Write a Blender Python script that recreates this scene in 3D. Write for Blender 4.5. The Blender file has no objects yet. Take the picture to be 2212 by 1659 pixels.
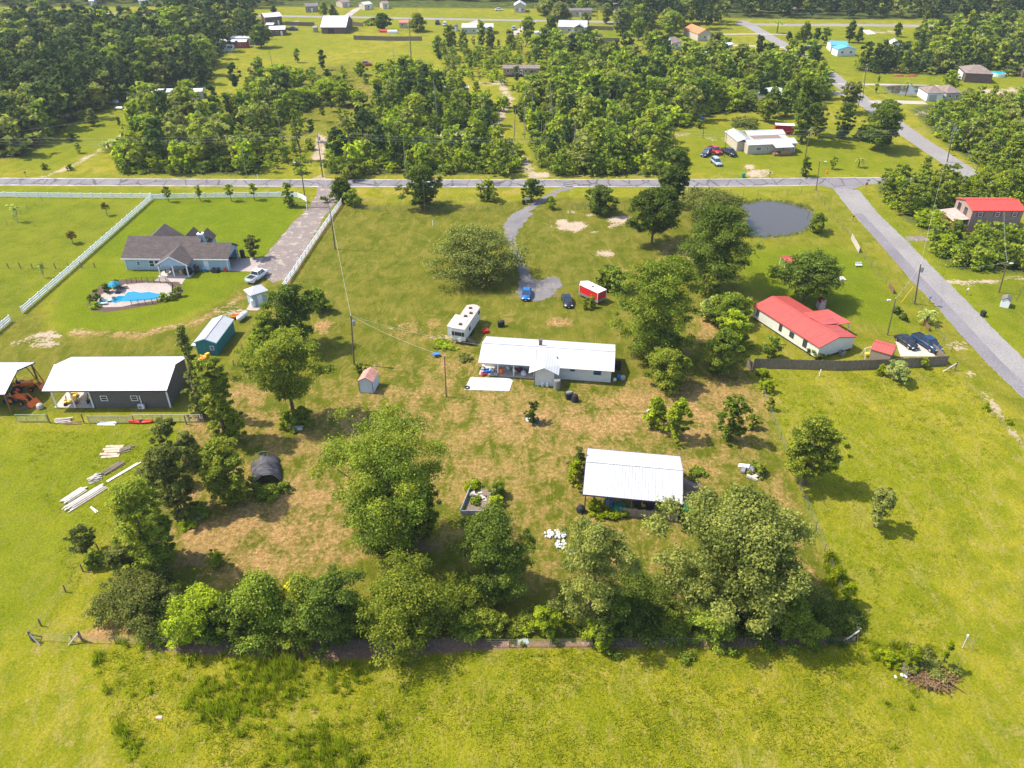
import bpy, math, random
import numpy as np
from mathutils import Vector, Matrix
R_ = math.radians
# ------------------------------------------------------------------ camera, sky, sun, exposure
scene = bpy.context.scene
FPX, PITCH, CAMH = 1700.0, R_(33.6), 70.0
cam = bpy.data.cameras.new("camera"); camo = bpy.data.objects.new("camera", cam)
scene.collection.objects.link(camo); scene.camera = camo
camo.location = (0, 0, CAMH); camo.rotation_euler = (R_(90) - PITCH, 0, 0)
cam.sensor_width = 36; cam.lens = 36 * FPX / 2212; cam.clip_start = 0.5; cam.clip_end = 6000
SUN_EL, SUN_AZ = R_(55), R_(-79)          # azimuth measured from +Y towards +X
w = bpy.data.worlds.new("World"); scene.world = w; w.use_nodes = True
nt = w.node_tree; bg = nt.nodes["Background"]
sky = nt.nodes.new("ShaderNodeTexSky"); sky.sky_type = 'NISHITA'; sky.sun_disc = False
sky.sun_elevation = SUN_EL; sky.sun_rotation = SUN_AZ; sky.air_density = 1.0; sky.dust_density = 1.5
nt.links.new(sky.outputs[0], bg.inputs[0]); bg.inputs[1].default_value = 0.15
sl = bpy.data.lights.new("sun", 'SUN'); sl.energy = 3.6; sl.angle = R_(0.6); sl.color = (1.0, 0.93, 0.78)
so = bpy.data.objects.new("sun", sl); scene.collection.objects.link(so)
sd = Vector((math.cos(SUN_EL) * math.sin(SUN_AZ), math.cos(SUN_EL) * math.cos(SUN_AZ), math.sin(SUN_EL)))
so.rotation_euler = sd.to_track_quat('Z', 'Y').to_euler(); so.location = (0, 0, 120)
vs = scene.view_settings; vs.view_transform = 'Standard'; vs.look = 'None'; vs.gamma = 1; vs.exposure = 0.96
scene.cycles.max_bounces = 5; scene.cycles.diffuse_bounces = 2; scene.cycles.glossy_bounces = 2
scene.cycles.transmission_bounces = 3; scene.cycles.transparent_max_bounces = 6; scene.cycles.volume_bounces = 0

# ------------------------------------------------------------------ helpers
COL = scene.collection
rnd = random.Random(7)
def at(x, y, z=0.0):
    """ground (or height z) point seen at photo position x, y (photo 2212 wide)"""
    a = (x - 1106) / FPX; b = (829.5 - y) / FPX
    dy = math.cos(PITCH) + b * math.sin(PITCH); dz = -math.sin(PITCH) + b * math.cos(PITCH)
    t = (z - CAMH) / dz
    return Vector((a * t, dy * t, z))
def ppm(y): return math.cos(PITCH) * (y + 300) / CAMH          # photo px per metre on the ground
def h_from(xb, yb, yt):
    """height of something standing at xb,yb whose top shows at row yt"""
    Y = at(xb, yb).y; b = (829.5 - yt) / FPX
    tt = Y / (math.cos(PITCH) + b * math.sin(PITCH))
    return CAMH + tt * (-math.sin(PITCH) + b * math.cos(PITCH))
def frame(pl, pr, z):
    A = at(pl[0], pl[1], z); B = at(pr[0], pr[1], z)
    return Vector((A.x, A.y, 0)), math.atan2(B.y - A.y, B.x - A.x), (B - A).length

def tag(o, label=None, cat=None, group=None, kind=None):
    if label: o['label'] = label
    if cat: o['category'] = cat
    if group: o['group'] = group
    if kind: o['kind'] = kind
    return o
def thing(name, label, cat, loc=(0, 0, 0), rz=0.0, group=None):
    o = bpy.data.objects.new(name, None); COL.objects.link(o)
    o.location = loc; o.rotation_euler = (0, 0, rz); o.empty_display_size = .2
    return tag(o, label, cat, group)
def dup(o, loc=None, rz=None, label=None, sc=None, group=None):
    def rec(a, parent):
        c = a.copy(); COL.objects.link(c); c.parent = parent
        for ch in a.children: rec(ch, c)
        return c
    kids = list(o.children)
    c = o.copy(); COL.objects.link(c)
    for ch in kids: rec(ch, c)
    if loc is not None: c.location = loc
    if rz is not None: c.rotation_euler = (0, 0, rz)
    if sc is not None: c.scale = sc
    if label: c['label'] = label
    if group: c['group'] = group
    return c

class MB:
    def __init__(s): s.v = []; s.f = []
    def add(s, vs, fs):
        n = len(s.v); s.v += [tuple(p) for p in vs]; s.f += [tuple(i + n for i in f) for f in fs]; return s
    def box(s, c, d, rz=0.0, rx=0.0, ry=0.0, taper=1.0):
        m = Matrix.Rotation(rz, 4, 'Z') @ Matrix.Rotation(ry, 4, 'Y') @ Matrix.Rotation(rx, 4, 'X')
        P = []
        for z in (-.5, .5):
            k = taper if z > 0 else 1
            for x, y in ((-.5, -.5), (.5, -.5), (.5, .5), (-.5, .5)):
                P.append(m @ Vector((x * d[0] * k, y * d[1] * k, z * d[2])) + Vector(c))
        return s.add(P, [(3, 2, 1, 0), (4, 5, 6, 7), (0, 1, 5, 4), (1, 2, 6, 5), (2, 3, 7, 6), (3, 0, 4, 7)])
    def slab(s, quad, t):
        """sheet through four points given counter-clockwise from above, thickness t downwards"""
        q = [Vector(p) for p in quad]; n = (q[1] - q[0]).cross(q[-1] - q[0]).normalized() * t
        k = len(q)
        return s.add(q + [p - n for p in q], [tuple(range(k)), tuple(reversed(range(k, 2 * k)))] +
                     [(i, i + k, (i + 1) % k + k, (i + 1) % k) for i in range(k)])
    def prism(s, poly, z0, z1):
        k = len(poly)
        return s.add([(p[0], p[1], z0) for p in poly] + [(p[0], p[1], z1) for p in poly],
                     [tuple(reversed(range(k))), tuple(range(k, 2 * k))] + [(i, (i + 1) % k, (i + 1) % k + k, i + k) for i in range(k)])
    def cyl(s, a, b, r0, r1=None, n=8, caps=True):
        a = Vector(a); b = Vector(b); r1 = r0 if r1 is None else r1
        d = (b - a).normalized(); u = d.orthogonal().normalized(); w_ = d.cross(u)
        P = [a + (u * math.cos(2 * math.pi * i / n) + w_ * math.sin(2 * math.pi * i / n)) * r0 for i in range(n)] + \
            [b + (u * math.cos(2 * math.pi * i / n) + w_ * math.sin(2 * math.pi * i / n)) * r1 for i in range(n)]
        F = [(i, (i + 1) % n, (i + 1) % n + n, i + n) for i in range(n)]
        if caps: F += [tuple(reversed(range(n))), tuple(range(n, 2 * n))]
        return s.add(P, F)
    def path(s, pts, r, n=6):
        for a, b in zip(pts[:-1], pts[1:]): s.cyl(a, b, r, r, n, False)
        return s
    def lathe(s, prof, c=(0, 0, 0), n=12):
        P = []; F = []
        for r, z in prof:
            for i in range(n):
                a = 2 * math.pi * i / n; P.append((c[0] + r * math.cos(a), c[1] + r * math.sin(a), c[2] + z))
        for j in range(len(prof) - 1):
            for i in range(n): F.append((j * n + i, j * n + (i + 1) % n, (j + 1) * n + (i + 1) % n, (j + 1) * n + i))
        F += [tuple(reversed(range(n))), tuple((len(prof) - 1) * n + i for i in range(n))]
        return s.add(P, F)
    def loft(s, rings):
        n = len(rings[0]); P = [p for r in rings for p in r]; F = []
        for j in range(len(rings) - 1):
            for i in range(n): F.append((j * n + i, j * n + (i + 1) % n, (j + 1) * n + (i + 1) % n, (j + 1) * n + i))
        F += [tuple(reversed(range(n))), tuple((len(rings) - 1) * n + i for i in range(n))]
        return s.add(P, F)
    def build(s, name, m, parent=None, smooth=False, bevel=0.0):
        me = bpy.data.meshes.new(name); me.from_pydata(s.v, [], s.f); me.update()
        if smooth: me.polygons.foreach_set('use_smooth', [True] * len(me.polygons))
        me.materials.append(m); o = bpy.data.objects.new(name, me); COL.objects.link(o)
        if parent is not None: o.parent = parent
        if bevel:
            b = o.modifiers.new('bevel', 'BEVEL'); b.width = bevel; b.segments = 2; b.limit_method = 'ANGLE'
        return o

# ------------------------------------------------------------------ materials
MATS = {}
def nodes(name):
    m = bpy.data.materials.new(name); m.use_nodes = True; t = m.node_tree
    return m, t, t.nodes['Principled BSDF']
def mat(name, col, rough=.7, var=.12, scale=3.0, metal=0.0, dirt=0.0, bump=0.0, stretch=(1, 1, 1), spec=.35, coord='Object'):
    if name in MATS: return MATS[name]
    m, t, b = nodes(name); N, Lk = t.nodes, t.links
    b.inputs['Roughness'].default_value = rough; b.inputs['Metallic'].default_value = metal
    b.inputs['Specular IOR Level'].default_value = spec
    tc = N.new('ShaderNodeTexCoord'); mp = N.new('ShaderNodeMapping'); mp.inputs['Scale'].default_value = stretch
    Lk.new(tc.outputs[coord], mp.inputs[0])
    n1 = N.new('ShaderNodeTexNoise'); n1.inputs['Scale'].default_value = scale; n1.inputs['Detail'].default_value = 5; n1.inputs['Roughness'].default_value = .65
    Lk.new(mp.outputs[0], n1.inputs['Vector'])
    mr = N.new('ShaderNodeMapRange'); mr.inputs[1].default_value = .3; mr.inputs[2].default_value = .7
    mr.inputs[3].default_value = 1 - var; mr.inputs[4].default_value = 1 + var; Lk.new(n1.outputs[0], mr.inputs[0])
    mx = N.new('ShaderNodeVectorMath'); mx.operation = 'SCALE'; mx.inputs[0].default_value = col[:3]; Lk.new(mr.outputs[0], mx.inputs['Scale'])
    out = mx.outputs[0]
    if dirt:
        n2 = N.new('ShaderNodeTexNoise'); n2.inputs['Scale'].default_value = .7; n2.inputs['Detail'].default_value = 8; n2.inputs['Roughness'].default_value = .75
        Lk.new(mp.outputs[0], n2.inputs['Vector'])
        r2 = N.new('ShaderNodeMapRange'); r2.inputs[1].default_value = .5; r2.inputs[2].default_value = .75; r2.inputs[4].default_value = dirt
        Lk.new(n2.outputs[0], r2.inputs[0])
        mm = N.new('ShaderNodeMix'); mm.data_type = 'RGBA'; Lk.new(r2.outputs[0], mm.inputs[0]); Lk.new(out, mm.inputs[6])
        mm.inputs[7].default_value = (.16, .12, .08, 1); out = mm.outputs[2]
    Lk.new(out, b.inputs['Base Color'])
    if bump:
        bp = N.new('ShaderNodeBump'); bp.inputs['Strength'].default_value = bump; bp.inputs['Distance'].default_value = .05
        Lk.new(n1.outputs[0], bp.inputs['Height']); Lk.new(bp.outputs[0], b.inputs['Normal'])
    MATS[name] = m; return m
def brickmat(name, c1, c2, cm, scale=3.0, bw=.5, bh=.25):
    if name in MATS: return MATS[name]
    m, t, b = nodes(name); N, Lk = t.nodes, t.links; b.inputs['Roughness'].default_value = .9
    tc = N.new('ShaderNodeTexCoord'); sx = N.new('ShaderNodeSeparateXYZ'); Lk.new(tc.outputs['Object'], sx.inputs[0])
    ad = N.new('ShaderNodeMath'); ad.operation = 'ADD'; Lk.new(sx.outputs[0], ad.inputs[0]); Lk.new(sx.outputs[1], ad.inputs[1])
    cx = N.new('ShaderNodeCombineXYZ'); Lk.new(ad.outputs[0], cx.inputs[0]); Lk.new(sx.outputs[2], cx.inputs[1])
    br = N.new('ShaderNodeTexBrick'); br.inputs['Scale'].default_value = scale; br.inputs['Brick Width'].default_value = bw; br.inputs['Row Height'].default_value = bh
    br.inputs['Color1'].default_value = (*c1, 1); br.inputs['Color2'].default_value = (*c2, 1); br.inputs['Mortar'].default_value = (*cm, 1)
    br.inputs['Mortar Size'].default_value = .025
    Lk.new(cx.outputs[0], br.inputs['Vector']); Lk.new(br.outputs[0], b.inputs['Base Color']); MATS[name] = m; return m
def shingle(name, col):
    if name in MATS: return MATS[name]
    m, t, b = nodes(name); N, Lk = t.nodes, t.links; b.inputs['Roughness'].default_value = .92
    tc = N.new('ShaderNodeTexCoord')
    br = N.new('ShaderNodeTexBrick'); br.inputs['Scale'].default_value = 1.0; br.inputs['Brick Width'].default_value = .6; br.inputs['Row Height'].default_value = .22
    br.inputs['Mortar Size'].default_value = .012
    c = Vector(col)
    br.inputs['Color1'].default_value = (*(c * 1.25), 1); br.inputs['Color2'].default_value = (*(c * .8), 1); br.inputs['Mortar'].default_value = (*(c * .55), 1)
    n = N.new('ShaderNodeTexNoise'); n.inputs['Scale'].default_value = .8; n.inputs['Detail'].default_value = 6
    Lk.new(tc.outputs['Object'], br.inputs['Vector']); Lk.new(tc.outputs['Object'], n.inputs['Vector'])
    mr = N.new('ShaderNodeMapRange'); mr.inputs[3].default_value = .7; mr.inputs[4].default_value = 1.3; Lk.new(n.outputs[0], mr.inputs[0])
    mx = N.new('ShaderNodeVectorMath'); mx.operation = 'SCALE'; Lk.new(br.outputs[0], mx.inputs[0]); Lk.new(mr.outputs[0], mx.inputs['Scale'])
    Lk.new(mx.outputs[0], b.inputs['Base Color']); MATS[name] = m; return m
def leafmat(name, dark, light, trans=.40, yellow=None, gain=(2.75, 2.5, 1.75)):
    if name in MATS: return MATS[name]
    dark = tuple(a * b for a, b in zip(dark, gain)); light = tuple(a * b for a, b in zip(light, gain))
    m = bpy.data.materials.new(name); m.use_nodes = True; t = m.node_tree; N, Lk = t.nodes, t.links; N.clear()
    out = N.new('ShaderNodeOutputMaterial'); at_ = N.new('ShaderNodeAttribute'); at_.attribute_name = 'v'
    oi = N.new('ShaderNodeObjectInfo'); mr = N.new('ShaderNodeMapRange'); mr.inputs[3].default_value = .85; mr.inputs[4].default_value = 1.25
    Lk.new(oi.outputs['Random'], mr.inputs[0])
    cr = N.new('ShaderNodeValToRGB'); cr.color_ramp.elements[0].color = (*dark, 1); cr.color_ramp.elements[1].color = (*light, 1)
    cr.color_ramp.elements[0].position = .1; cr.color_ramp.elements[1].position = .9
    if yellow is not None:
        e = cr.color_ramp.elements.new(.96); e.color = (*light, 1); cr.color_ramp.elements[-1].position = 1.0; cr.color_ramp.elements[-1].color = (*yellow, 1)
        cr.color_ramp.elements[1].position = .86
    Lk.new(at_.outputs['Fac'], cr.inputs[0])
    sc = N.new('ShaderNodeVectorMath'); sc.operation = 'SCALE'; Lk.new(cr.outputs[0], sc.inputs[0]); Lk.new(mr.outputs[0], sc.inputs['Scale'])
    d = N.new('ShaderNodeBsdfDiffuse'); Lk.new(sc.outputs[0], d.inputs[0])
    tr = N.new('ShaderNodeBsdfTranslucent')
    s2 = N.new('ShaderNodeVectorMath'); s2.operation = 'MULTIPLY'; s2.inputs[1].default_value = (1.1, 1.25, .6); Lk.new(sc.outputs[0], s2.inputs[0]); Lk.new(s2.outputs[0], tr.inputs[0])
    mx = N.new('ShaderNodeMixShader'); mx.inputs[0].default_value = trans; Lk.new(d.outputs[0], mx.inputs[1]); Lk.new(tr.outputs[0], mx.inputs[2])
    Lk.new(mx.outputs[0], out.inputs[0]); MATS[name] = m; return m

WHITE = (.78, .79, .8)
M_white = mat('white paint', (.74, .76, .78), .5, .05, 2)
M_trim = mat('white trim', (.8, .8, .8), .5, .03, 2)
M_vinyl = mat('white vinyl fence', (.90, .91, .94), .4, .04, 2)
M_roofw = mat('white metal roof', (.53, .535, .56), .42, .08, .35, stretch=(.8, .25, 1), dirt=.28)
def seams(m, period=.42, depth=.2):
    t = m.node_tree; N, Lk = t.nodes, t.links; b = N['Principled BSDF']; src = b.inputs['Base Color'].links[0].from_socket
    tc = N.new('ShaderNodeTexCoord'); wv = N.new('ShaderNodeTexWave'); wv.inputs['Scale'].default_value = .314 / period; wv.inputs['Distortion'].default_value = 0; Lk.new(tc.outputs['Object'], wv.inputs['Vector'])
    mr = N.new('ShaderNodeMapRange'); mr.inputs[1].default_value = .55; mr.inputs[2].default_value = .95; mr.inputs[3].default_value = 1; mr.inputs[4].default_value = 1 - depth; Lk.new(wv.outputs['Fac'], mr.inputs[0])
    s = N.new('ShaderNodeVectorMath'); s.operation = 'SCALE'; Lk.new(src, s.inputs[0]); Lk.new(mr.outputs[0], s.inputs['Scale']); Lk.new(s.outputs[0], b.inputs['Base Color'])
seams(M_roofw, .42, .16)
M_roofbright = mat('bright white metal roof', (.70, .70, .73), .4, .05, .5)
M_roofred = mat('red metal roof', (.52, .095, .08), .5, .12, .6, dirt=.2, stretch=(3, .5, 1))
seams(M_roofred, .5, .18)
M_roofred2 = mat('bright red metal roof', (.62, .07, .055), .5, .08, .6, dirt=.1)
M_glass = mat('window glass', (.035, .05, .07), .12, .1, 2, spec=.6)
M_black = mat('black rubber', (.02, .02, .022), .8, .1, 5)
M_dark = mat('dark interior', (.05, .045, .04), .9, .2, 3)
M_wood = mat('weathered grey wood', (.17, .135, .10), .9, .3, 3, stretch=(6, 6, .8), bump=.3)
M_board = mat('pale lumber', (.50, .45, .40), .85, .25, 2, stretch=(1, 1, 1))
M_brownwood = mat('brown wood', (.20, .12, .06), .85, .25, 4)
M_pole = mat('utility pole wood', (.13, .095, .07), .9, .25, 3, stretch=(4, 4, .5))
M_steel = mat('galvanised steel', (.33, .34, .35), .45, .15, 4, metal=.5)
M_wire = mat('wire', (.42, .42, .40), .6, .1, 5)
M_fwire = mat('fence wire', (.20, .19, .16), .7, .2, 5)
M_rail = mat('pipe rail', (.42, .40, .33), .6, .25, 4)
M_conc = mat('concrete', (.48, .42, .37), .9, .15, 1.2, dirt=.25, coord='Object')
M_dgrey = mat('dark grey metal siding', (.135, .122, .118), .6, .12, 1.5)
M_teal = mat('teal siding', (.02, .20, .24), .6, .12, 2, dirt=.1)
M_blueside = mat('light blue siding', (.36, .47, .56), .7, .06, 2)
M_green = mat('green plastic', (.02, .30, .12), .5, .15, 3)
M_bark = mat('tree bark', (.13, .10, .075), .95, .3, 3, stretch=(3, 3, .6))
M_palebark = mat('pale dead bark', (.33, .29, .25), .95, .25, 3, stretch=(3, 3, .6))
def paint(name, c, rough=.25): return mat(name, c, rough, .03, 2, spec=.5)
M_chrome = mat('chrome', (.6, .6, .6), .2, .02, 2, metal=.9)
M_lamp = mat('lamp lens', (.75, .75, .72), .2, .02, 2)
M_tail = mat('tail lens', (.5, .02, .02), .3, .02, 2)

M_asph = mat('asphalt', (.2, .185, .2), .93, .16, .35, dirt=.0)
M_asph_pale = mat('pale worn asphalt', (.27, .25, .255), .93, .14, .3)
# ------------------------------------------------------------------ ground
def sdf_poly(X, Y, poly):
    """signed distance (negative inside) of points to a world polygon"""
    P = np.array([(p[0], p[1]) for p in poly]); n = len(P); D = np.full(X.shape, 1e9); ins = np.zeros(X.shape, bool)
    for i in range(n):
        a = P[i]; b = P[(i + 1) % n]; ex, ey = b - a; wx = X - a[0]; wy = Y - a[1]
        t = np.clip((wx * ex + wy * ey) / (ex * ex + ey * ey + 1e-9), 0, 1)
        D = np.minimum(D, np.hypot(wx - ex * t, wy - ey * t))
        c = ((a[1] > Y) != (b[1] > Y)) & (X < (b[0] - a[0]) * (Y - a[1]) / ((b[1] - a[1]) if abs(b[1] - a[1]) > 1e-9 else 1e-9) + a[0])
        ins ^= c
    return np.where(ins, -D, D)
def W(pts): return [at(*p) for p in pts]
NC, NR = 520, 520
ys = 18 * np.power(2600 / 18., np.linspace(0, 1, NR) ** 1.05); ys = np.concatenate([[-250, -120, -50, 0], ys])
ss = np.linspace(-1, 1, NC)
Yg, Sg = np.meshgrid(ys, ss, indexing='ij'); Xg = Sg * (80 + .74 * np.maximum(Yg, 0) + np.where(Yg < 10, 150, 0))
GA = np.zeros(Xg.shape + (4,)); GB = np.zeros(Xg.shape + (4,))
def zone(arr, ch, pts, amt=1.0, soft=1.5, mode='max'):
    P = W(pts); xs = [p.x for p in P]; yy = [p.y for p in P]; pad = soft * 2
    m = (Xg > min(xs) - pad) & (Xg < max(xs) + pad) & (Yg > min(yy) - pad) & (Yg < max(yy) + pad)
    if not m.any(): return
    d = sdf_poly(Xg[m], Yg[m], P); wv = np.clip(.5 - d / (2 * soft), 0, 1) * amt
    cur = arr[..., ch][m]
    arr[..., ch][m] = np.maximum(cur, wv) if mode == 'max' else (cur * (1 - np.clip(.5 - d / (2 * soft), 0, 1)) if mode == 'clear' else cur)
def blob(arr, ch, x, y, rx, ry, amt=1.0, soft=.8, n=14, rough=.25):
    r = random.Random(int(x * 31 + y * 17 + ch)); pts = []
    for i in range(n):
        a = 2 * math.pi * i / n; k = 1 + r.uniform(-rough, rough)
        pts.append((x + rx * k * math.cos(a), y + ry * k * math.sin(a)))
    zone(arr, ch, pts, amt, soft)
def track(arr, ch, pts, wpx, amt=1.0, soft=.8):
    up = []; dn = []
    P = [at(*p) for p in pts]
    for i, p in enumerate(P):
        a = P[max(i - 1, 0)]; b = P[min(i + 1, len(P) - 1)]; d = (b - a).normalized(); n = Vector((-d.y, d.x, 0)) * wpx / 2
        up.append(p + n); dn.append(p - n)
    poly = up + dn[::-1]; xs = [p.x for p in poly]; yy = [p.y for p in poly]; pad = soft * 2
    m = (Xg > min(xs) - pad) & (Xg < max(xs) + pad) & (Yg > min(yy) - pad) & (Yg < max(yy) + pad)
    if m.any():
        d = sdf_poly(Xg[m], Yg[m], poly); arr[..., ch][m] = np.maximum(arr[..., ch][m], np.clip(.5 - d / (2 * soft), 0, 1) * amt)
# GA: 0 thatch/brown, 1 sand/bare, 2 lush lawn      GB: 0 dark leaf litter, 1 mown yard olive, 2 forest floor
YARD = [(745, 440), (1085, 440), (1180, 425), (1500, 430), (1600, 560), (1610, 760), (1645, 850), (1850, 1385), (300, 1400), (225, 1190), (430, 880), (600, 650)]
zone(GB, 1, YARD, 1.0, .8)
zone(GB, 1, [(-300, 590), (60, 600), (110, 720), (400, 700), (560, 560), (700, 430), (738, 433), (600, 650), (420, 880), (-300, 900)], .9, 2)
zone(GB, 1, [(1600, 440), (1800, 412), (2300, 900), (2300, 1010), (2060, 790), (1620, 770), (1590, 600)], .45, 2)
zone(GB, 1, [(1860, 415), (2300, 800), (2300, 560), (2000, 520)], .6, 2)
# lush lawns
zone(GA, 2, [(335, 425), (660, 425), (655, 450), (590, 560), (500, 560), (260, 560), (190, 560), (250, 500)], .95, 1.5)
zone(GA, 2, [(200, 560), (500, 570), (560, 590), (480, 650), (330, 710), (150, 718), (110, 690), (130, 620)], .8, 1.5)
zone(GA, 2, [(1590, 540), (1800, 530), (1880, 560), (1990, 740), (1850, 690), (1640, 640), (1600, 600)], .8, 3)
zone(GA, 2, [(1590, 415), (1800, 412), (1900, 500), (2060, 690), (2250, 900), (2400, 900), (2400, 600), (2000, 520), (1870, 410), (1590, 405)], .5, 3)
zone(GA, 2, [(-400, 405), (560, 405), (330, 430), (240, 510), (50, 680), (-400, 760)], .55, 3); zone(GB, 1, [(-400, 440), (320, 440), (240, 510), (50, 670), (-400, 760)], .5, 3)
zone(GA, 2, [(1640, 60), (2400, 62), (2400, 300), (2100, 300), (1850, 180)], .5, 6); zone(GA, 2, [(0, 20), (700, 20), (1600, 30), (1600, 110), (1200, 90), (700, 60), (0, 60)], .35, 8)
zone(GA, 2, [(1480, 270), (1900, 270), (2000, 375), (1460, 375)], .5, 4)
zone(GA, 2, [(0, 360), (100, 290), (250, 220), (300, 230), (250, 300), (120, 375)], .5, 3)
zone(GA, 2, [(-300, 930), (420, 930), (330, 1010), (200, 1180), (60, 1380), (-300, 1390)], .55, 2.5)
for x, y, rx, ry, k in ((480, 40, 100, 12, .5), (1200, 85, 90, 10, .7), (1800, 80, 120, 20, .5), (1960, 85, 130, 15, .6), (640, 100, 120, 30, .3), (1350, 72, 60, 10, .8)):
    blob(GA, 2, x, y, rx, ry, k, 4)
# brown thatch in the yard
zone(GA, 0, [(360, 1120), (470, 1085), (620, 1000), (760, 1050), (780, 1170), (700, 1230), (520, 1260), (380, 1230), (330, 1190)], .66, 5)
zone(GA, 0, [(530, 860), (700, 870), (760, 920), (640, 960), (520, 930)], .55, 4)
zone(GA, 0, [(960, 870), (1240, 850), (1620, 780), (1680, 980), (1400, 970), (1250, 975), (1000, 960)], .6, 5)
zone(GA, 0, [(840, 690), (960, 690), (960, 730), (850, 740)], .45, 2)
zone(GA, 0, [(1640, 960), (1700, 1040), (1760, 1200), (1840, 1370), (1760, 1330), (1680, 1100)], .62, 2)
zone(GA, 0, [(760, 950), (1240, 990), (1250, 1120), (980, 1100), (900, 1000)], .38, 4)
zone(GA, 0, [(1480, 770), (1650, 670), (1600, 690), (1500, 690)], .55, 2)
zone(GA, 0, [(400, 880), (560, 790), (600, 850), (520, 960), (400, 1110), (330, 1100)], .5, 3)
blob(GA, 0, 1208, 697, 25, 13, .85, .8); blob(GA, 0, 1080, 690, 60, 14, .3, 2); blob(GA, 0, 700, 705, 22, 12, .8, 1)
blob(GA, 0, 1190, 900, 70, 25, .65, 3); blob(GA, 0, 1350, 880, 90, 40, .6, 3); blob(GA, 0, 1580, 900, 60, 50, .55, 3)
blob(GA, 0, 1460, 540, 60, 25, .45, 3); blob(GA, 0, 1370, 590, 60, 15, .35, 3); blob(GA, 0, 700, 1200, 90, 40, .6, 3)
blob(GA, 0, 1240, 1060, 60, 20, .5, 3); blob(GA, 0, 1300, 1220, 150, 60, .55, 4); blob(GA, 0, 1440, 1290, 80, 30, .6, 3)
zone(GA, 0, [(150, 1375), (230, 1340), (310, 1345), (300, 1385), (170, 1390)], .8, 1)
for q in range(26):
    x = rnd.uniform(620, 1700); y = rnd.uniform(860, 1180); blob(GA, 0, x, y, rnd.uniform(10, 30), rnd.uniform(5, 14), rnd.uniform(.6, .9), 1.2)
for q in range(16):
    x = rnd.uniform(400, 780); y = rnd.uniform(1010, 1240); blob(GA, 0, x, y, rnd.uniform(15, 35), rnd.uniform(8, 16), rnd.uniform(.7, .95), 1.2)
for q in range(14):   # mower swaths in the right part of the yard
    x = 1180 + q * 33 + rnd.uniform(-6, 6); track(GA, 0, [(x, 960 - rnd.uniform(0, 30)), (x + 12, 900), (x + 40, 840 + rnd.uniform(-10, 20))], .5, .8, .35)
# dark litter under the hedge
zone(GB, 0, [(310, 1402), (300, 1385), (900, 1378), (1300, 1385), (1840, 1380), (1830, 1392), (1500, 1400), (1150, 1398), (700, 1428), (420, 1412)], .95, .5)
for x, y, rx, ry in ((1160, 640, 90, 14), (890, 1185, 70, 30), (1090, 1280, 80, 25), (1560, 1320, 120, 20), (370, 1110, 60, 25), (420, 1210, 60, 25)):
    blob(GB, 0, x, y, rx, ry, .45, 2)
for q in range(16):
    a = -2.6 + q * .16; track(GA, 0, [(985 + 60 * math.cos(a), 868 + 38 * math.sin(a)), (985 + 170 * math.cos(a), 868 + 120 * math.sin(a))], .7, rnd.uniform(.35, .7), .4)
# bare sand and worn spots
for x, y, rx, ry, a in ((1238, 489, 34, 12, .95), (1215, 480, 16, 9, .9), (1232, 457, 12, 4, .7), (1275, 466, 12, 3, .7), (1338, 476, 28, 8, .95), (1325, 488, 14, 4, .9), (1284, 500, 8, 3, .7),
                        (1306, 547, 22, 7, .62), (1190, 485, 12, 6, .5), (103, 724, 30, 7, .95), (40, 1000, 0.1, .1, 0), (495, 672, 40, 12, .55), (80, 740, 50, 12, .45),
                        (1405, 895, 14, 7, .95), (1390, 905, 8, 4, .95), (958, 727, 40, 9, .4), (1480, 435, 6, 3, .7), (1740, 1180, .1, .1, 0), (2100, 610, 60, 5, .75), (2070, 745, 30, 12, .5), (2200, 600, 40, 6, .4),
                        (1160, 378, 26, 8, .95), (1640, 375, 30, 9, .9), (1620, 362, 12, 6, .8), (985, 292, 35, 7, .9), (735, 50, 22, 8, .8), (1060, 180, 30, 5, .6), (1330, 130, 30, 6, .6), (1910, 70, 40, 5, .5),
                        (690, 320, 16, 30, .75), (690, 388, 20, 8, .8), (1140, 355, 8, 14, .6), (960, 293, 20, 5, .8), (2010, 245, 30, 8, .5), (2180, 200, 70, 12, .7), (1700, 20, 30, 5, .6), (640, 50, 18, 6, .6), (1560, 300, 30, 4, .4), (1480, 290, 25, 6, .5), (350, 240, 25, 6, .7)):
    blob(GA, 1, x, y, rx, ry, a, .5)
for x, y, rx, ry, a in ((205, 285, 70, 12, .0), (1150, 1388, 60, 5, .6), (1300, 1386, 60, 4, .6), (340, 1405, 25, 8, .8), (1560, 1395, 60, 3, .3), (1100, 770, 30, 6, .3), (2080, 780, 20, 6, .5), (860, 705, 30, 6, .35), (800, 795, 20, 6, .3)):
    blob(GA, 1, x, y, rx, ry, a, .6)
track(GA, 1, [(90, 383), (140, 365), (200, 335), (245, 305), (285, 278), (330, 250)], 2.2, .72, .7)
track(GA, 1, [(150, 715), (300, 722), (420, 695), (500, 655), (560, 610)], 1.2, .45, .7)
track(GA, 0, [(150, 718), (300, 724), (420, 698), (500, 658), (560, 612)], 2.0, .75, .9)
track(GA, 1, [(1080, 170), (1100, 215), (1080, 255), (1060, 280), (1110, 325), (1150, 375)], 3.5, .75, .8)
track(GA, 1, [(2090, 800), (2140, 870), (2200, 950), (2260, 1020)], 1.3, .55, .5)
track(GA, 0, [(740, 440), (680, 520), (600, 640)], 1.6, .75, .6)
track(GA, 0, [(1960, 270), (2040, 350), (2110, 400)], 3.0, .7, 1)
track(GA, 1, [(2010, 310), (2060, 352), (2110, 385)], 1.2, .6, .6)
track(GA, 0, [(700, 412), (1000, 415), (1180, 413)], 2.5, .45, 1.2)
track(GB, 0, [(760, 432), (1080, 432)], 2.2, .6, .8)
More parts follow.
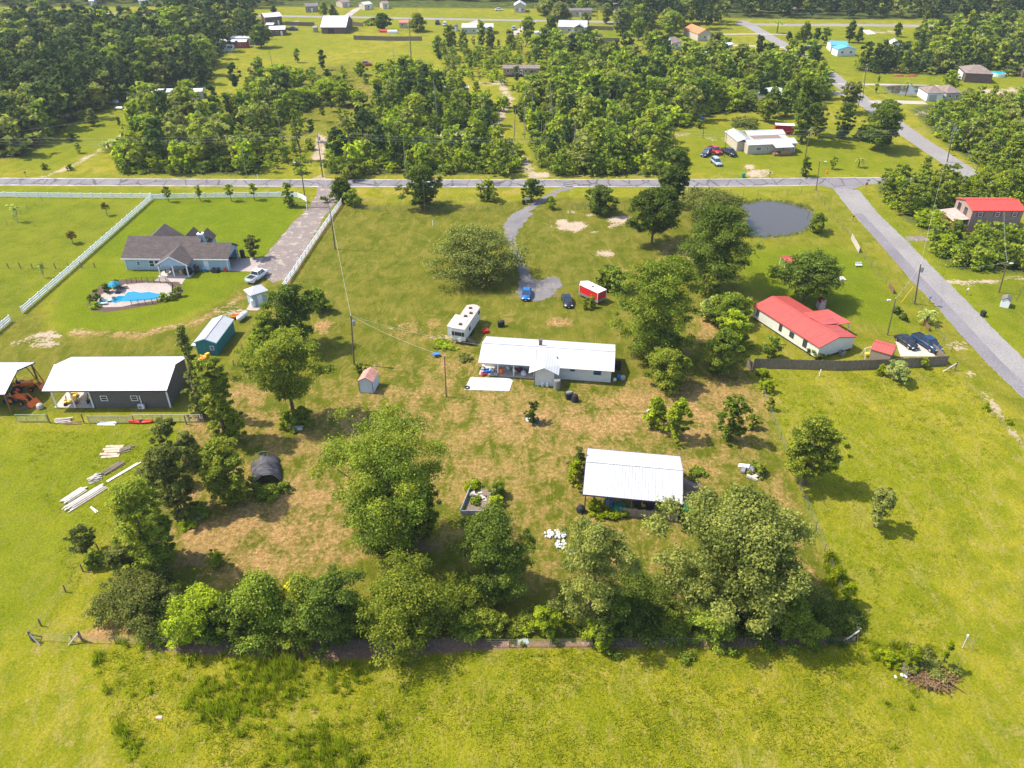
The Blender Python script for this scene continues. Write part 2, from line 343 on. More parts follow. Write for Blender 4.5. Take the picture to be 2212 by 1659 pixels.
track(GA, 0, [(700, 378), (1440, 381)], 1.6, .6, .8)
# forest floor
WOODS = {
 'left': [(-300, 70), (-300, 360), (60, 340), (140, 275), (230, 235), (320, 200), (440, 210), (450, 170), (470, 125), (540, 95), (560, 60), (440, 50), (300, 75), (240, 70), (150, 62), (-100, 75)],
 'leftroad': [(300, 240), (300, 285), (260, 340), (265, 376), (565, 379), (560, 310), (640, 240), (610, 195), (560, 195), (470, 235), (400, 250)],
 'mid': [(705, 378), (1120, 378), (1125, 345), (1060, 300), (1085, 240), (1000, 215), (985, 178), (900, 168), (835, 172), (815, 200), (815, 260), (775, 300), (708, 340)],
 'midright': [(1160, 355), (1195, 379), (1425, 380), (1440, 330), (1440, 280), (1560, 245), (1700, 240), (1790, 215), (1780, 150), (1690, 135), (1540, 140), (1430, 135), (1200, 110), (1180, 140), (1200, 200), (1120, 230), (1150, 300)],
 'right': [(1965, 235), (2040, 310), (2130, 370), (2400, 420), (2400, 190), (2330, 205), (2100, 225), (2010, 225)],
 'corner': [(1895, 400), (1905, 430), (1945, 465), (1995, 500), (2080, 470), (2200, 440), (2400, 440), (2400, 400), (2060, 395)],
 'brick': [(2000, 500), (2030, 560), (2090, 585), (2400, 600), (2400, 515), (2130, 505), (2050, 505)],
 'farright': [(1850, 155), (2020, 163), (2160, 165), (2400, 165), (2400, 60), (2160, 62), (2060, 70), (1990, 100), (1960, 130), (1860, 135)],
}
for k, p in WOODS.items(): zone(GB, 2, p, 1.0, 3)
blob(GB, 2, 560, 300, 120, 80, .45, 8); blob(GB, 1, 740, 240, 120, 90, .8, 8); blob(GA, 0, 770, 200, 60, 20, .4, 5)
zone(GA, 0, [(620, 850), (1000, 740), (1350, 840), (1640, 800), (1700, 1050), (1400, 1250), (900, 1180), (420, 1240), (330, 1190), (480, 900)], .44, 10)
zone(GB, 2, [(-3000, 22), (560, 14), (1250, 20), (1600, 40), (2212, 44), (5000, 44), (9000, -200), (-9000, -200)], 1.0, 6)

def grid_ground():
    ny, nx = Xg.shape
    co = np.stack([Xg, Yg, np.zeros_like(Xg)], -1).reshape(-1, 3)
    idx = np.arange(ny * nx).reshape(ny, nx)
    q = np.stack([idx[:-1, :-1], idx[:-1, 1:], idx[1:, 1:], idx[1:, :-1]], -1).reshape(-1, 4)
    me = bpy.data.meshes.new('ground'); me.vertices.add(len(co)); me.vertices.foreach_set('co', co.ravel())
    me.loops.add(q.size); me.loops.foreach_set('vertex_index', q.ravel().astype(np.int32))
    me.polygons.add(len(q)); me.polygons.foreach_set('loop_start', np.arange(0, q.size, 4, dtype=np.int32)); me.update(calc_edges=True)
    for nm, arr in (('za', GA), ('zb', GB)):
        arr[..., 3] = 1; a = me.attributes.new(nm, 'FLOAT_COLOR', 'POINT'); a.data.foreach_set('color', arr.reshape(-1).astype(np.float32))
    o = bpy.data.objects.new('ground', me); COL.objects.link(o); tag(o, kind='structure'); return o, me
ground, gme = grid_ground()
def ground_mat():
    m, t, b = nodes('ground'); N, Lk = t.nodes, t.links; b.inputs['Roughness'].default_value = 1; b.inputs['Specular IOR Level'].default_value = .05
    geo = N.new('ShaderNodeNewGeometry')
    def noise(scale, det=4, rough=.6, stretch=None, dist=0.0):
        n = N.new('ShaderNodeTexNoise'); n.inputs['Scale'].default_value = scale; n.inputs['Detail'].default_value = det; n.inputs['Roughness'].default_value = rough
        n.inputs['Distortion'].default_value = dist
        src = geo.outputs['Position']
        if stretch:
            mp = N.new('ShaderNodeMapping'); mp.inputs['Scale'].default_value = stretch; Lk.new(src, mp.inputs[0]); src = mp.outputs[0]
        Lk.new(src, n.inputs['Vector']); return n.outputs[0]
    def rng(s, a, b_, c=0., d=1.):
        r = N.new('ShaderNodeMapRange'); r.inputs[1].default_value = a; r.inputs[2].default_value = b_; r.inputs[3].default_value = c; r.inputs[4].default_value = d; Lk.new(s, r.inputs[0]); return r.outputs[0]
    def mixc(f, a, b_):
        x = N.new('ShaderNodeMix'); x.data_type = 'RGBA'; Lk.new(f, x.inputs[0])
        for i, v in ((6, a), (7, b_)):
            if isinstance(v, tuple): x.inputs[i].default_value = (*v, 1)
            else: Lk.new(v, x.inputs[i])
        return x.outputs[2]
    def op(o_, a, b_):
        x = N.new('ShaderNodeMath'); x.operation = o_
        for i, v in ((0, a), (1, b_)):
            if isinstance(v, (int, float)): x.inputs[i].default_value = v
            else: Lk.new(v, x.inputs[i])
        return x.outputs[0]
    big = noise(.035, 4, .6, None, .6); med = noise(.22, 5, .62, None, .4); fine = noise(1.6, 6, .72); vfine = noise(4.0, 4, .8); str_ = noise(.55, 5, .7, (1, .45, 1), .8)
    # pasture
    c = mixc(rng(med, .38, .62), (.170, .180, .006), (.290, .252, .018))
    c = mixc(rng(big, .40, .62, 0, .55), c, (.160, .188, .004))
    c = mixc(rng(str_, .50, .70, 0, .6), c, (.33, .26, .075))
    c = mixc(rng(fine, .50, .70, 0, .65), c, (.085, .125, .004))
    c = mixc(rng(noise(.9, 6, .75, None, .5), .56, .68, 0, .55), c, (.36, .245, .11))
    c = mixc(rng(noise(.45, 6, .72, None, 1.0), .56, .66, 0, .5), c, (.10, .15, .004))
    # yard olive
    yard = mixc(rng(med, .38, .62), (.088, .106, .005), (.152, .146, .016))
    yard = mixc(rng(str_, .46, .66, 0, .65), yard, (.235, .19, .04))
    yard = mixc(rng(fine, .5, .7, 0, .6), yard, (.07, .085, .010))
    lawn = mixc(rng(med, .38, .62), (.115, .158, .003), (.155, .188, .006))
    lawn = mixc(rng(str_, .4, .7, 0, .4), lawn, (.09, .13, .003))
    thatch = mixc(rng(fine, .35, .65), (.285, .150, .062), (.44, .26, .125))
    thatch = mixc(rng(str_, .5, .68, 0, .7), thatch, (.23, .185, .035))
    sand = mixc(rng(fine, .35, .65), (.56, .45, .36), (.32, .235, .15))
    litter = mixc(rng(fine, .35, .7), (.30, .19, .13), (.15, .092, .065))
    forest = mixc(rng(med, .4, .6), (.045, .06, .018), (.10, .12, .022))
    za = N.new('ShaderNodeAttribute'); za.attribute_name = 'za'; zb = N.new('ShaderNodeAttribute'); zb.attribute_name = 'zb'
    sa = N.new('ShaderNodeSeparateColor'); Lk.new(za.outputs['Color'], sa.inputs[0]); sb = N.new('ShaderNodeSeparateColor'); Lk.new(zb.outputs['Color'], sb.inputs[0])
    nmix = op('ADD', op('ADD', op('MULTIPLY', op('SUBTRACT', str_, .5), 1.7), op('MULTIPLY', op('SUBTRACT', med, .5), 1.3)), op('MULTIPLY', op('SUBTRACT', fine, .5), 1.3))
    nm2 = op('ADD', op('MULTIPLY', op('SUBTRACT', med, .5), 1.1), op('MULTIPLY', op('SUBTRACT', fine, .5), 1.6))
    def zf(s, n, a=.32, b_=.68, k=1.0):
        # noise only bites where the zone has some weight
        g = op('MULTIPLY', n, rng(s, 0, .2)); return rng(op('ADD', s, op('MULTIPLY', g, k)), a, b_)
    c = mixc(rng(sb.outputs[1], 0, 1), c, yard)
    c = mixc(zf(sa.outputs[2], nm2, .1, .9, .5), c, lawn)
    c = mixc(zf(sb.outputs[2], nm2), c, forest)
    c = mixc(zf(sa.outputs[0], nmix, .26, .88), c, thatch)
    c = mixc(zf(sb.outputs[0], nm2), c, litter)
    c = mixc(zf(sa.outputs[1], nm2, .40, .66, 1.9), c, sand)
    sc = N.new('ShaderNodeVectorMath'); sc.operation = 'SCALE'; Lk.new(c, sc.inputs[0])
    Lk.new(op('MULTIPLY', rng(vfine, .3, .7, .62, 1.38), rng(fine, .3, .7, .82, 1.18)), sc.inputs['Scale'])
    Lk.new(sc.outputs[0], b.inputs['Base Color'])
    bp = N.new('ShaderNodeBump'); bp.inputs['Strength'].default_value = .8; bp.inputs['Distance'].default_value = .4
    Lk.new(op('ADD', fine, op('MULTIPLY', med, 1.2)), bp.inputs['Height']); Lk.new(bp.outputs[0], b.inputs['Normal'])
    return m
gme.materials.append(ground_mat())

# ------------------------------------------------------------------ roads, drives, slabs, water: sheets
def sheet(name, pts, m, z=.004, pix=True, kind='structure', jag=0.0):
    P = [at(*p) for p in pts] if pix else pts
    if jag:
        g = random.Random(len(pts)); Q = []
        for a, c in zip(P, P[1:] + P[:1]):
            n = max(1, int((c - a).length / .6))
            for i in range(n): Q.append(a.lerp(c, i / n) + Vector((g.uniform(-jag, jag), g.uniform(-jag, jag), 0)))
        P = Q
    n = len(P); me = bpy.data.meshes.new(name)
    me.from_pydata([(p[0], p[1], z) for p in P], [], [tuple(range(n))]); me.update()
    if me.polygons[0].normal.z < 0: me.flip_normals()
    me.materials.append(m); o = bpy.data.objects.new(name, me); COL.objects.link(o)
    if kind: o['kind'] = kind
    return o
def ribbon(name, pts, width, m, z=.004, pix=True, jag=0.12):
    P = [at(*p) for p in pts] if pix else [Vector(p) for p in pts]; Q = []
    for a, b_ in zip(P[:-1], P[1:]):
        k = max(1, int((b_ - a).length / 1.6))
        for i in range(k): Q.append(a.lerp(b_, i / k))
    Q.append(P[-1]); mb = MB(); r = random.Random(3)
    for i, p in enumerate(Q):
        a = Q[max(i - 1, 0)]; b_ = Q[min(i + 1, len(Q) - 1)]; d = (b_ - a).normalized(); n = Vector((-d.y, d.x, 0))
        mb.v.append(tuple(p + n * (width / 2 + r.uniform(-jag, jag)) + Vector((0, 0, z)))); mb.v.append(tuple(p - n * (width / 2 + r.uniform(-jag, jag)) + Vector((0, 0, z))))
        if i: mb.f.append((2 * i - 1, 2 * i - 2, 2 * i, 2 * i + 1)[::-1])
    o = mb.build(name, m); o['kind'] = 'structure'
    if o.data.polygons[0].normal.z < 0: o.data.flip_normals()
    return o
def road_mat(name, c1, c2, cracks=False, patch=None):
    m, t, b = nodes(name); N, Lk = t.nodes, t.links; b.inputs['Roughness'].default_value = .95
    geo = N.new('ShaderNodeNewGeometry')
    def nz(s, d=5, st=None):
        n = N.new('ShaderNodeTexNoise'); n.inputs['Scale'].default_value = s; n.inputs['Detail'].default_value = d; n.inputs['Roughness'].default_value = .7
        if st:
            mp = N.new('ShaderNodeMapping'); mp.inputs['Scale'].default_value = st; Lk.new(geo.outputs['Position'], mp.inputs[0]); Lk.new(mp.outputs[0], n.inputs['Vector'])
        else: Lk.new(geo.outputs['Position'], n.inputs['Vector'])
        return n.outputs[0]
    def rg(s, a, b_, c=0, d=1):
        r = N.new('ShaderNodeMapRange'); [setattr(r.inputs[i + 1], 'default_value', v) for i, v in enumerate((a, b_, c, d))]; Lk.new(s, r.inputs[0]); return r.outputs[0]
    x = N.new('ShaderNodeMix'); x.data_type = 'RGBA'; x.inputs[6].default_value = (*c1, 1); x.inputs[7].default_value = (*c2, 1); Lk.new(rg(nz(.12), .35, .65), x.inputs[0]); out = x.outputs[2]
    if patch:
        y = N.new('ShaderNodeMix'); y.data_type = 'RGBA'; y.inputs[7].default_value = (*patch, 1); Lk.new(out, y.inputs[6]); Lk.new(rg(nz(.5, 6), .53, .62, 0, .85), y.inputs[0]); out = y.outputs[2]
    if cracks:
        v = N.new('ShaderNodeTexVoronoi'); v.feature = 'DISTANCE_TO_EDGE'; v.inputs['Scale'].default_value = .22
        mp = N.new('ShaderNodeMapping'); mp.inputs['Scale'].default_value = (1, .55, 1)
        ns = N.new('ShaderNodeTexNoise'); ns.inputs['Scale'].default_value = .8
        ad = N.new('ShaderNodeVectorMath'); ad.operation = 'MULTIPLY_ADD'; ad.inputs[1].default_value = (1.2, 1.2, 0)
        Lk.new(geo.outputs['Position'], ns.inputs['Vector']); Lk.new(ns.outputs['Color'], ad.inputs[0]); Lk.new(geo.outputs['Position'], ad.inputs[2])
        Lk.new(ad.outputs[0], mp.inputs[0]); Lk.new(mp.outputs[0], v.inputs['Vector'])
        y = N.new('ShaderNodeMix'); y.data_type = 'RGBA'; y.inputs[7].default_value = (.055, .05, .06, 1); Lk.new(out, y.inputs[6]); Lk.new(rg(v.outputs['Distance'], .012, .04, .85, 0), y.inputs[0]); out = y.outputs[2]
    sc = N.new('ShaderNodeVectorMath'); sc.operation = 'SCALE'; Lk.new(out, sc.inputs[0]); Lk.new(rg(nz(2.5, 4), .3, .7, .74, 1.26), sc.inputs['Scale']); Lk.new(sc.outputs[0], b.inputs['Base Color'])
    return m
M_road = road_mat('cracked asphalt', (.155, .137, .155), (.22, .20, .205), True)
M_road2 = road_mat('pale asphalt', (.26, .24, .232), (.215, .198, .195))
M_road2d = road_mat('darker asphalt lane', (.155, .14, .155), (.20, .183, .195))
M_drive = road_mat('worn drive', (.165, .132, .125), (.225, .18, .16), False, (.40, .33, .27))
M_crush = road_mat('crushed asphalt drive', (.13, .12, .13), (.19, .175, .18), False, (.24, .19, .12))
M_slabm = road_mat('brushed concrete', (.42, .35, .31), (.33, .275, .25))
M_white_line = mat('white road line', (.55, .54, .55), .8, .3, 1.5, coord='Generated')
TOPE = [(-700, 380), (0, 384), (300, 385.5), (560, 387), (1106, 387.4), (1500, 386.5), (1660, 385), (1780, 383.2), (1900, 382.8), (2000, 383.5), (2110, 384)]
BOTE = [(2110, 399), (2000, 398.5), (1900, 397.5), (1870, 398), (1845, 408), (1854, 414), (1800, 408), (1790, 404), (1770, 400.5), (1650, 402.6), (1500, 403.6), (1106, 404.4), (800, 404), (560, 403), (300, 402), (0, 400.5), (-700, 396)]
sheet('road', TOPE + BOTE, M_road)
def line_strip(name, pts, w_, m, z): return ribbon(name, pts, w_, m, z)
line_strip('road_line', [(p[0], p[1] + .9) for p in TOPE[:-2]], .28, M_white_line, .010)
line_strip('road_line', [(p[0], p[1] - .9) for p in reversed(BOTE[8:])], .28, M_white_line, .010)
WL = [(1799, 406), (1841.5, 461), (1909, 533.7), (1971.5, 608.7), (2021.5, 661), (2071.5, 716), (2129, 781), (2212, 862), (2330, 980), (2600, 1260)]
WR = [(2850, 1260), (2500, 1010), (2330, 880), (2212, 775), (2159, 723.7), (2084, 646), (2029, 591), (1954, 516), (1896.5, 461), (1856, 411)]
sheet('road', WL + WR, M_road2, .008, jag=.14)
mid = [((a[0] * .62 + b_[0] * .38), (a[1] * .62 + b_[1] * .38)) for a, b_ in zip(WL, reversed(WR))]
WLs = [(x + 3 * math.sin(i * 2.1), y) for i, (x, y) in enumerate(WL)]
sheet('road_patch', WLs[1:] + list(reversed(mid))[:-1], M_road2d, .012)
ribbon('road', [(1600, 45), (1632, 62), (1668, 84), (1700, 100), (1745, 128), (1782, 152), (1822, 185), (1870, 222), (1917, 255), (1960, 287), (2020, 327), (2070, 360), (2120, 392), (2160, 420)], 6.4, M_road2, .008)
ribbon('road', [(-400, 20), (0, 26), (150, 28.5), (310, 30), (560, 34), (750, 37), (900, 40), (1100, 43.5), (1300, 47), (1390, 51)], 5.5, M_road2, .006)
ribbon('road', [(1590, 52), (1700, 54), (1850, 54), (2000, 56), (2212, 58), (2700, 62)], 6.5, M_road2, .006)
ribbon('side_road', [(1322, -20), (1332, 10), (1338, 30), (1345, 48)], 5, M_road2, .010)
for p, w_ in (([(1106, 75), (1130, 62), (1150, 46)], 4.5), ([(740, 42), (770, 20), (800, 10)], 4), ([(370, 29), (400, 16), (450, 12)], 3), ([(1000, 68), (1020, 50), (1035, 44)], 4),
              ([(1780, 180), (1850, 182), (1930, 183), (2030, 186)], 2.6), ([(1880, 221), (1930, 220), (2000, 222)], 4.5), ([(1720, 105), (1660, 100), (1560, 97)], 3), ([(1700, 75), (1640, 73), (1560, 74)], 2.5), ([(1835, 205), (1800, 200), (1770, 203)], 5)):
    ribbon('driveway', p, w_, M_slabm, .014)
sheet('driveway', [(688, 401), (733, 401), (738, 420), (700, 470), (665, 530), (625, 600), (590, 612), (560, 590), (545, 585), (565, 560), (580, 545), (625, 490), (665, 450), (682, 425)], M_drive, .014, jag=.28)
sheet('driveway_apron', [(497, 559), (570, 557), (548, 587), (490, 585)], M_slabm, .020)
sheet('patio', [(353, 593), (413, 583), (390, 618), (352, 619), (320, 615)], M_slabm, .016)
ribbon('driveway', [(1238, 403), (1205, 413), (1180, 427), (1150, 444), (1125, 462)], 2.2, M_crush, .010, jag=.5)
sheet('driveway', [(1127, 452), (1150, 462), (1135, 480), (1118, 500), (1112, 520), (1122, 545), (1133, 570), (1150, 600), (1170, 605), (1180, 598), (1208, 600), (1215, 612), (1205, 625), (1188, 643), (1160, 650), (1128, 648), (1116, 630), (1125, 600), (1110, 560), (1100, 530), (1092, 510), (1088, 490), (1096, 472), (1110, 460)], M_crush, .014, jag=.42)
sheet('driveway', [(1955, 511), (1995, 510), (2010, 520), (1960, 520)], M_drive, .016)
# ------------------------------------------------------------------ vegetation
L_oak = leafmat('oak leaves', (.022, .038, .008), (.098, .125, .026), gain=(2.2, 2.15, 1.6))
L_wood = leafmat('dark wood leaves', (.020, .034, .012), (.075, .098, .030), gain=(1.6, 1.6, 1.5))
L_live = leafmat('grey green leaves', (.035, .048, .014), (.120, .135, .046))
L_mid = leafmat('mid green leaves', (.032, .055, .010), (.130, .170, .030), yellow=(.24, .22, .02))
L_bright = leafmat('bright green leaves', (.055, .085, .008), (.175, .215, .020))
L_olive = leafmat('olive leaves', (.040, .060, .010), (.142, .170, .030), yellow=(.26, .24, .02))
L_pale = leafmat('pale green leaves', (.06, .085, .035), (.20, .23, .10))
L_yel = leafmat('yellow leaves', (.22, .22, .02), (.55, .48, .04))
L_pine = leafmat('pine needles', (.018, .036, .012), (.070, .100, .030), gain=(1.6, 1.6, 1.5))
L_orange = leafmat('orange leaves', (.055, .055, .010), (.12, .095, .018))
L_weed = leafmat('weed leaves', (.10, .125, .006), (.235, .27, .012), .5, gain=(1.75, 1.7, 1.3))
L_grassb = leafmat('grass blades', (.16, .19, .006), (.36, .36, .030), .5, gain=(1.25, 1.25, 1))

def leafmesh(name, c, n, s, v, m, elong=.62, droop=.25, seed=0):
    """kite shaped leaf sprays: centres c, facing n, size s, tint v"""
    g = np.random.default_rng(seed); N = len(c)
    r = g.normal(size=(N, 3)); n = n / (np.linalg.norm(n, axis=1, keepdims=True) + 1e-9)
    u = np.cross(n, r); u /= np.linalg.norm(u, axis=1, keepdims=True) + 1e-9; w_ = np.cross(n, u)
    s = s[:, None]; dn = n * s * droop
    co = np.stack([c + u * s - dn, c + w_ * s * elong + u * s * .1, c - u * s * .9 - dn, c - w_ * s * elong + u * s * .1], 1).reshape(-1, 3)
    return quadmesh(name, co, v, m)
def quadmesh(name, co, v, m, k=4):
    N = len(co) // k; me = bpy.data.meshes.new(name); me.vertices.add(len(co)); me.vertices.foreach_set('co', co.astype(np.float32).ravel())
    me.loops.add(len(co)); me.loops.foreach_set('vertex_index', np.arange(len(co), dtype=np.int32))
    me.polygons.add(N); me.polygons.foreach_set('loop_start', np.arange(0, len(co), k, dtype=np.int32)); me.update(calc_edges=True)
    a = me.attributes.new('v', 'FLOAT', 'FACE'); a.data.foreach_set('value', v.astype(np.float32)); me.materials.append(m); return me
PROF = {
 'round': lambda t: np.sqrt(np.clip(1 - (1.9 * t - .9) ** 2, .02, 1)),
 'oval': lambda t: np.sqrt(np.clip(1 - (2 * t - 1) ** 2, .03, 1)) ** .8,
 'dome': lambda t: np.sqrt(np.clip(1 - t ** 2, .03, 1)) * (.75 + .25 * np.minimum(1, t * 4)),
 'cone': lambda t: (1 - t) ** .75 * np.minimum(1, .35 + t * 5) + .05,
 'vase': lambda t: .32 + .68 * np.sin(np.clip(t, 0, 1) ** 1.1 * 2.5),
 'column': lambda t: .65 + .35 * np.sin(t * 3.1),
 'bush': lambda t: np.sqrt(np.clip(1 - (t * .95) ** 2, .03, 1)),
}
def crown(H, R, zb, shape, ncl, nleaf, ls, seed, gap=.25, lobes=.28, flat=.8):
    g = np.random.default_rng(seed); nc = int(ncl)
    t = np.clip(g.beta(1.1, 1.0, nc), .02, .98); ph = g.uniform(0, 6.28, nc)
    lob = 1 + lobes * (.6 * np.sin(2 * ph + g.uniform(0, 6.28)) + .5 * np.sin(3 * ph + g.uniform(0, 6.28) + 3 * t) + .4 * np.sin(5 * ph + 7 * t + g.uniform(0, 6.28)))
    rad = R * PROF[shape](t) * lob; rr = rad * g.uniform(0, 1, nc) ** .42
    cr = R * g.uniform(.12, .25, nc) * (.7 + .6 * (1 - rr / (rad + 1e-6)))
    rr = np.maximum(rr - cr * .55, 0)
    cz = zb + t * (H - zb) ; cz = np.clip(cz, zb + cr * .3, H - cr * .55)
    cc = np.stack([rr * np.cos(ph), rr * np.sin(ph), cz], 1)
    keep = g.uniform(0, 1, nc) > gap * .3; cc = cc[keep]; cr = cr[keep]; nc = len(cc)
    wgt = cr ** 2; wgt /= wgt.sum(); k = g.choice(nc, int(nleaf), p=wgt)
    d = g.normal(size=(int(nleaf), 3)); d /= np.linalg.norm(d, axis=1, keepdims=True); d[:, 2] = np.where(d[:, 2] < -.3, -d[:, 2] * .6, d[:, 2])
    rad_l = cr[k] * (.45 + .62 * g.uniform(0, 1, len(k)) ** .6)
    ragged = 1 + .30 * g.normal(size=len(k)).clip(-1.4, 2.2)
    p = cc[k] + d * (rad_l * ragged)[:, None] * np.array([1.12, 1.12, flat])
    p[:, 2] = np.maximum(p[:, 2], .05 + ls * .3)
    n = d * .8 + np.array([0, 0, .55]) + g.normal(size=p.shape) * .55
    v = np.clip(.5 + (g.normal(size=nc) * .2)[k] + g.normal(size=len(k)) * .24, 0, 1)
    s = ls * g.uniform(.6, 1.35, len(k))
    return p, n, s, v, cc, cr
def limbs(H, R, zb, cc, cr, seed, tr=None, nl=9, lean=0.04):
    g = random.Random(seed); tr = tr or max(.08, H * .026); mb = MB()
    top = H * .72; pts = [Vector((0, 0, -.1))]; k = 6
    for i in range(1, k + 1): pts.append(Vector((g.uniform(-1, 1) * H * lean * i / k, g.uniform(-1, 1) * H * lean * i / k, top * i / k)))
    mb.cyl(pts[0], pts[0] + Vector((0, 0, .35)), tr * 1.6, tr * 1.1, 8, False)
    for i in range(k): mb.cyl(pts[i], pts[i + 1], tr * (1 - .78 * i / k), tr * (1 - .78 * (i + 1) / k), 7, i == k - 1)
    order = list(range(len(cc))); g.shuffle(order)
    for j in order[:nl]:
        e = Vector(cc[j]); zs = max(zb * .6, min(top * .9, e.z - (e.xy.length) * .7)); i = min(k - 1, int(zs / top * k)); f = zs / top * k - i
        a = pts[i].lerp(pts[i + 1], min(1, max(0, f))); r0 = tr * .42 * (1 - .5 * i / k)
        m1 = a.lerp(e, .5) + Vector((0, 0, (e - a).length * .08)); mb.cyl(a, m1, r0, r0 * .6, 5, False); mb.cyl(m1, e, r0 * .6, r0 * .18, 5, False)
    return mb
NTREE = [0]
def tree(x, yb, yt, w_, shape, lm, label, name='broadleaf_tree', cat='tree', group=None, zb=None, dens=1.0, ls=None, seed=None, bark=None, gap=.25, lobes=.28, loc=None, H=None, ncl=None, trunk=True, nl=9, cap=30000, flat=.8):
    NTREE[0] += 1; seed = seed or NTREE[0] * 13 + 5
    if loc is None:
        # fit the crown's size to the outline seen: visible top yt, visible foot yb, width w_
        zf = zb if zb is not None else .22; Pm = ppm((yb + yt) / 2); ca = math.cos(math.atan2(CAMH, at(x, yb).y)); Rw = w_ / Pm / 2; S = (yb - yt) / Pm
        low = zf < .15; H = S * .8; y0 = yb - (Rw * .5 * Pm if low else 0); xo = x
        for _ in range(5):
            p = crown(H, Rw, zf * H, shape, int((ncl or 60) * 1.35), 700, .2, seed, gap, lobes, flat)[0]; b0 = at(xo, y0); X, Y, Z = p[:, 0] + b0.x, p[:, 1] + b0.y, p[:, 2] - CAMH
            dep = Y * math.cos(PITCH) - Z * math.sin(PITCH); py_ = 829.5 - FPX * (Y * math.sin(PITCH) + Z * math.cos(PITCH)) / dep; px_ = 1106 + FPX * X / dep
            y1, y2 = np.percentile(py_, (.6, 99.4)); x1, x2 = np.percentile(px_, (.6, 99.4)); Rw *= min(1.4, max(.6, w_ / (x2 - x1 + 3)))
            if low: H = max(.35 * Rw, .5, H + ((yb - yt) - (y2 - y1)) / (Pm * ca) * .8); y0 += (yb + yt - y1 - y2) / 2
            else: H = max(.5 * Rw, H + (y1 - yt) / (Pm * ca) * .85)
            if low: xo += (x - (x1 + x2) / 2) * .7
        loc = at(xo, y0)
    else: Rw = w_ / 2
    zbm = (zb if zb is not None else .22) * H
    pr = ppm(yb) * .463 * 1024 / 1024            # render px per metre
    area = 4 * 3.14 * ((Rw * Rw) + 2 * Rw * H / 2) / 3; ls = ls or max(.11, min(1.05, .85 / pr + .035))
    area = 4 * 3.14 * ((Rw * Rw) + 2 * Rw * (H - zbm) / 2) / 3
    nleaf = min(cap, dens * area / (ls * ls * .62) * 2.4); ncl = int((ncl or max(14, min(150, int(22 + area * .45)))) * 1.35)
    p, n, s, v, cc, cr = crown(H, Rw, zbm, shape, ncl, max(120, nleaf), ls, seed, gap, lobes, flat)
    root = thing(name, label, cat, loc, 0, group)
    me = leafmesh('crown', p, n, s, v, lm, seed=seed); c = bpy.data.objects.new('crown', me); COL.objects.link(c); c.parent = root
    if trunk: limbs(H, Rw, zbm, cc, cr, seed, nl=nl).build('trunk', bark or M_bark, root)
    return root

def shrub(x, yb, yt, w_, lm, label, shape='bush', **k):
    k.setdefault('zb', .04); k.setdefault('nl', 5)
    return tree(x, yb, yt, w_, shape, lm, label, name='shrub', cat='shrub', **k)

T = tree
T(1038, 606, 490, 196, 'dome', L_live, 'wide grey green live oak with spreading limbs beside the asphalt driveway', zb=.12, ncl=120, lobes=.18, nl=16, gap=.3, dens=1.5)
T(1408, 527, 408, 112, 'round', L_oak, 'rounded dark oak standing just right of the white sand patches', zb=.25)
T(1560, 603, 445, 140, 'oval', L_oak, 'tall dark oak in front of the pond, lower crown spreading to the right', zb=.12, ncl=90)
T(1545, 487, 405, 128, 'round', L_live, 'wide grey green tree leaning over the left bank of the large pond', zb=.12)
T(1458, 431, 322, 78, 'oval', L_oak, 'tall dense tree rising over the near edge of the two lane road', zb=.08)
T(1420, 765, 560, 176, 'oval', L_mid, 'largest dense tree right of the white roofed ranch house', zb=.04, ncl=150, lobes=.35, cap=45000)
T(1735, 650, 548, 130, 'round', L_oak, 'round dark tree with a bare trunk behind the long red roof', zb=.24, lobes=.12, name='oak_tree')
T(637, 905, 712, 150, 'vase', L_olive, 'tree with a bare lower trunk left of the pink roofed shed', zb=.32, gap=.8, lobes=.4)
T(848, 1195, 885, 262, 'vase', L_mid, 'big spreading tree with pale upper branches in the middle of the brown yard', zb=.22, gap=.9, lobes=.42, ncl=110, nl=18, cap=45000)
T(828, 1205, 1050, 118, 'oval', L_oak, 'dark bushy tree growing under the big spreading yard tree', zb=.03)
T(905, 1150, 1035, 85, 'round', L_olive, 'small yellow green tree at the right foot of the big spreading yard tree', zb=.1)
T(1068, 1292, 1098, 170, 'oval', L_oak, 'dark rounded tree in front of the old garden bed frame', zb=.05, ncl=90)
T(1283, 1350, 1125, 175, 'oval', L_live, 'grey green tree in front of the pile of white rubble', zb=.08, gap=.6, lobes=.35, ncl=95)
T(1570, 1342, 1062, 305, 'oval', L_live, 'huge wide dense oak in front of the open white roofed barn', zb=.03, ncl=120, lobes=.2, cap=120000, ls=.17)
T(1738, 1046, 905, 116, 'round', L_olive, 'tree on the right wire fence casting its shadow into the pasture', zb=.16, lobes=.4)
T(1905, 1128, 1053, 60, 'vase', L_live, 'small pale two part tree alone in the right pasture', zb=.12, lobes=.5)
T(465, 940, 768, 84, 'column', L_olive, 'tall narrow tree beside the right end of the pipe rail fence', zb=.12, gap=.4, lobes=.3, dens=1.4)
T(440, 900, 705, 70, 'cone', L_live, 'thin tree with sparse pale top beside the teal shed', zb=.25, gap=1.6, dens=.5, lobes=.6)
T(500, 950, 880, 58, 'oval', L_bright, 'small bright green tree at the foot of the tall narrow one', zb=.05)
T(632, 742, 618, 100, 'round', L_oak, 'dark tree at the near end of the driveway fence', zb=.08)
T(577, 772, 675, 75, 'round', L_mid, 'leafy tree between the teal shed and the dark fence end tree', zb=.05)
shrub(685, 672, 622, 46, L_mid, 'bushy shrub just right of the dark fence end tree', lobes=.5)
shrub(560, 765, 715, 50, L_bright, 'bright shrub beside the wire fence near the teal shed')
T(365, 1000, 908, 84, 'oval', L_live, 'sparse tree below the pipe rail fence by the grey barn', zb=.1, gap=1, lobes=.5)
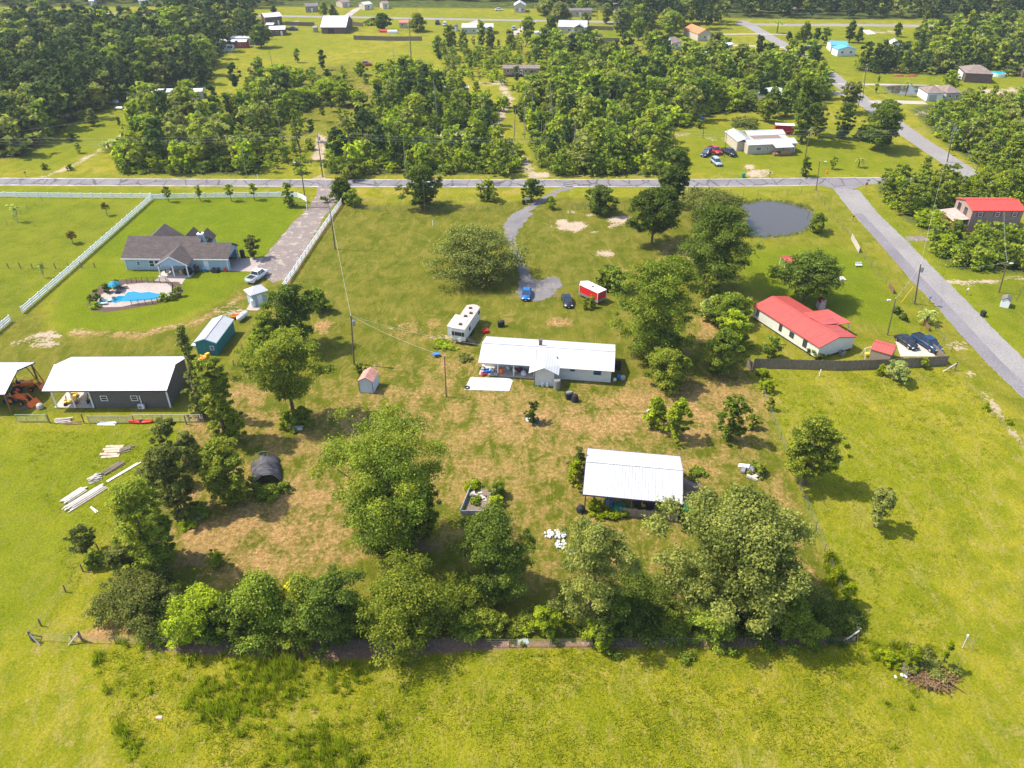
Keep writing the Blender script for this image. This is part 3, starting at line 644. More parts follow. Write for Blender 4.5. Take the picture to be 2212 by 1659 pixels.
T(352, 1098, 968, 104, 'oval', L_live, 'bushy tree right of the lumber piles, upper one of the column', zb=.1, lobes=.4)
T(385, 1120, 1040, 58, 'column', L_live, 'slim tree at the lower right of the bushy column', zb=.05)
T(298, 1224, 1042, 140, 'oval', L_olive, 'wide tree right of the long plank piles with dead pale twigs', zb=.08, gap=.7, lobes=.4)
T(345, 1200, 1100, 70, 'oval', L_mid, 'green tree behind the wide one right of the plank piles', zb=.08)
T(482, 1078, 948, 98, 'oval', L_olive, 'dense conical tree left of the black covered hoop house', zb=.04)
T(190, 1198, 1130, 72, 'round', L_live, 'small round tree on the near left fence line', zb=.25)
T(205, 1235, 1190, 50, 'bush', L_mid, 'low tree at the foot of the small round fence line tree', zb=.05)
for x, yb, yt, w_, lm, lb in ((400, 985, 935, 52, L_live, 'shrub below the pipe rails right of the sparse tree'), (432, 1010, 960, 50, L_mid, 'shrub between the sparse tree and the conical one'), (325, 1075, 1010, 62, L_live, 'shrub left of the bushy column beside the planks'), (385, 1060, 1000, 56, L_olive, 'shrub right of the bushy column'), (345, 1250, 1180, 80, L_mid, 'low shrub linking the wide tree and the hedge corner'), (255, 1240, 1180, 60, L_live, 'low shrub left of the wide tree'), (430, 905, 850, 46, L_live, 'shrub at the right end of the grey barn'), (480, 905, 850, 60, L_mid, 'shrub beside the lower part of the tall narrow tree'), (560, 800, 745, 70, L_mid, 'shrub below the leafy tree by the teal shed')):
    shrub(x, yb, yt, w_, lm, lb, lobes=.35)
# the hedge of trees along the near fence
HG = 'hedge trees along the near wire fence'
for x, yb, yt, w_, sh, lm, lb in (
    (290, 1380, 1205, 165, 'round', L_live, 'leftmost grey green tree at the corner of the near hedge'),
    (365, 1385, 1240, 110, 'oval', L_mid, 'second tree from the left in the near hedge'),
    (440, 1405, 1240, 110, 'oval', L_bright, 'green tree of the near hedge with a low branch over the fence'),
    (505, 1385, 1260, 90, 'oval', L_oak, 'darker tree of the near hedge behind the tall weeds'),
    (575, 1385, 1222, 120, 'cone', L_mid, 'pointed tree of the near hedge left of the yellow blossoms'),
    (655, 1385, 1225, 100, 'cone', L_olive, 'tree of the near hedge behind the yellow blossoms'),
    (730, 1388, 1215, 125, 'oval', L_oak, 'dark tree of the near hedge right of the yellow blossoms'),
    (868, 1385, 1192, 170, 'round', L_olive, 'widest yellow green tree of the near hedge'),
    (795, 1388, 1270, 90, 'oval', L_mid, 'low tree of the near hedge left of its widest tree'),
    (965, 1385, 1215, 130, 'oval', L_olive, 'tree of the near hedge right of its widest tree'),
    (1020, 1388, 1262, 70, 'oval', L_mid, 'short tree ending the taller left half of the near hedge')):
    T(x, yb, yt + 22, w_ * 1.18, sh, lm, lb, group=HG, zb=.02, lobes=.4, gap=.5)
for x, yb, yt, lb in ((775, 300, 232, 'left one of two dark thin pines above the pole by the road'), (800, 302, 240, 'right one of two dark thin pines above the pole by the road'), (1112 - 290, 262, 180, 'tall thin pine at the left edge of the young wood'), (650, 345, 235, 'thin yellowing tree left of the tall road pole')):
    T(x, yb, yt, 24, 'column', L_pine if x > 700 else L_olive, lb, name='pine_tree' if x > 700 else 'broadleaf_tree', zb=.35, lobes=.4, gap=1)
T(638, 1345, 1262, 60, 'round', L_yel, 'yellow blossoming vine clump in the near hedge', zb=.55, dens=.5, trunk=False, name='flowering_vine')
SHG = 'low shrubs along the near wire fence'
for x, yb, yt, w_, lm, lb in (
    (1072, 1378, 1318, 70, L_olive, 'yellowish low shrub by the near fence, first right of the tall hedge trees'),
    (1125, 1380, 1322, 75, L_olive, 'yellowish low shrub above the grey board on the ground'),
    (1180, 1380, 1312, 70, L_bright, 'bright low shrub right of the grey board'),
    (1285, 1400, 1330, 70, L_bright, 'bright shrub at the foot of the tree by the white rubble'),
    (1375, 1385, 1262, 150, L_oak, 'dark wide shrub between the two largest near trees'),
    (1330, 1385, 1290, 90, L_oak, 'dark shrub left of the wide dark one near the fence'),
    (1460, 1392, 1300, 110, L_mid, 'green shrub under the left side of the huge oak'),
    (1545, 1396, 1315, 110, L_mid, 'green shrub under the middle of the huge oak'),
    (1630, 1396, 1305, 120, L_oak, 'dark shrub under the right side of the huge oak'),
    (1715, 1396, 1300, 120, L_mid, 'mid green shrub right of the huge oak'),
    (1790, 1392, 1312, 110, L_oak, 'dark shrub nearest the near right fence corner'),
    (1755, 1340, 1262, 80, L_live, 'shrub between the huge oak and the right wire fence')):
    shrub(x, yb, yt, w_ * 1.1, lm, lb, group=SHG, lobes=.45)
# garden and roadside shrubs
for x, yb, yt, w_, sh, lm, lb in (
    (1438, 835, 750, 82, 'oval', L_olive, 'yellow green shrub right of the white ranch house'),
    (1562, 808, 712, 104, 'round', L_mid, 'flowering shrub left of the wooden privacy fence end'),
    (1578, 948, 856, 76, 'oval', L_mid, 'shrub standing rightmost in the brown yard behind the barn'),
    (1625, 925, 893, 30, 'round', L_olive, 'tiny shrub beside the rightmost yard shrub'),
    (1422, 930, 860, 46, 'cone', L_bright, 'left one of two touching bright shrubs in the yard'),
    (1465, 942, 866, 64, 'oval', L_bright, 'right one of two touching bright shrubs in the yard'),
    (1151, 910, 866, 38, 'oval', L_oak, 'small dark shrub ringed by a tire in the yard'),
    (1940, 826, 780, 66, 'round', L_pale, 'grey leaved shrub in front of the wooden privacy fence'),
    (1905, 812, 788, 34, 'bush', L_weed, 'bright weed shrub left of the grey leaved one by the privacy fence'),
    (465, 1231, 1188, 50, 'bush', L_bright, 'lone bright green shrub in the brown near left yard'),
    (915, 438, 360, 82, 'round', L_oak, 'dense dark tree on the roadside behind the lamp pole'),
    (1052, 432, 390, 44, 'round', L_olive, 'olive roadside shrub left of the driveway mouth'),
    (1150, 430, 387, 48, 'round', L_oak, 'dark roadside shrub beside the driveway mouth'),
    (738, 432, 384, 54, 'cone', L_oak, 'dark conical shrub at the end of the white driveway fence'),
    (757, 443, 410, 34, 'oval', L_mid, 'green shrub in front of the dark conical roadside one'),
    (1302, 457, 404, 68, 'round', L_oak, 'dark dense shrub behind the white sand patches'),
    (1225, 0, 0, 0, '', None, ''),
    (1193, 450, 424, 22, 'oval', L_bright, 'bright shrub at the driveway edge near the road'),
    (1325, 632, 575, 62, 'round', L_mid, 'wide shrub behind the red cargo trailer'),
    (1300, 625, 585, 30, 'oval', L_mid, 'narrow shrub just right of the red cargo trailer'),
    (1537, 655, 590, 60, 'round', L_olive, 'shrub right of the largest tree near the property line'),
    (1580, 700, 630, 84, 'round', L_mid, 'middle shrub in the clump left of the long red roofed home'),
    (1545, 690, 640, 60, 'round', L_pale, 'pale shrub in the clump left of the long red roofed home'),
    (1590, 745, 675, 84, 'round', L_bright, 'front shrub of the clump left of the long red roofed home'),
    (1600, 760, 718, 46, 'bush', L_mid, 'low shrub touching the left end of the privacy fence'),
    (1773, 502, 462, 42, 'round', L_mid, 'round shrub on the right bank of the large pond'),
    (1600, 508, 494, 26, 'bush', L_mid, 'low shrub on the near bank of the large pond'),
    (1671, 770, 728, 40, 'round', L_mid, 'small tree in front of the long white mobile home wall'),
    (1765, 778, 752, 40, 'bush', L_mid, 'low shrub at the near corner of the white mobile home'),
    (1668, 598, 575, 18, 'bush', L_bright, 'small shrub left of the red gazebo roof'),
    (1250, 1030, 968, 44, 'oval', L_live, 'shrub at the back left corner of the open barn'),
    (1243, 1042, 990, 40, 'bush', L_weed, 'bright weedy shrub left of the open barn'),
    (1505, 1035, 1005, 50, 'bush', L_mid, 'low shrub beside the ladder right of the open barn'),
    (1640, 1030, 995, 40, 'bush', L_olive, 'small shrub beside the white scrap right of the open barn'),
    (1740, 378, 341, 34, 'oval', L_oak, 'dark conical shrub at the roadside near a utility pole'),
    (800, 1, 1, 0, '', None, ''),
    (777, 812, 780, 28, 'oval', L_olive, 'shrub behind the pink roofed shed'),
    (950, 744, 738, 36, 'bush', L_bright, 'low bright plants in front of the camper'),
    (1005, 780, 768, 36, 'bush', L_live, 'low grey shrub in front of the ranch house porch'),
    (968, 760, 742, 34, 'bush', L_bright, 'bright low plants beside the blue wheelbarrow'),
    (1265, 668, 645, 18, 'bush', L_weed, 'bright tuft in front of the cargo trailer, left one of two'),
    (1279, 662, 637, 20, 'bush', L_weed, 'bright tuft in front of the cargo trailer, right one of two'),
    (157, 304, 285, 20, 'bush', L_oak, 'dark low shrub alone in the upper left clearing'),
    (97, 366, 353, 22, 'bush', L_mid, 'shrub beside the mouth of the sandy track'),
    (150, 368, 355, 18, 'bush', L_mid, 'shrub right of the sandy track near the road'),
    (198, 268, 235, 26, 'cone', L_live, 'small cone shaped tree in the upper left clearing'),
    (255, 268, 252, 12, 'oval', L_oak, 'tiny dark sapling in the upper left clearing'),
    (165, 328, 307, 18, 'oval', L_bright, 'bright sapling left of the palm in the clearing'),
    (620, 440, 395, 26, 'oval', L_mid, 'young tree near the curved end of the white front fence'),
    (627, 442, 425, 16, 'oval', L_olive, 'small shrub beside the curved end of the white front fence'),
    (1912, 308, 217, 76, 'round', L_oak, 'broad dark tree beside the diagonal road'),
    (1743, 292, 168, 76, 'column', L_oak, 'tall dense tree right of the tan house'),
    (1770, 285, 225, 50, 'round', L_live, 'tree behind the tall one right of the tan house'),
    (1825, 290, 222, 44, 'oval', L_oak, 'slim oak between the tall tree and the diagonal road'),
    (1840, 235, 180, 40, 'vase', L_live, 'thin tree beside the pole on the diagonal road'),
    (1870, 298, 270, 46, 'bush', L_oak, 'dark shrub under the broad tree by the diagonal road'),
    (1817, 296, 281, 26, 'bush', L_mid, 'low round shrub at the foot of the slim oak'),
    (1846, 298, 289, 16, 'bush', L_bright, 'tiny bright shrub in the tan house yard'),
    (1800, 362, 338, 22, 'round', L_bright, 'small fruit tree in the lawn by the road'),
    (1607, 275, 255, 56, 'bush', L_live, 'overgrown shrub heap behind the tan house'),
    (1475, 270, 245, 44, 'round', L_bright, 'bright shrub at the edge of the tan house lawn'),
    (1510, 275, 258, 20, 'round', L_olive, 'small shrub at the left back of the tan house lawn'),
    (1420, 335, 302, 56, 'round', L_bright, 'bright shrub left of the tan house lawn'),
    (1897, 196, 165, 14, 'oval', L_mid, 'sapling beside the far small pond'),
    (2060, 195, 152, 44, 'round', L_bright, 'bright round tree left of the brown hip roofed house'),
    (545, 552, 510, 32, 'vase', L_live, 'small tree beside the open garage of the blue house'),
    (1936, 678, 663, 28, 'bush', L_oak, 'dark shrub at the foot of the leaning yard pole'),
    (1951, 692, 676, 24, 'bush', L_oak, 'second dark shrub near the leaning yard pole'),
    (250, 622, 603, 22, 'bush', L_mid, 'shrub behind the pool umbrella'),
    (227, 632, 612, 22, 'bush', L_mid, 'shrub on the left back side of the pool'),
    (208, 650, 626, 26, 'bush', L_mid, 'tall shrub on the left side of the pool'),
    (195, 655, 636, 18, 'bush', L_mid, 'outer shrub on the left side of the pool'),
    (204, 668, 652, 22, 'bush', L_bright, 'shrub at the front left corner of the pool bed'),
    (354, 652, 633, 22, 'bush', L_bright, 'shrub at the front right corner of the pool'),
    (372, 647, 632, 22, 'bush', L_bright, 'shrub in the right end of the pool bed'),
    (385, 640, 618, 20, 'bush', L_mid, 'tallest shrub at the right end of the pool bed')):
    if lm is None: continue
    if cat_tree := ('tree' in lb or 'oak' in lb or 'sapling' in lb): T(x, yb, yt, w_, sh, lm, lb, zb=.1, lobes=.35)
    else: shrub(x, yb, yt, w_, lm, lb, shape=sh, lobes=.4)
# young trees along the white front fence, orange saplings
YG = 'young trees in a row behind the white front fence'
for x, yb, yt, w_, lb in ((365, 436, 403, 19, 'leftmost young tree in the row by the white front fence'), (433, 434, 402, 19, 'second young tree from the left by the white front fence'),
                          (500, 434, 400, 21, 'third young tree from the left by the white front fence'), (550, 432, 396, 22, 'brightest fourth young tree by the white front fence')):
    T(x, yb, yt, w_, 'oval', L_mid if x < 520 else L_bright, lb, group=YG, zb=.35)
for x, yb, yt, w_, lb in ((158, 526, 499, 24, 'orange leaved sapling in the left field beside the long white fence'), (232, 465, 438, 22, 'yellowing sapling near the top of the left field')):
    T(x, yb, yt, w_, 'dome', L_orange, lb, zb=.5, name='sapling')
for x, yb, yt, w_, lb in ((38, 480, 440, 30, 'pale bare sapling in the left field corner'), (95, 600, 570, 18, 'thin bare sapling near the left field posts')):
    T(x, yb, yt, w_, 'vase', L_pale, lb, zb=.3, dens=.12, name='sapling', bark=M_palebark)
# palms
def palm(x, yb, yt, w_, label, trunkh=True):
    loc = at(x, yb); H = h_from(x, yb, yt); R = w_ / ppm(yb) / 2; g = np.random.default_rng(int(x)); root = thing('palm_tree', label, 'palm', loc)
    C = []; Nn = []; S = []; V = []
    zc = H - R * .55 if trunkh else H * .35
    for i in range(26):
        a = g.uniform(0, 6.28); el = g.uniform(-.5, 1.2)
        for j in range(9):
            u = (j + 1) / 9; r = R * u * math.cos(el * .8); z = zc + R * (.7 * math.sin(el) * u - .55 * u * u)
            C.append((r * math.cos(a), r * math.sin(a), max(.1, z))); Nn.append((-.3 * math.cos(a), -.3 * math.sin(a), 1)); S.append(R * .2); V.append(g.uniform(.3, .9))
    me = leafmesh('crown', np.array(C), np.array(Nn) + g.normal(size=(len(C), 3)) * .3, np.array(S), np.array(V), L_pale if trunkh else L_live, .4)
    c = bpy.data.objects.new('crown', me); COL.objects.link(c); c.parent = root
    MB().cyl((0, 0, -.1), (0, 0, zc), max(.12, R * .12), max(.1, R * .1), 8).build('trunk', M_bark, root)
palm(1955, 208, 172, 20, 'fan palm standing beside the small far pond')
palm(1854, 361, 338, 22, 'small fan palm in the lawn near the road junction')
palm(2000, 697, 665, 46, 'silvery palm on the verge beside the blue mailbox')
palm(236, 324, 296, 42, 'short bushy palm beside the sandy track')
palm(1678, 72, 40, 22, 'far palm beside the start of the diagonal road')

# woodland: individual trees near, one mass far
def protos():
    out = []
    specs = [('round', L_wood, 11, 4.4, .12), ('oval', L_mid, 11.5, 3.6, .08), ('cone', L_olive, 11, 3.8, .05), ('round', L_live, 10, 4.6, .1), ('oval', L_mid, 9, 3.2, .05), ('column', L_bright, 8.5, 2.7, .08),
             ('vase', L_olive, 12, 3.6, .22), ('cone', L_wood, 12.5, 3.4, .1), ('column', L_pine, 13, 2.0, .45), ('vase', L_live, 10, 3.4, .2)]
    for i, (sh, lm, H, R, zb) in enumerate(specs):
        p, n, s, v, cc, cr = crown(H, R, H * zb, sh, 60, 3000, .36, 900 + i, .7, .5)
        out.append((leafmesh('crown', p, n, s, v, lm, seed=i), limbs(H, R, H * zb, cc, cr, 70 + i, nl=6), H, (p, n, s, v), lm))
    return out
PRO = protos(); TR_ME = []
for me, lb_, H, pa, lm in PRO:
    m = bpy.data.meshes.new('trunk'); m.from_pydata(lb_.v, [], lb_.f); m.materials.append(M_bark); m.update(); TR_ME.append(m)
def inpoly(x, y, P):
    c = False; n = len(P)
    for i in range(n):
        a = P[i]; b = P[(i + 1) % n]
        if (a[1] > y) != (b[1] > y) and x < (b[0] - a[0]) * (y - a[1]) / (b[1] - a[1]) + a[0]: c = not c
    return c
# clearings kept free of woodland (photo position, radius in metres)
CLEAR = [(375, 208, 14), (400, 225, 7), (440, 205, 8), (700, 330, 5), (985, 293, 8), (945, 291, 8), (1125, 165, 10), (985, 195, 7), (1075, 250, 3), (1620, 210, 7), (1580, 190, 4), (1690, 225, 8), (1640, 200, 5), (1530, 120, 9), (1480, 110, 8), (2010, 225, 10), (1965, 250, 6), (2120, 480, 9), (2075, 500, 4), (2150, 490, 6), (2190, 475, 6), (1990, 240, 4), (2040, 228, 6),
         (60, 245, 2), (95, 45, 8), (190, 48, 9), (255, 45, 7), (290, 45, 7), (510, 100, 9), (1700, 205, 9)]
def scatter(poly, sp, seed):
    g = random.Random(seed); P = W(poly); xs = [p.x for p in P]; yy = [p.y for p in P]; out = []
    x = min(xs)
    while x < max(xs):
        y = min(yy)
        while y < max(yy):
            px = x + g.uniform(-.42, .42) * sp; py = y + g.uniform(-.42, .42) * sp; y += sp
            if not inpoly(px, py, P) or abs(px) > py * .70 + 22: continue
            if any((at(c[0], c[1]).xy - Vector((px, py))).length < c[2] for c in CLEAR): continue
            out.append((px, py))
        x += sp
    return out
PATCH = {
 'left': (6.2, (3, 0, 3, 0, 1, 7, 0, 8), (.65, 1.3), 'tree in the dense dark woods filling the upper left of the photo', 'woods in the upper left'),
 'leftroad': (6.2, (1, 3, 5, 6, 8, 2, 9), (.6, 1.1), 'tree in the thin wood left of the field track, beyond the road', 'thin wood left of the field track'),
 'mid': (5.5, (1, 2, 4, 5, 8, 6, 5, 9), (.4, .95), 'tree in the thick young wood beyond the middle of the road', 'young wood beyond the road'),
 'midright': (5.5, (1, 3, 2, 4, 1, 5, 8), (.45, 1.05), 'tree in the wood of bare snags left of the tan house lawn', 'snag wood by the tan house'),
 'right': (5.2, (1, 1, 3, 2, 4), (.42, .72), 'tree in the wood on the right side of the diagonal road', 'wood right of the diagonal road'),
 'corner': (4.6, (1, 5, 2, 4, 5), (.4, .68), 'tree in the thicket at the road corner beside the brick house', 'thicket at the road corner'),
 'brick': (4.6, (5, 1, 4), (.36, .56), 'tree in the thicket in front of the red roofed brick house', 'thicket in front of the brick house'),
 'farright': (6.5, (0, 1, 3, 7, 2), (.55, .95), 'tree in the woods between the far right houses and the far road', 'woods at the far right'),
}
cand = []
for i, (k, (sp, kinds, sr, lb, gr)) in enumerate(PATCH.items()):
    for (px, py) in scatter(WOODS[k], sp, 50 + i): cand.append((py, px, k))
# trees one can tell apart between the far houses
LONE = [(560, 95, 55, 40), (590, 28, 12, 14), (800, 52, 40, 35), (820, 60, 30, 40), (700, 30, 5, 20), (720, 40, 10, 22), (905, 62, 30, 40), (945, 110, 78, 32), (970, 100, 55, 30), (1000, 105, 65, 22), (1040, 95, 45, 20), (1060, 105, 60, 26), (1100, 100, 65, 24),
        (1140, 80, 38, 24), (1175, 100, 60, 30), (1205, 115, 85, 26), (1190, 78, 35, 24), (1160, 120, 80, 30), (1265, 55, 28, 20), (1400, 95, 50, 30), (1420, 105, 65, 32), (1380, 80, 40, 24), (1345, 65, 20, 40), (1390, 50, 10, 50), (1450, 70, 25, 50), (1360, 40, 5, 40), (1310, 45, 8, 30),
        (1740, 85, 48, 26), (1785, 88, 60, 22), (1765, 92, 62, 18), (1838, 85, 45, 24), (1857, 88, 60, 18), (1700, 240, 175, 46), (1672, 242, 190, 40), (1660, 255, 215, 40), (1722, 100, 70, 16), (1705, 85, 70, 12), (2000, 65, 25, 26), (2030, 75, 45, 20), (1940, 75, 50, 18), (1990, 90, 55, 30), (1210, 40, 5, 40), (1180, 30, 0, 40), (1260, 20, -10, 40), (1690, 145, 110, 30), (640, 130, 105, 16), (695, 145, 108, 18), (1550, 115, 70, 40),
        (705, 210, 170, 50), (735, 205, 175, 40), (650, 225, 190, 60), (640, 180, 148, 50), (735, 225, 188, 34), (770, 225, 195, 30), (600, 170, 140, 50), (775, 160, 135, 30), (820, 158, 135, 40), (760, 378, 345, 60), (790, 300, 235, 30), (870, 180, 165, 30)]
for (x, yb, yt, w_) in LONE:
    r = rnd.random(); kind = L_bright if (yb > 155 and yb < 230) else (L_oak, L_mid, L_olive, L_live)[int(r * 4)]
    P_ = at(x, yb)
    T(x, yb, yt, w_, rnd.choice(['round', 'oval', 'cone']), kind, 'bright bushy tree in the marshy field left of the middle woods' if kind is L_bright else 'tree standing in the open between the far houses', group='trees in the marshy field' if kind is L_bright else 'trees between the far houses', name='far_tree', zb=.12, ls=.75 if yb < 120 else .5)
cand.sort()
NIND = 300 - NTREE[0]; indiv = cand[:max(NIND, 60)]; rest = cand[max(NIND, 60):]
proto_used = {}
LOOK = ['dark round', 'green oval', 'olive pointed', 'grey green round', 'small green', 'bright narrow', 'spreading olive', 'tall dark pointed', 'thin dark pine', 'spreading grey green']
WHERE = {'left': 'woods filling the upper left', 'leftroad': 'thin wood left of the field track', 'mid': 'young wood beyond the road', 'midright': 'snag wood by the tan house', 'right': 'wood right of the diagonal road', 'corner': 'thicket at the road corner', 'brick': 'thicket before the brick house', 'farright': 'woods at the far right'}
ORD = 'first second third fourth fifth sixth seventh eighth ninth tenth eleventh twelfth thirteenth fourteenth fifteenth sixteenth seventeenth eighteenth nineteenth twentieth'.split() + ['%d%s' % (i, {1: 'st', 2: 'nd', 3: 'rd'}.get(i % 10, 'th')) for i in range(21, 90)]
GRP = {}
for n_, (py, px, k) in enumerate(indiv):
    sp, kinds, sr, lb, gr = PATCH[k]; i = rnd.choice(kinds); s = rnd.uniform(*sr); sx = s * rnd.uniform(.85, 1.2)
    root = thing('woodland_tree', lb, 'tree', (px, py, 0), rnd.uniform(0, 6.28), gr); root.scale = (sx, sx, s); GRP.setdefault((LOOK[i], WHERE[k]), []).append((px / py, root))
    c = bpy.data.objects.new('crown', PRO[i][0]); COL.objects.link(c); c.parent = root
    t_ = bpy.data.objects.new('trunk', TR_ME[i]); COL.objects.link(t_); t_.parent = root
for (lk, wh), l in GRP.items():
    for j, (_, o) in enumerate(sorted(l, key=lambda t: t[0])): o['label'] = '%s %s tree from left in the %s' % (ORD[j], lk, wh)
for gname, txt in (('trees between the far houses', 'tree from the left standing between the far houses'), ('trees in the marshy field', 'bright bushy tree from the left in the marshy field')):
    for j, o in enumerate(sorted([o for o in COL.objects if o.get('group') == gname], key=lambda o: o.location.x / o.location.y)): o['label'] = ORD[j] + ' ' + txt
def mass(name, pts, lms, label, hr, lsc=1.0, sub=1, kindsfn=None):
    """many far trees as one object"""
    mats = []; CO = []; VV = []; MI = []; g = np.random.default_rng(5)
    for (px, py, i, sx, sz) in pts:
        p, n, s, v = PRO[i][3]; k = g.permutation(len(p))[:len(p) // sub]; a = g.uniform(0, 6.28); ca, sa = math.cos(a), math.sin(a)
        q = np.stack([(p[k, 0] * ca - p[k, 1] * sa) * sx + px, (p[k, 0] * sa + p[k, 1] * ca) * sx + py, p[k, 2] * sz], 1)
        nn = np.stack([n[k, 0] * ca - n[k, 1] * sa, n[k, 0] * sa + n[k, 1] * ca, n[k, 2]], 1); nn /= np.linalg.norm(nn, axis=1, keepdims=True) + 1e-9
        u = np.cross(nn, g.normal(size=nn.shape)); u /= np.linalg.norm(u, axis=1, keepdims=True) + 1e-9; w_ = np.cross(nn, u); ss = (s[k] * lsc * sx)[:, None]
        CO.append(np.stack([q + u * ss, q + w_ * ss * .65, q - u * ss, q - w_ * ss * .65], 1).reshape(-1, 3)); VV.append(np.clip(v[k] + g.normal() * .12, 0, 1))
        lm = PRO[i][4]
        if lm not in mats: mats.append(lm)
        MI.append(np.full(len(k), mats.index(lm)))
    me = quadmesh(name, np.concatenate(CO), np.concatenate(VV), mats[0])
    for m in mats[1:]: me.materials.append(m)
    me.polygons.foreach_set('material_index', np.concatenate(MI).astype(np.int32))
    o = bpy.data.objects.new(name, me); COL.objects.link(o); tag(o, label, 'woods', kind='stuff'); return o
pts = []
for (py, px, k) in rest:
    sp, kinds, sr, lb, gr = PATCH[k]; s = rnd.uniform(*sr); pts.append((px, py, rnd.choice(kinds), s * rnd.uniform(.9, 1.2), s))
for poly, sp in (([(-500, 18), (-500, -70), (2700, -70), (2700, 40), (2212, 42), (1620, 40), (1560, 25), (1480, 38), (1400, 45), (1330, 30), (1200, 8), (900, 2), (700, -5), (590, 8), (560, 22), (480, 12), (350, 0), (240, 8), (140, 10)], 9.5),
                 ([(1350, 75), (1560, 60), (1590, 45), (1420, 42), (1350, 55)], 9), ([(350, 60), (540, 70), (540, 40), (450, 30), (350, 40)], 8),):
    for (px, py) in scatter(poly, sp, 99): pts.append((px, py, rnd.choice((0, 0, 3, 7, 7, 8)), rnd.uniform(1.0, 1.35), rnd.uniform(.9, 1.35)))
mass('forest', pts, None, 'distant woods massed beyond the houses and along the top of the view', None, 1.7, 4)
# undergrowth in every wood
und = []
for i, (k, P_) in enumerate(WOODS.items()):
    for (px, py) in scatter(P_, 2.7 if k not in ('left', 'farright') else 5.5, 300 + i): und.append((px, py, rnd.choice((1, 4, 5, 2) if k not in ('left', 'farright') else (0, 3)), rnd.uniform(.35, .75), rnd.uniform(.10, .42)))
mass('undergrowth', und, None, 'leafy undergrowth on the floor of the woods beyond the road', None, 1.5, 9)
# rough bushes filling the marshy field edge
und = []
for poly in ([(560, 190), (640, 165), (760, 165), (750, 205), (690, 225), (650, 250), (560, 330), (480, 330)], [(560, 250), (640, 245), (665, 375), (420, 378)], [(1120, 200), (1200, 140), (1130, 110), (950, 115), (960, 150)]):
    for (px, py) in scatter(poly, 5.5, 77): und.append((px, py, rnd.choice((5, 2, 5, 1)), rnd.uniform(.35, .7), rnd.uniform(.15, .42)))
for poly, sp, hs in (([(600, 175), (830, 165), (810, 250), (770, 290), (700, 330), (560, 370), (570, 300)], 9, (.18, .5)), ([(920, 100), (1200, 90), (1190, 190), (1120, 230), (1080, 200), (960, 150)], 8, (.2, .7)), ([(1080, 230), (1160, 220), (1150, 340), (1110, 300)], 8, (.2, .5))):
    for (px, py) in scatter(poly, sp, 78): und.append((px, py, rnd.choice((5, 2, 9, 1, 8)), rnd.uniform(.3, .75), rnd.uniform(*hs)))
mass('scrub', und, None, 'bright scrub growing over the marshy field beyond the road', None, 1.5, 6)
# bare snags
def snag(x, yb, yt, label, lean=0.0, r=.16, twigs=3, g_='bare dead trunks in the woods beyond the road'):
    loc = at(x, yb); H = h_from(x, yb, yt); g = random.Random(int(x)); mb = MB(); k = 5
    P_ = [Vector((lean * H * i / k + g.uniform(-.05, .05), g.uniform(-.1, .1), H * i / k)) for i in range(k + 1)]
    for i in range(k): mb.cyl(P_[i], P_[i + 1], r * (1 - .55 * i / k), r * (1 - .55 * (i + 1) / k), 6, i == k - 1)
    for j in range(twigs):
        i = g.randint(2, k - 1); a = g.uniform(0, 6.28); mb.cyl(P_[i], P_[i] + Vector((math.cos(a) * .9, math.sin(a) * .9, .7)), r * .3, .02, 4, False)
    root = mb.build('dead_trunk', M_palebark); root.location = loc; tag(root, label, 'dead tree', g_); return root
for i, (x, yb, yt, ln) in enumerate(((1110, 300, 235, .06), (1133, 300, 222, 0), (1149, 285, 195, -.01), (1178, 310, 260, 0), (1197, 280, 172, -.12), (1215, 268, 230, 0), (1240, 330, 262, 0), (1258, 285, 210, 0), (1275, 325, 258, .05), (1288, 262, 232, 0),
                                (1296, 318, 282, .03), (1310, 320, 250, .02), (1327, 330, 255, 0), (1416, 175, 137, 0), (1450, 155, 95, .02), (1462, 150, 85, .06), (856, 178, 105, -.03), (888, 60 + 130 - 55, 42, 0), (946, 270, 172, -.05), (1081, 310, 238, -.03),
                                (575, 200, 118, -.06), (598, 190, 110, -.05), (720, 325, 297, 0), (618, 340, 240, -.04), (750, 350, 300, 0), (372, 340, 300, -.1), (385, 350, 290, -.18), (395, 345, 295, -.15), (400, 350, 300, -.12), (352, 340, 305, -.12), (453, 320, 210, -.1))):
    snag(x, yb, yt, 'bare grey dead trunk standing in the woods beyond the road', ln, .13 if i % 3 else .19)

g = random.Random(21)
for poly, n in ((WOODS['leftroad'], 14), (WOODS['mid'], 16), (WOODS['midright'], 20)):
    xs = [p[0] for p in poly]; yy = [p[1] for p in poly]; k = 0
    while k < n:
        x, y = g.uniform(min(xs), max(xs)), g.uniform(min(yy), max(yy))
        if inpoly(x, y, poly): k += 1; snag(x, y, y - g.uniform(35, 75) * (y + 100) / 400, 'x', g.uniform(-.12, .12), g.uniform(.07, .12))
for j, o in enumerate(sorted([o for o in COL.objects if o.name.startswith('dead_trunk')], key=lambda o: o.location.x / o.location.y)): o['label'] = ORD[j] + ' bare grey dead trunk from the left in the woods beyond the road'
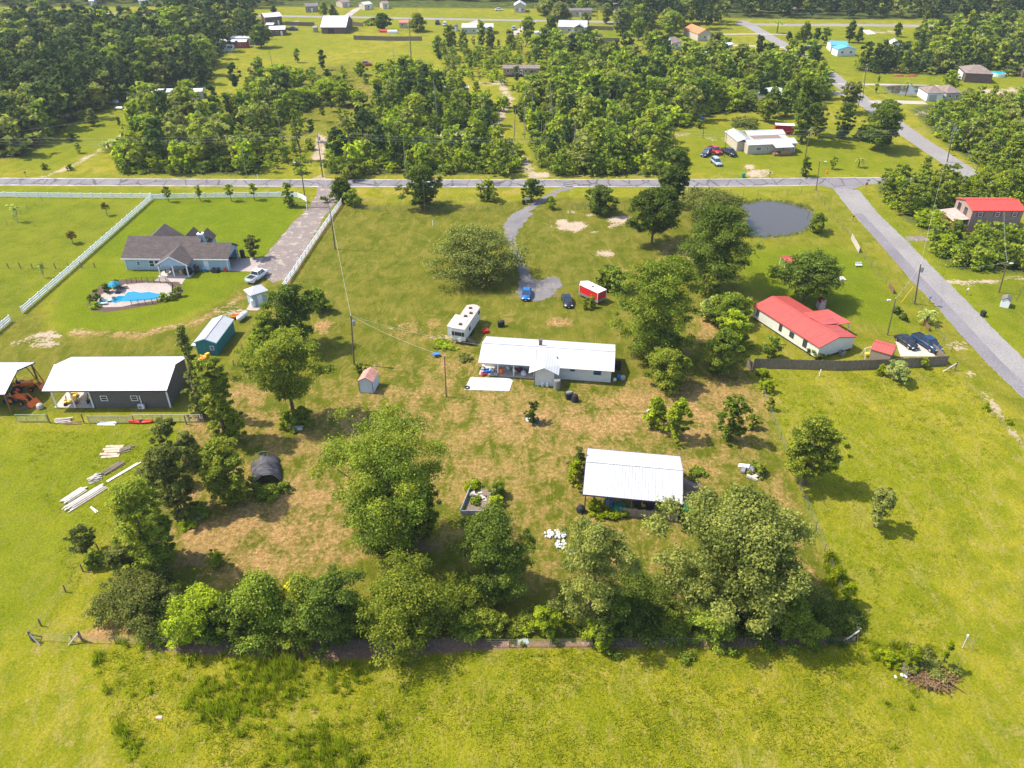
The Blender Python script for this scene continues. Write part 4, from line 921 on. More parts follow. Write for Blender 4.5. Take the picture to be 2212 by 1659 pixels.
# grass: rough blades over the near pasture and weeds
def blades(name, poly_list, per, hgt, wid, lm, label, seed, clump=1, spread=.2, lean=.35, excl=None):
    g = np.random.default_rng(seed); C = []; HH = []
    for poly, dens in poly_list:
        P = W(poly); xs = [p.x for p in P]; yy = [p.y for p in P]; n = int((max(xs) - min(xs)) * (max(yy) - min(yy)) * dens)
        x = g.uniform(min(xs), max(xs), n); y = g.uniform(min(yy), max(yy), n); d = sdf_poly(x, y, P) < 0
        if excl is not None: d &= sdf_poly(x, y, W(excl)) > 0
        d &= np.abs(x) < y * .72 + 6
        # patchiness
        ns = np.sin(x * .45 + 1.3 * np.sin(y * .31)) + np.sin(y * .6 + 1.7 * np.sin(x * .23)) + g.normal(size=n) * .7
        d &= ns > -1.6
        C.append(np.stack([x[d], y[d]], 1)); HH.append(.75 + .25 * np.clip(ns[d], -1, 1.6))
    C = np.concatenate(C); HH = np.concatenate(HH); N = len(C)
    C = np.repeat(C, per, 0) + g.normal(size=(N * per, 2)) * spread; HH = np.repeat(HH, per) * g.uniform(.5, 1.3, N * per); M_ = len(C)
    a = g.uniform(0, 6.28, M_); ln = g.normal(size=(M_, 2)) * lean; h = hgt * HH; w_ = wid * g.uniform(.6, 1.4, M_)
    b0 = np.stack([C[:, 0] - np.cos(a) * w_, C[:, 1] - np.sin(a) * w_, np.zeros(M_)], 1); b1 = np.stack([C[:, 0] + np.cos(a) * w_, C[:, 1] + np.sin(a) * w_, np.zeros(M_)], 1)
    tp = np.stack([C[:, 0] + ln[:, 0] * h, C[:, 1] + ln[:, 1] * h, h], 1)
    v = np.clip(np.repeat(g.normal(size=N) * .2 + .5, per) + g.normal(size=M_) * .15, 0, 1)
    me = quadmesh(name, np.stack([b0, b1, tp], 1).reshape(-1, 3), v, lm, 3); o = bpy.data.objects.new(name, me); COL.objects.link(o); tag(o, label, 'grass', kind='stuff')
NEARP = [(-60, 1402), (300, 1408), (420, 1420), (700, 1436), (1150, 1404), (1850, 1404), (2300, 1420), (2300, 1720), (-60, 1720)]
RIGHTP = [(1640, 810), (2050, 800), (2140, 870), (2300, 1010), (2300, 1430), (1860, 1400), (1740, 1080)]
LEFTP = [(-60, 930), (430, 930), (330, 1010), (230, 1190), (60, 1390), (-60, 1390)]
blades('pasture_grass', [(NEARP, 9), (RIGHTP, 3.2), (LEFTP, 3.5)], 4, .22, .05, L_grassb, 'rough pasture grass around the fenced yard', 1, spread=.2, lean=1.1)
WEEDS = [[(430, 1440), (520, 1420), (640, 1425), (660, 1500), (620, 1540), (480, 1560), (400, 1520)], [(640, 1590), (700, 1580), (780, 1640), (780, 1700), (600, 1700)], [(170, 1430), (230, 1400), (210, 1460), (160, 1500)], [(60, 1500), (150, 1480), (160, 1560), (60, 1600)],
         [(700, 1440), (800, 1430), (800, 1470), (720, 1520)], [(1870, 1385), (1940, 1395), (2000, 1430), (1930, 1450), (1880, 1420)], [(1770, 1190), (1800, 1190), (1850, 1290), (1830, 1330), (1800, 1290)], [(220, 1560), (330, 1600), (300, 1640), (200, 1620)], [(1990, 1385), (2050, 1400), (2075, 1460), (2040, 1450)],
         [(250, 1380), (310, 1385), (320, 1402), (240, 1400)]]
blades('tall_weeds', [(p, 3.2) for p in WEEDS] + [([(360, 1425), (520, 1405), (700, 1425), (760, 1500), (700, 1590), (480, 1600), (380, 1540)], .7), ([(560, 1560), (860, 1540), (860, 1710), (560, 1710)], .45), ([(100, 1440), (330, 1420), (330, 1650), (80, 1650)], .35), ([(1850, 1400), (2120, 1400), (2150, 1620), (1900, 1620)], .3)], 22, 1.15, .045, L_weed, 'tall bright feathery weeds standing in the near pasture', 2, spread=.17, lean=.22)
blades('weed_tufts', [(NEARP, .30), (RIGHTP, .07), (LEFTP, .05), (YARD, .008)], 18, .42, .045, L_weed, 'scattered bright weed tufts in the pastures', 3, spread=.28, lean=.4)
for x, yb, yt, w_, lb in ((1647, 815, 795, 34, 'bright weeds at the left end of the privacy fence'), (1660, 850, 818, 30, 'bright weeds along the right wire fence top'), (1665, 885, 860, 26, 'lower bright weeds along the right wire fence'),
                      (1996, 795, 772, 24, 'weeds below the right end of the privacy fence'), (1284, 1115, 1078, 32, 'weed clump at the front left post of the open barn'), (1330, 1118, 1095, 60, 'long weed clump before the open barn'),
                      (1420, 1122, 1096, 30, 'bright weed bush against the barn boards'), (1365, 1105, 1092, 24, 'small weed tuft against the barn boards'), (1510, 1120, 1102, 40, 'weeds right of the barn boards'),
                      (1970, 1450, 1395, 44, 'weed mound left of the brush pile'), (1925, 1440, 1405, 50, 'low weed mound near the right fence corner'), (2040, 1445, 1385, 40, 'weed mound right of the brush pile'), (2130, 888, 870, 20, 'weed clump on the right roadside verge'), (2180, 920, 905, 20, 'second weed clump on the right roadside verge'),
                      (1790, 1215, 1188, 26, 'top weed clump along the right wire fence'), (1812, 1262, 1222, 40, 'middle weed clump along the right wire fence'), (1835, 1310, 1258, 40, 'bottom weed clump along the right wire fence'), (1772, 1295, 1275, 24, 'weed clump just inside the right wire fence')):
    shrub(x, yb, yt, w_, L_weed, lb, lobes=.3, dens=1.2)
# ------------------------------------------------------------------ buildings
def gable_roof(L, Wd, he, hr, ov=0.0, t=.1, ribs=.45, x0=0.0, y0=0.0, ridge=.5):
    """roof over 0..L x 0..Wd (eave outline), ridge along x, real ribs"""
    mb = MB(); yr = Wd * ridge
    mb.slab([(x0, y0, he), (x0 + L, y0, he), (x0 + L, y0 + yr, hr), (x0, y0 + yr, hr)], t)
    mb.slab([(x0, y0 + yr, hr), (x0 + L, y0 + yr, hr), (x0 + L, y0 + Wd, he), (x0, y0 + Wd, he)], t)
    if ribs:
        n = int(L / ribs)
        for (ya, za, yb_, zb_) in ((y0, he, y0 + yr, hr), (y0 + Wd, he, y0 + yr, hr)):
            l = math.hypot(yb_ - ya, zb_ - za); ang = math.atan2(zb_ - za, abs(yb_ - ya)) * (1 if yb_ > ya else -1)
            for i in range(1, n):
                mb.box((x0 + L * i / n, (ya + yb_) / 2, (za + zb_) / 2 + .018), (.05, l, .04), rx=ang)
        mb.box((x0 + L / 2, y0 + yr, hr + .015), (L, .34, .05))
    return mb
def hip_roof(L, Wd, he, hr, inset, x0=0., y0=0., t=.1):
    mb = MB(); m = y0 + Wd / 2; a = (x0, y0, he); b_ = (x0 + L, y0, he); c = (x0 + L, y0 + Wd, he); d = (x0, y0 + Wd, he); e = (x0 + inset, m, hr); f = (x0 + L - inset, m, hr)
    z = lambda p: (p[0], p[1], p[2] - t)
    mb.add([a, b_, c, d, e, f, z(a), z(b_), z(c), z(d)], [(0, 1, 5, 4), (1, 2, 5), (2, 3, 4, 5), (3, 0, 4), (9, 8, 7, 6), (0, 6, 7, 1), (1, 7, 8, 2), (2, 8, 9, 3), (3, 9, 6, 0)])
    return mb
def gable_walls(L, Wd, he, hr, ins=.3, base=0.0, x0=0., y0=0., under=.12, hip=False):
    mb = MB(); a, b_ = x0 + ins, x0 + L - ins; c, d = y0 + ins, y0 + Wd - ins; k = (hr - he) / (Wd / 2); top = he + ins * k - under - .02; pk = hr - under - .03
    if hip: return mb.prism([(a, c), (b_, c), (b_, d), (a, d)], base, he - .05)
    P = [(a, c, base), (a, d, base), (a, d, top), (a, (c + d) / 2, pk), (a, c, top)]; n = 5
    Q = [(b_, p[1], p[2]) for p in P]
    mb.add(P + Q, [(0, 1, 2, 3, 4), (9, 8, 7, 6, 5), (0, 5, 6, 1)[::-1], (1, 6, 7, 2)[::-1], (2, 7, 8, 3)[::-1], (3, 8, 9, 4)[::-1], (4, 9, 5, 0)[::-1]])
    return mb
def side(L, Wd, s, u, ins=.3, x0=0., y0=0.):
    """point and turn of a place u metres along a wall face"""
    return {'f': (x0 + u, y0 + ins, 0), 'b': (x0 + u, y0 + Wd - ins, math.pi), 'r': (x0 + L - ins, y0 + u, math.pi / 2), 'l': (x0 + ins, y0 + u, -math.pi / 2)}[s]
def window(root, p, z, w_, h, m=None, name='window', grid=True, fm=None):
    x, y, a = p; fx, fy = math.sin(a), -math.cos(a); m = fm or m or M_trim; f = .09
    ux, uy = math.cos(a), math.sin(a); mb = MB()
    for dx, dz, bw, bh in ((0, h / 2 - f / 2, w_, f), (0, -h / 2 + f / 2, w_, f), (-w_ / 2 + f / 2, 0, f, h - 2 * f), (w_ / 2 - f / 2, 0, f, h - 2 * f)) + (((0, 0, w_ - 2 * f, .05),) if grid else ()):
        mb.box((x + ux * dx + fx * .03, y + uy * dx + fy * .03, z + dz), (bw, .08, bh), rz=a)
    o = mb.build(name, m, root)
    g = MB().box((x + fx * .012, y + fy * .012, z), (w_ - f, .03, h - f), rz=a).build('pane', M_glass, o); return o
def door(root, p, w_=.95, h=2.05, m=None, z0=0.05, handle=True):
    x, y, a = p; fx, fy = math.sin(a), -math.cos(a); ux, uy = math.cos(a), math.sin(a)
    d = MB().box((x + fx * .02, y + fy * .02, z0 + h / 2), (w_, .06, h), rz=a).build('door', m or M_trim, root)
    if handle: MB().box((x + fx * .08 + ux * w_ * .38, y + fy * .08 + uy * w_ * .38, z0 + 1), (.12, .06, .06), rz=a).build('handle', M_chrome, d)
    return d
def fascia(L, Wd, he, hr, m, root, x0=0., y0=0., t=.1, name='fascia'):
    mb = MB()
    for y in (y0 - .02, y0 + Wd + .02): mb.box((x0 + L / 2, y, he - t / 2 - .02), (L + .04, .04, .2))
    l = math.hypot(Wd / 2, hr - he); a = math.atan2(hr - he, Wd / 2)
    for x in (x0 - .022, x0 + L + .022):
        mb.box((x, y0 + Wd / 4, (he + hr) / 2 - .07), (.04, l, .2), rx=a); mb.box((x, y0 + Wd * .75, (he + hr) / 2 - .07), (.04, l, .2), rx=-a)
    return mb.build(name, m, root)
def clutter(name, cat, label, loc, parts, rz=0.0, group=None):
    """one small thing from coloured parts: (part name, material, MB)"""
    if len(parts) == 1:
        o = parts[0][2].build(name, parts[0][1]); o.location = loc; o.rotation_euler = (0, 0, rz); return tag(o, label, cat, group)
    r = thing(name, label, cat, loc, rz, group)
    for n, m, mb in parts: mb.build(n, m, r)
    return r
def loc_(A, yaw, x, y, z=0.0): return Vector((A.x + x * math.cos(yaw) - y * math.sin(yaw), A.y + x * math.sin(yaw) + y * math.cos(yaw), z))

# --- white ranch house
A, yaw, L = frame((1033, 783), (1327, 803), 2.6); yawR, AR = yaw, A
h = thing('ranch_house', 'long low white ranch house with white ribbed metal roof and open corner porch', 'house', A, yaw)
M_sid = mat('worn white siding', (.70, .69, .66), .8, .1, 2, dirt=.25, stretch=(.5, .5, 6))
gable_roof(L, 8.5, 2.6, 3.85, ribs=.42).build('roof', M_roofw, h)
wl = MB()
wl.add([(8.9, .8, 0), (8.9, 8.1, 0), (8.9, 8.1, 2.45), (8.9, 4.25, 3.6), (8.9, .8, 2.6), (21.4, .8, 0), (21.4, 8.1, 0), (21.4, 8.1, 2.45), (21.4, 4.25, 3.6), (21.4, .8, 2.6)],
       [(0, 1, 2, 3, 4), (9, 8, 7, 6, 5), (1, 6, 7, 2), (0, 4, 9, 5)])
wl.box((4.65, 5.6, 1.24), (8.4, 5.0, 2.48)); wl.build('wall', M_sid, h)
MB().box((4.5, 1.9, .06), (9.0, 3.2, .12)).build('porch_floor', M_conc, h)
for x in (.5, 3.1, 5.7): MB().box((x, .55, 1.3), (.13, .13, 2.5)).build('post', M_trim, h)
MB().box((4.4, .55, 2.42), (8.2, .1, .2)).build('beam', M_trim, h)
for u, w_, hh, z in ((12.3, 1.5, .65, 1.95), (15.2, .8, .6, 1.95), (19.2, 1.25, .95, 1.75)): 
    wn = window(h, (u, .8, 0), z, w_, hh, fm=paint('blue window trim', (.10, .22, .38), .6))
for u in (1.8, 4.0, 6.2): window(h, (u, 3.1, 0), 1.5, 1.1, 1.1)
door(h, (7.4, 3.1, 0), m=M_sid)
ch = MB().box((9.6, 5.0, 4.0), (.5, .5, 1.1)); ch.build('chimney', mat('chimney brick', (.22, .13, .10), .9, .2, 6), h); MB().box((9.6, 5.0, 4.62), (.62, .62, .16)).build('chimney_cap', M_dgrey, h)
MB().cyl((12.6, 1.9, 3.1), (12.6, 1.9, 3.45), .07).box((12.6, 1.9, 3.46), (.3, .2, .06)).build('roof_vent', M_dark, h)
MB().cyl((9.3, 1.6, 3.0), (9.3, 1.6, 4.5), .03).cyl((9.3, 1.6, 4.5), (9.3, 1.6, 4.62), .08).build('service_mast', M_steel, h)
# gabled bump out: ridge runs from front (y<0) into the roof
mb = MB(); gx0, gx1, gy0, gy1, ze, zr = 8.4, 13.2, -1.9, 3.4, 2.45, 3.6; gm = (gx0 + gx1) / 2
mb.slab([(gx0, gy0, ze), (gm, gy0, zr), (gm, gy1 + .4, zr), (gx0, gy1 - 2.4, ze)][::-1] if False else [(gx0, gy0, ze), (gm, gy0, zr), (gm, 3.6, zr), (gx0, .9, ze + .3)], .08)
mb.slab([(gm, gy0, zr), (gx1, gy0, ze), (gx1, .9, ze + .3), (gm, 3.6, zr)], .08); mb.build('entry_roof', M_roofw, h)
mb = MB(); x0, x1, y0 = 9.3, 12.5, -1.5
mb.add([(x0, y0, 0), (x1, y0, 0), (x1, y0, 2.6), (gm, y0, 3.35), (x0, y0, 2.6), (x0, .85, 0), (x1, .85, 0), (x1, .85, 2.6), (gm, .85, 3.35), (x0, .85, 2.6)], [(0, 1, 2, 3, 4), (1, 6, 7, 2), (5, 0, 4, 9), (2, 7, 8, 3), (4, 3, 8, 9)]); mb.build('entry_wall', M_sid, h)
door(h, (10.6, y0, 0), .95, 2.0, M_sid)
MB().box((12.52, y0 - .03, 1.3), (.1, .1, 2.5)).box((9.28, y0 - .03, 1.3), (.1, .1, 2.5)).build('corner_trim', M_dgrey, h)
# things on the porch and around the ranch house
sheet('slab', [(1016, 815), (1100, 817), (1108, 822), (1100, 845), (1003, 842)], mat('white gravel', (.46, .48, .50), .9, .18, 1.2, dirt=.15, coord='Object'), .03)
rr = random.Random(4)
def junk(x, y, z, label, name, cat, m, kind, s=.5, group=None):
    L_ = at(x, y, z) if z else at(x, y)
    mb = MB()
    if kind == 'tire':
        for k in range(12):
            a0, a1 = k * math.pi / 6, (k + 1) * math.pi / 6; mb.cyl((s * math.cos(a0), s * math.sin(a0), .12), (s * math.cos(a1), s * math.sin(a1), .12), s * .3, s * .3, 6, False)
    elif kind == 'drum': mb.lathe([(s * .48, 0), (s * .5, .1), (s * .5, s * 1.5), (s * .46, s * 1.6)], n=12)
    elif kind == 'bag':
        mb.lathe([(s * .5, 0), (s * .62, s * .3), (s * .5, s * .8), (s * .15, s * 1.05)], n=9)
    elif kind == 'crate':
        mb.box((0, 0, s * .35), (s * 1.3, s, s * .08)); 
        for dx, dy, lx, ly in ((0, .5, 1.3, .08), (0, -.5, 1.3, .08), (.65, 0, .08, 1), (-.65, 0, .08, 1)): mb.box((dx * s, dy * s, s * .35), (lx * s, ly * s, s * .7))
    elif kind == 'chair':
        mb.box((0, 0, s * .8), (s, s, .06)); mb.box((0, s * .5, s * 1.3), (s, .06, s))
        for dx in (-.42, .42):
            for dy in (-.42, .42): mb.cyl((dx * s, dy * s, 0), (dx * s, dy * s, s * .8), .03, n=5)
    o = mb.build(name, m); o.location = L_; o.rotation_euler = (0, 0, rr.uniform(0, 3)); return tag(o, label, cat, group)
Mb = paint('blue plastic', (.02, .16, .50), .5); Mr = paint('red plastic', (.6, .04, .03), .5); Mo = paint('orange plastic', (.85, .16, .02), .5); My = paint('yellow plastic', (.8, .5, .03), .5)
for x, y, lb, nm, ct, m, kd, s in ((1042, 797, 'black tire lying against the left porch post', 'tire', 'tire', M_black, 'tire', .42), (1052, 805, 'blue crate in front of the porch', 'crate', 'crate', Mb, 'crate', .8),
        (1062, 803, 'white sack beside the blue crate', 'sack', 'sack', M_white, 'bag', .7), (1045, 810, 'red cooler at the porch corner', 'cooler', 'cooler', Mr, 'crate', .6), (1082, 808, 'orange bucket at the middle of the porch', 'bucket', 'bucket', Mo, 'drum', .7),
        (1072, 811, 'grey sack on the grass before the porch', 'sack', 'sack', M_steel, 'bag', .6), (1098, 800, 'white plastic chair on the porch', 'chair', 'chair', M_white, 'chair', .5), (1112, 806, 'white plastic chair near the slab', 'chair', 'chair', M_white, 'chair', .5),
        (1118, 803, 'red crate on the porch floor', 'crate', 'crate', Mr, 'crate', .6), (1131, 810, 'striped white cushion stack left of the entry', 'cushion_stack', 'cushions', M_white, 'bag', .8), (1125, 800, 'blue chair beside the entry', 'chair', 'chair', Mb, 'chair', .5),
        (1009, 838, 'black tire on the corner of the white slab', 'tire', 'tire', M_black, 'tire', .35), (1143, 908, 'pale tire ring left of the small dark shrub', 'tire', 'tire', M_white, 'tire', .4), (1160, 911, 'blue tire ring under the small dark shrub', 'tire', 'tire', Mb, 'tire', .35),
        (1335, 797, 'dark waste bin at the right end of the ranch house', 'trash_bin', 'bin', M_black, 'drum', .9), (1337, 817, 'blue and white bag right of the ranch house', 'sack', 'sack', Mb, 'bag', .7), (1345, 820, 'grey bag right of the ranch house', 'sack', 'sack', M_steel, 'bag', .8), (1328, 822, 'white sack at the right ranch corner', 'sack', 'sack', M_white, 'bag', .5),
        (1203, 840, 'round wire planter beside the entry room', 'planter', 'planter', M_steel, 'drum', 1.1), (1172, 834, 'white pot beside the entry door', 'pot', 'pot', M_white, 'drum', .4), (1182, 835, 'white pot under the entry wall', 'pot', 'pot', M_white, 'drum', .45)):
    junk(x, y, 0, lb, nm, ct, m, kd, s)
# grills
def grill(x, y, label, cover=False):
    r = thing('grill', label, 'grill', at(x, y), .3)
    if cover:
        MB().lathe([(.62, 0), (.58, .5), (.45, 1.0), (.2, 1.25), (.05, 1.3)], n=10).build('cover', M_black, r); return
    MB().box((0, 0, .95), (1.3, .6, .12)).build('shelf', M_black, r)
    MB().loft([[(-.45, -.28, 1.0), (.45, -.28, 1.0), (.45, .28, 1.0), (-.45, .28, 1.0)], [(-.45, -.2, 1.3), (.45, -.2, 1.3), (.45, .2, 1.3), (-.45, .2, 1.3)]]).build('lid', M_steel, r)
    for dx in (-.5, .5):
        for dy in (-.22, .22): MB().cyl((dx, dy, 0), (dx, dy, .9), .03, n=5).build('leg', M_black, r)
    MB().box((0, 0, .45), (.9, .5, .8)).build('cabinet', M_dark, r)
grill(1229, 861, 'black gas grill with grey lid in front of the ranch house'); grill(1242, 866, 'covered black grill beside the gas grill', True)
# wheelbarrow (blue)
r = thing('wheelbarrow', 'blue wheelbarrow tub lying in the grass left of the ranch house', 'wheelbarrow', at(942, 770), .5); r.scale = (.75, .75, .75)
MB().loft([[(-.45, -.3, .3), (.5, -.3, .3), (.5, .3, .3), (-.45, .3, .3)], [(-.75, -.5, .75), (.8, -.5, .75), (.8, .5, .75), (-.75, .5, .75)]]).build('tub', Mb, r)
MB().cyl((-1.3, -.35, .7), (.8, -.2, .3), .03).cyl((-1.3, .35, .7), (.8, .2, .3), .03).build('handle', Mb, r)
MB().cyl((.9, -.05, .2), (.9, .05, .2), .2, n=12).build('wheel', M_black, r)
for x, y, lb in ((1079, 706, 'left one of two black bins behind the ranch house'), (1086, 704, 'right one of two black bins behind the ranch house')):
    r = thing('trash_bin', lb, 'bin', at(x, y), .2, 'black bins behind the ranch house'); MB().box((0, 0, .5), (.55, .6, .95), taper=1.15).build('bin_body', M_black, r); MB().box((0, 0, 1.02), (.66, .72, .08)).build('lid', M_black, r)

# --- open barn
A, yaw, L = frame((1259, 1068), (1474.7, 1088.5), 3.2)
b = thing('open_barn', 'open sided pole barn with white ribbed metal roof and board wall at front', 'barn', A, yaw)
gable_roof(L, 9.5, 3.2, 4.8, ribs=.42).build('roof', M_roofw, b); fascia(L, 9.5, 3.2, 4.8, paint('barn edge trim', (.10, .07, .16), .6), b)
for i, x in enumerate((.35, 3.3, 6.2, 9.2, 12.1)):
    for y in (.4, 4.8, 9.1): MB().box((x, y, 1.55 if y != 4.8 else 2.25), (.16, .16, 3.1 if y != 4.8 else 4.5)).build('post', M_wood, b)
for y in (.4, 9.1): MB().box((L / 2, y, 3.0), (L - .5, .12, .22)).build('beam', M_wood, b)
mb = MB(); rw = random.Random(2)
for i in range(30): mb.box((4.9 + i * .245, .28, .68 + rw.uniform(-.03, .05)), (.23, .05, 1.35 + rw.uniform(-.12, .08)))
mb.build('board_wall', mat('pale barn boards', (.34, .27, .20), .9, .3, 1.5, stretch=(4, 1, .7), dirt=.3), b)
MB().box((9.5, 3.5, .02), (6, 5, .04)).build('floor', M_dark, b)
lad = MB(); 
for y in (0, .45): lad.cyl((0, y, 1.7), (3.3, y, .1), .035, n=5)
for i in range(11): lad.cyl((.15 + i * .3, 0, 1.63 - i * .146), (.15 + i * .3, .45, 1.63 - i * .146), .025, n=5)
lo = lad.build('ladder', M_steel); lo.location = loc_(A, yaw, 12.7, 6.4); lo.rotation_euler = (0, 0, yaw); tag(lo, 'pale metal ladder leaning out from the right side of the open barn', 'ladder')
sheet('dirt_pad', [(1481, 1036), (1504, 1034), (1516, 1040), (1519, 1062), (1508, 1084), (1496, 1092), (1478, 1092)], mat('leaf strewn dirt', (.16, .10, .085), .95, .3, 3), .012, jag=.25)
r = thing('tarp_heap', 'dark green tarp draped over a heap under the open barn', 'tarp', loc_(A, yaw, 4.8, 1.0), yaw)
MB().lathe([(1.25, 0), (1.15, .6), (.8, 1.1), (.3, 1.3)], n=11).build('tarp', mat('green tarp', (.01, .16, .11), .6, .25, 3), r); MB().box((0, 0, .3), (1.2, 1.2, .6)).build('load', M_dark, r)
def mower(loc, yaw_, body, label, canopy=None, name='riding_mower'):
    r = thing(name, label, 'mower', loc, yaw_)
    MB().loft([[(-.9, -.35, .35), (.9, -.35, .35), (.9, .35, .35), (-.9, .35, .35)], [(-.85, -.35, .6), (.95, -.3, .85), (.95, .3, .85), (-.85, .35, .6)]]).box((.55, 0, .85), (.75, .5, .25)).build('body', body, r)
    MB().box((-.35, 0, .75), (.45, .45, .12)).box((-.58, 0, 1.0), (.1, .45, .45)).build('seat', My, r)
    for x, y, rad in ((-.6, .42, .32), (-.6, -.42, .32), (.7, .4, .22), (.7, -.4, .22)):
        w_ = MB().cyl((x, y - .1, rad), (x, y + .1, rad), rad, n=12).build('wheel', M_black, r); MB().cyl((x, y - .11, rad), (x, y + .11, rad), rad * .5, n=8).build('rim', My, w_)
    MB().cyl((.1, 0, .7), (0, 0, 1.1), .025, n=5).cyl((-.03, -.17, 1.1), (-.03, .17, 1.1), .03, n=5).build('steering', M_black, r)
    if canopy:
        MB().box((-.3, 0, 2.0), (1.5, 1.1, .08)).build('canopy', canopy, r)
        for dy in (-.4, .4): MB().cyl((-.75, dy, .6), (-.75, dy, 2.0), .03, n=5).build('canopy_post', M_black, r)
    return r
mower(loc_(A, yaw, 13.3, 1.2), yaw + 1.5, M_green, 'green tractor mower with bright green canopy at the right of the open barn', paint('bright green canopy', (.03, .50, .16), .5))
mower(loc_(A, yaw, 10.8, 1.6), yaw + .2, M_green, 'green riding mower behind the barn boards')
mower(loc_(A, yaw, 8.2, 1.8), yaw + .2, M_dark, 'dark riding mower in the middle bay of the barn')
for x, y, lb, nm, ct, m, kd, s in ((2.3, .8, 'red cart handles at the barn front left', 'cart', 'cart', Mr, 'crate', .8), (3.5, 1.4, 'blue drum in the barn left bay', 'drum', 'drum', Mb, 'drum', 1.0), (4.0, .9, 'yellow crate in the barn left bay', 'crate', 'crate', My, 'crate', .7),
        (6.6, .9, 'white bucket hanging place in the barn middle bay', 'bucket', 'bucket', M_white, 'drum', .4)):
    junk(0, 0, 0, lb, nm, ct, m, kd, s).location = loc_(A, yaw, x, y)
r = junk(1254, 1105, 0, 'black round kettle standing in weeds before the barn', 'kettle_grill', 'grill', M_black, 'bag', 1.0)

# --- grey metal workshop, far left open bay
A, yaw, L = frame((90, 845), (360, 843.6), 3.6)
b = thing('grey_barn', 'dark grey metal barn with bright white roof and an open bay at left', 'barn', A, yaw)
gable_roof(L + 0, 9.8, 3.6, 5.15, ribs=.4, t=.12).build('roof', M_roofbright, b); fascia(L, 9.8, 3.6, 5.15, paint('dark purple trim', (.035, .02, .10), .5), b, t=.12)
mb = MB(); x0, x1, y0, y1, ym = 6.6, 18.2, .75, 9.3, 4.9
mb.add([(x0, y0, 0), (x1, y0, 0), (x1, y0, 3.7), (x1, ym, 4.98), (x1, y1, 3.6), (x1, y1, 0), (x0, y0, 3.7), (x0, ym, 4.98), (x0, y1, 3.6), (x0, y1, 0)], [(0, 1, 2, 6), (1, 5, 4, 3, 2), (5, 9, 8, 4), (9, 0, 6, 7, 8)])
for i in range(38): mb.box((x0 + .15 + i * .303, y0 - .012, 1.75), (.05, .03, 3.5))
for i in range(28): mb.box((x1 + .012, y0 + .15 + i * .303, 1.75), (.03, .05, 3.5))
mb.build('wall', M_dgrey, b)
for x in (.9, 3.7, 6.5, 18.25): MB().box((x, .68, 1.8), (.2, .16, 3.55)).build('post', M_trim, b)
for x in (.9, 3.7): MB().box((x, 9.1, 1.8), (.16, .16, 3.5)).build('post', M_trim, b)
for u in (8.5, 13.1): window(b, (u, .73, 0), 1.75, 1.05, .95)
MB().box((14.0, .66, 1.25), (.12, .1, 2.0)).build('downpipe', M_trim, b)
MB().box((3.5, 5.0, .05), (6.2, 8.6, .1)).build('floor', M_conc, b)
r = thing('air_conditioner', 'small white air conditioning unit under the grey barn wall', 'air conditioner', loc_(A, yaw, 14.0, .35), yaw); MB().box((0, 0, .45), (.95, .35, .75)).build('casing', M_white, r); MB().cyl((-.15, -.19, .45), (-.15, -.175, .45), .28, n=14).build('fan_grille', M_steel, r)
r = thing('go_cart', 'yellow and black go-cart under the open bay of the grey barn', 'go-cart', loc_(A, yaw, 2.4, 1.9), yaw + .4)
MB().box((0, 0, .4), (1.8, .5, .25)).box((.7, 0, .5), (.4, .8, .2)).build('body', My, r)
for x in (-.7, .7):
    for y in (-.5, .5): MB().cyl((x, y - .1, .25), (x, y + .1, .25), .25, n=10).build('wheel', M_black, r)
MB().cyl((-.4, -.4, .4), (-.4, -.4, 1.3), .04).cyl((-.4, .4, .4), (-.4, .4, 1.3), .04).cyl((-.4, -.4, 1.3), (-.4, .4, 1.3), .04).build('roll_bar', M_black, r)
mower(loc_(A, yaw, 5.2, 2.6), yaw + 2, M_dark, 'dark mower on the concrete floor of the open bay')
for x, y, lb, nm, ct, m, kd, s in ((2.2, 3.6, 'yellow tub in the open bay', 'tub', 'tub', My, 'crate', .8), (3.3, 1.6, 'pink bag in the open bay', 'bag', 'bag', Mr, 'bag', .5), (6.0, 3.9, 'green bucket against the bay wall', 'bucket', 'bucket', M_green, 'drum', .6), (4.6, 4.6, 'white bench heap at the back of the bay', 'bench', 'bench', M_white, 'crate', 1.2)):
    junk(0, 0, 0, lb, nm, ct, m, kd, s).location = loc_(A, yaw, x, y)
# bright equipment behind
for x, y, lb, m in ((437, 787, 'orange garden machine behind the grey barn', Mo), (444, 777, 'yellow garden machine behind the grey barn', My), (425, 790, 'small orange machine at the grey barn corner', Mo)): mower(at(x, y), 1.0, m, lb, name='garden_machine')

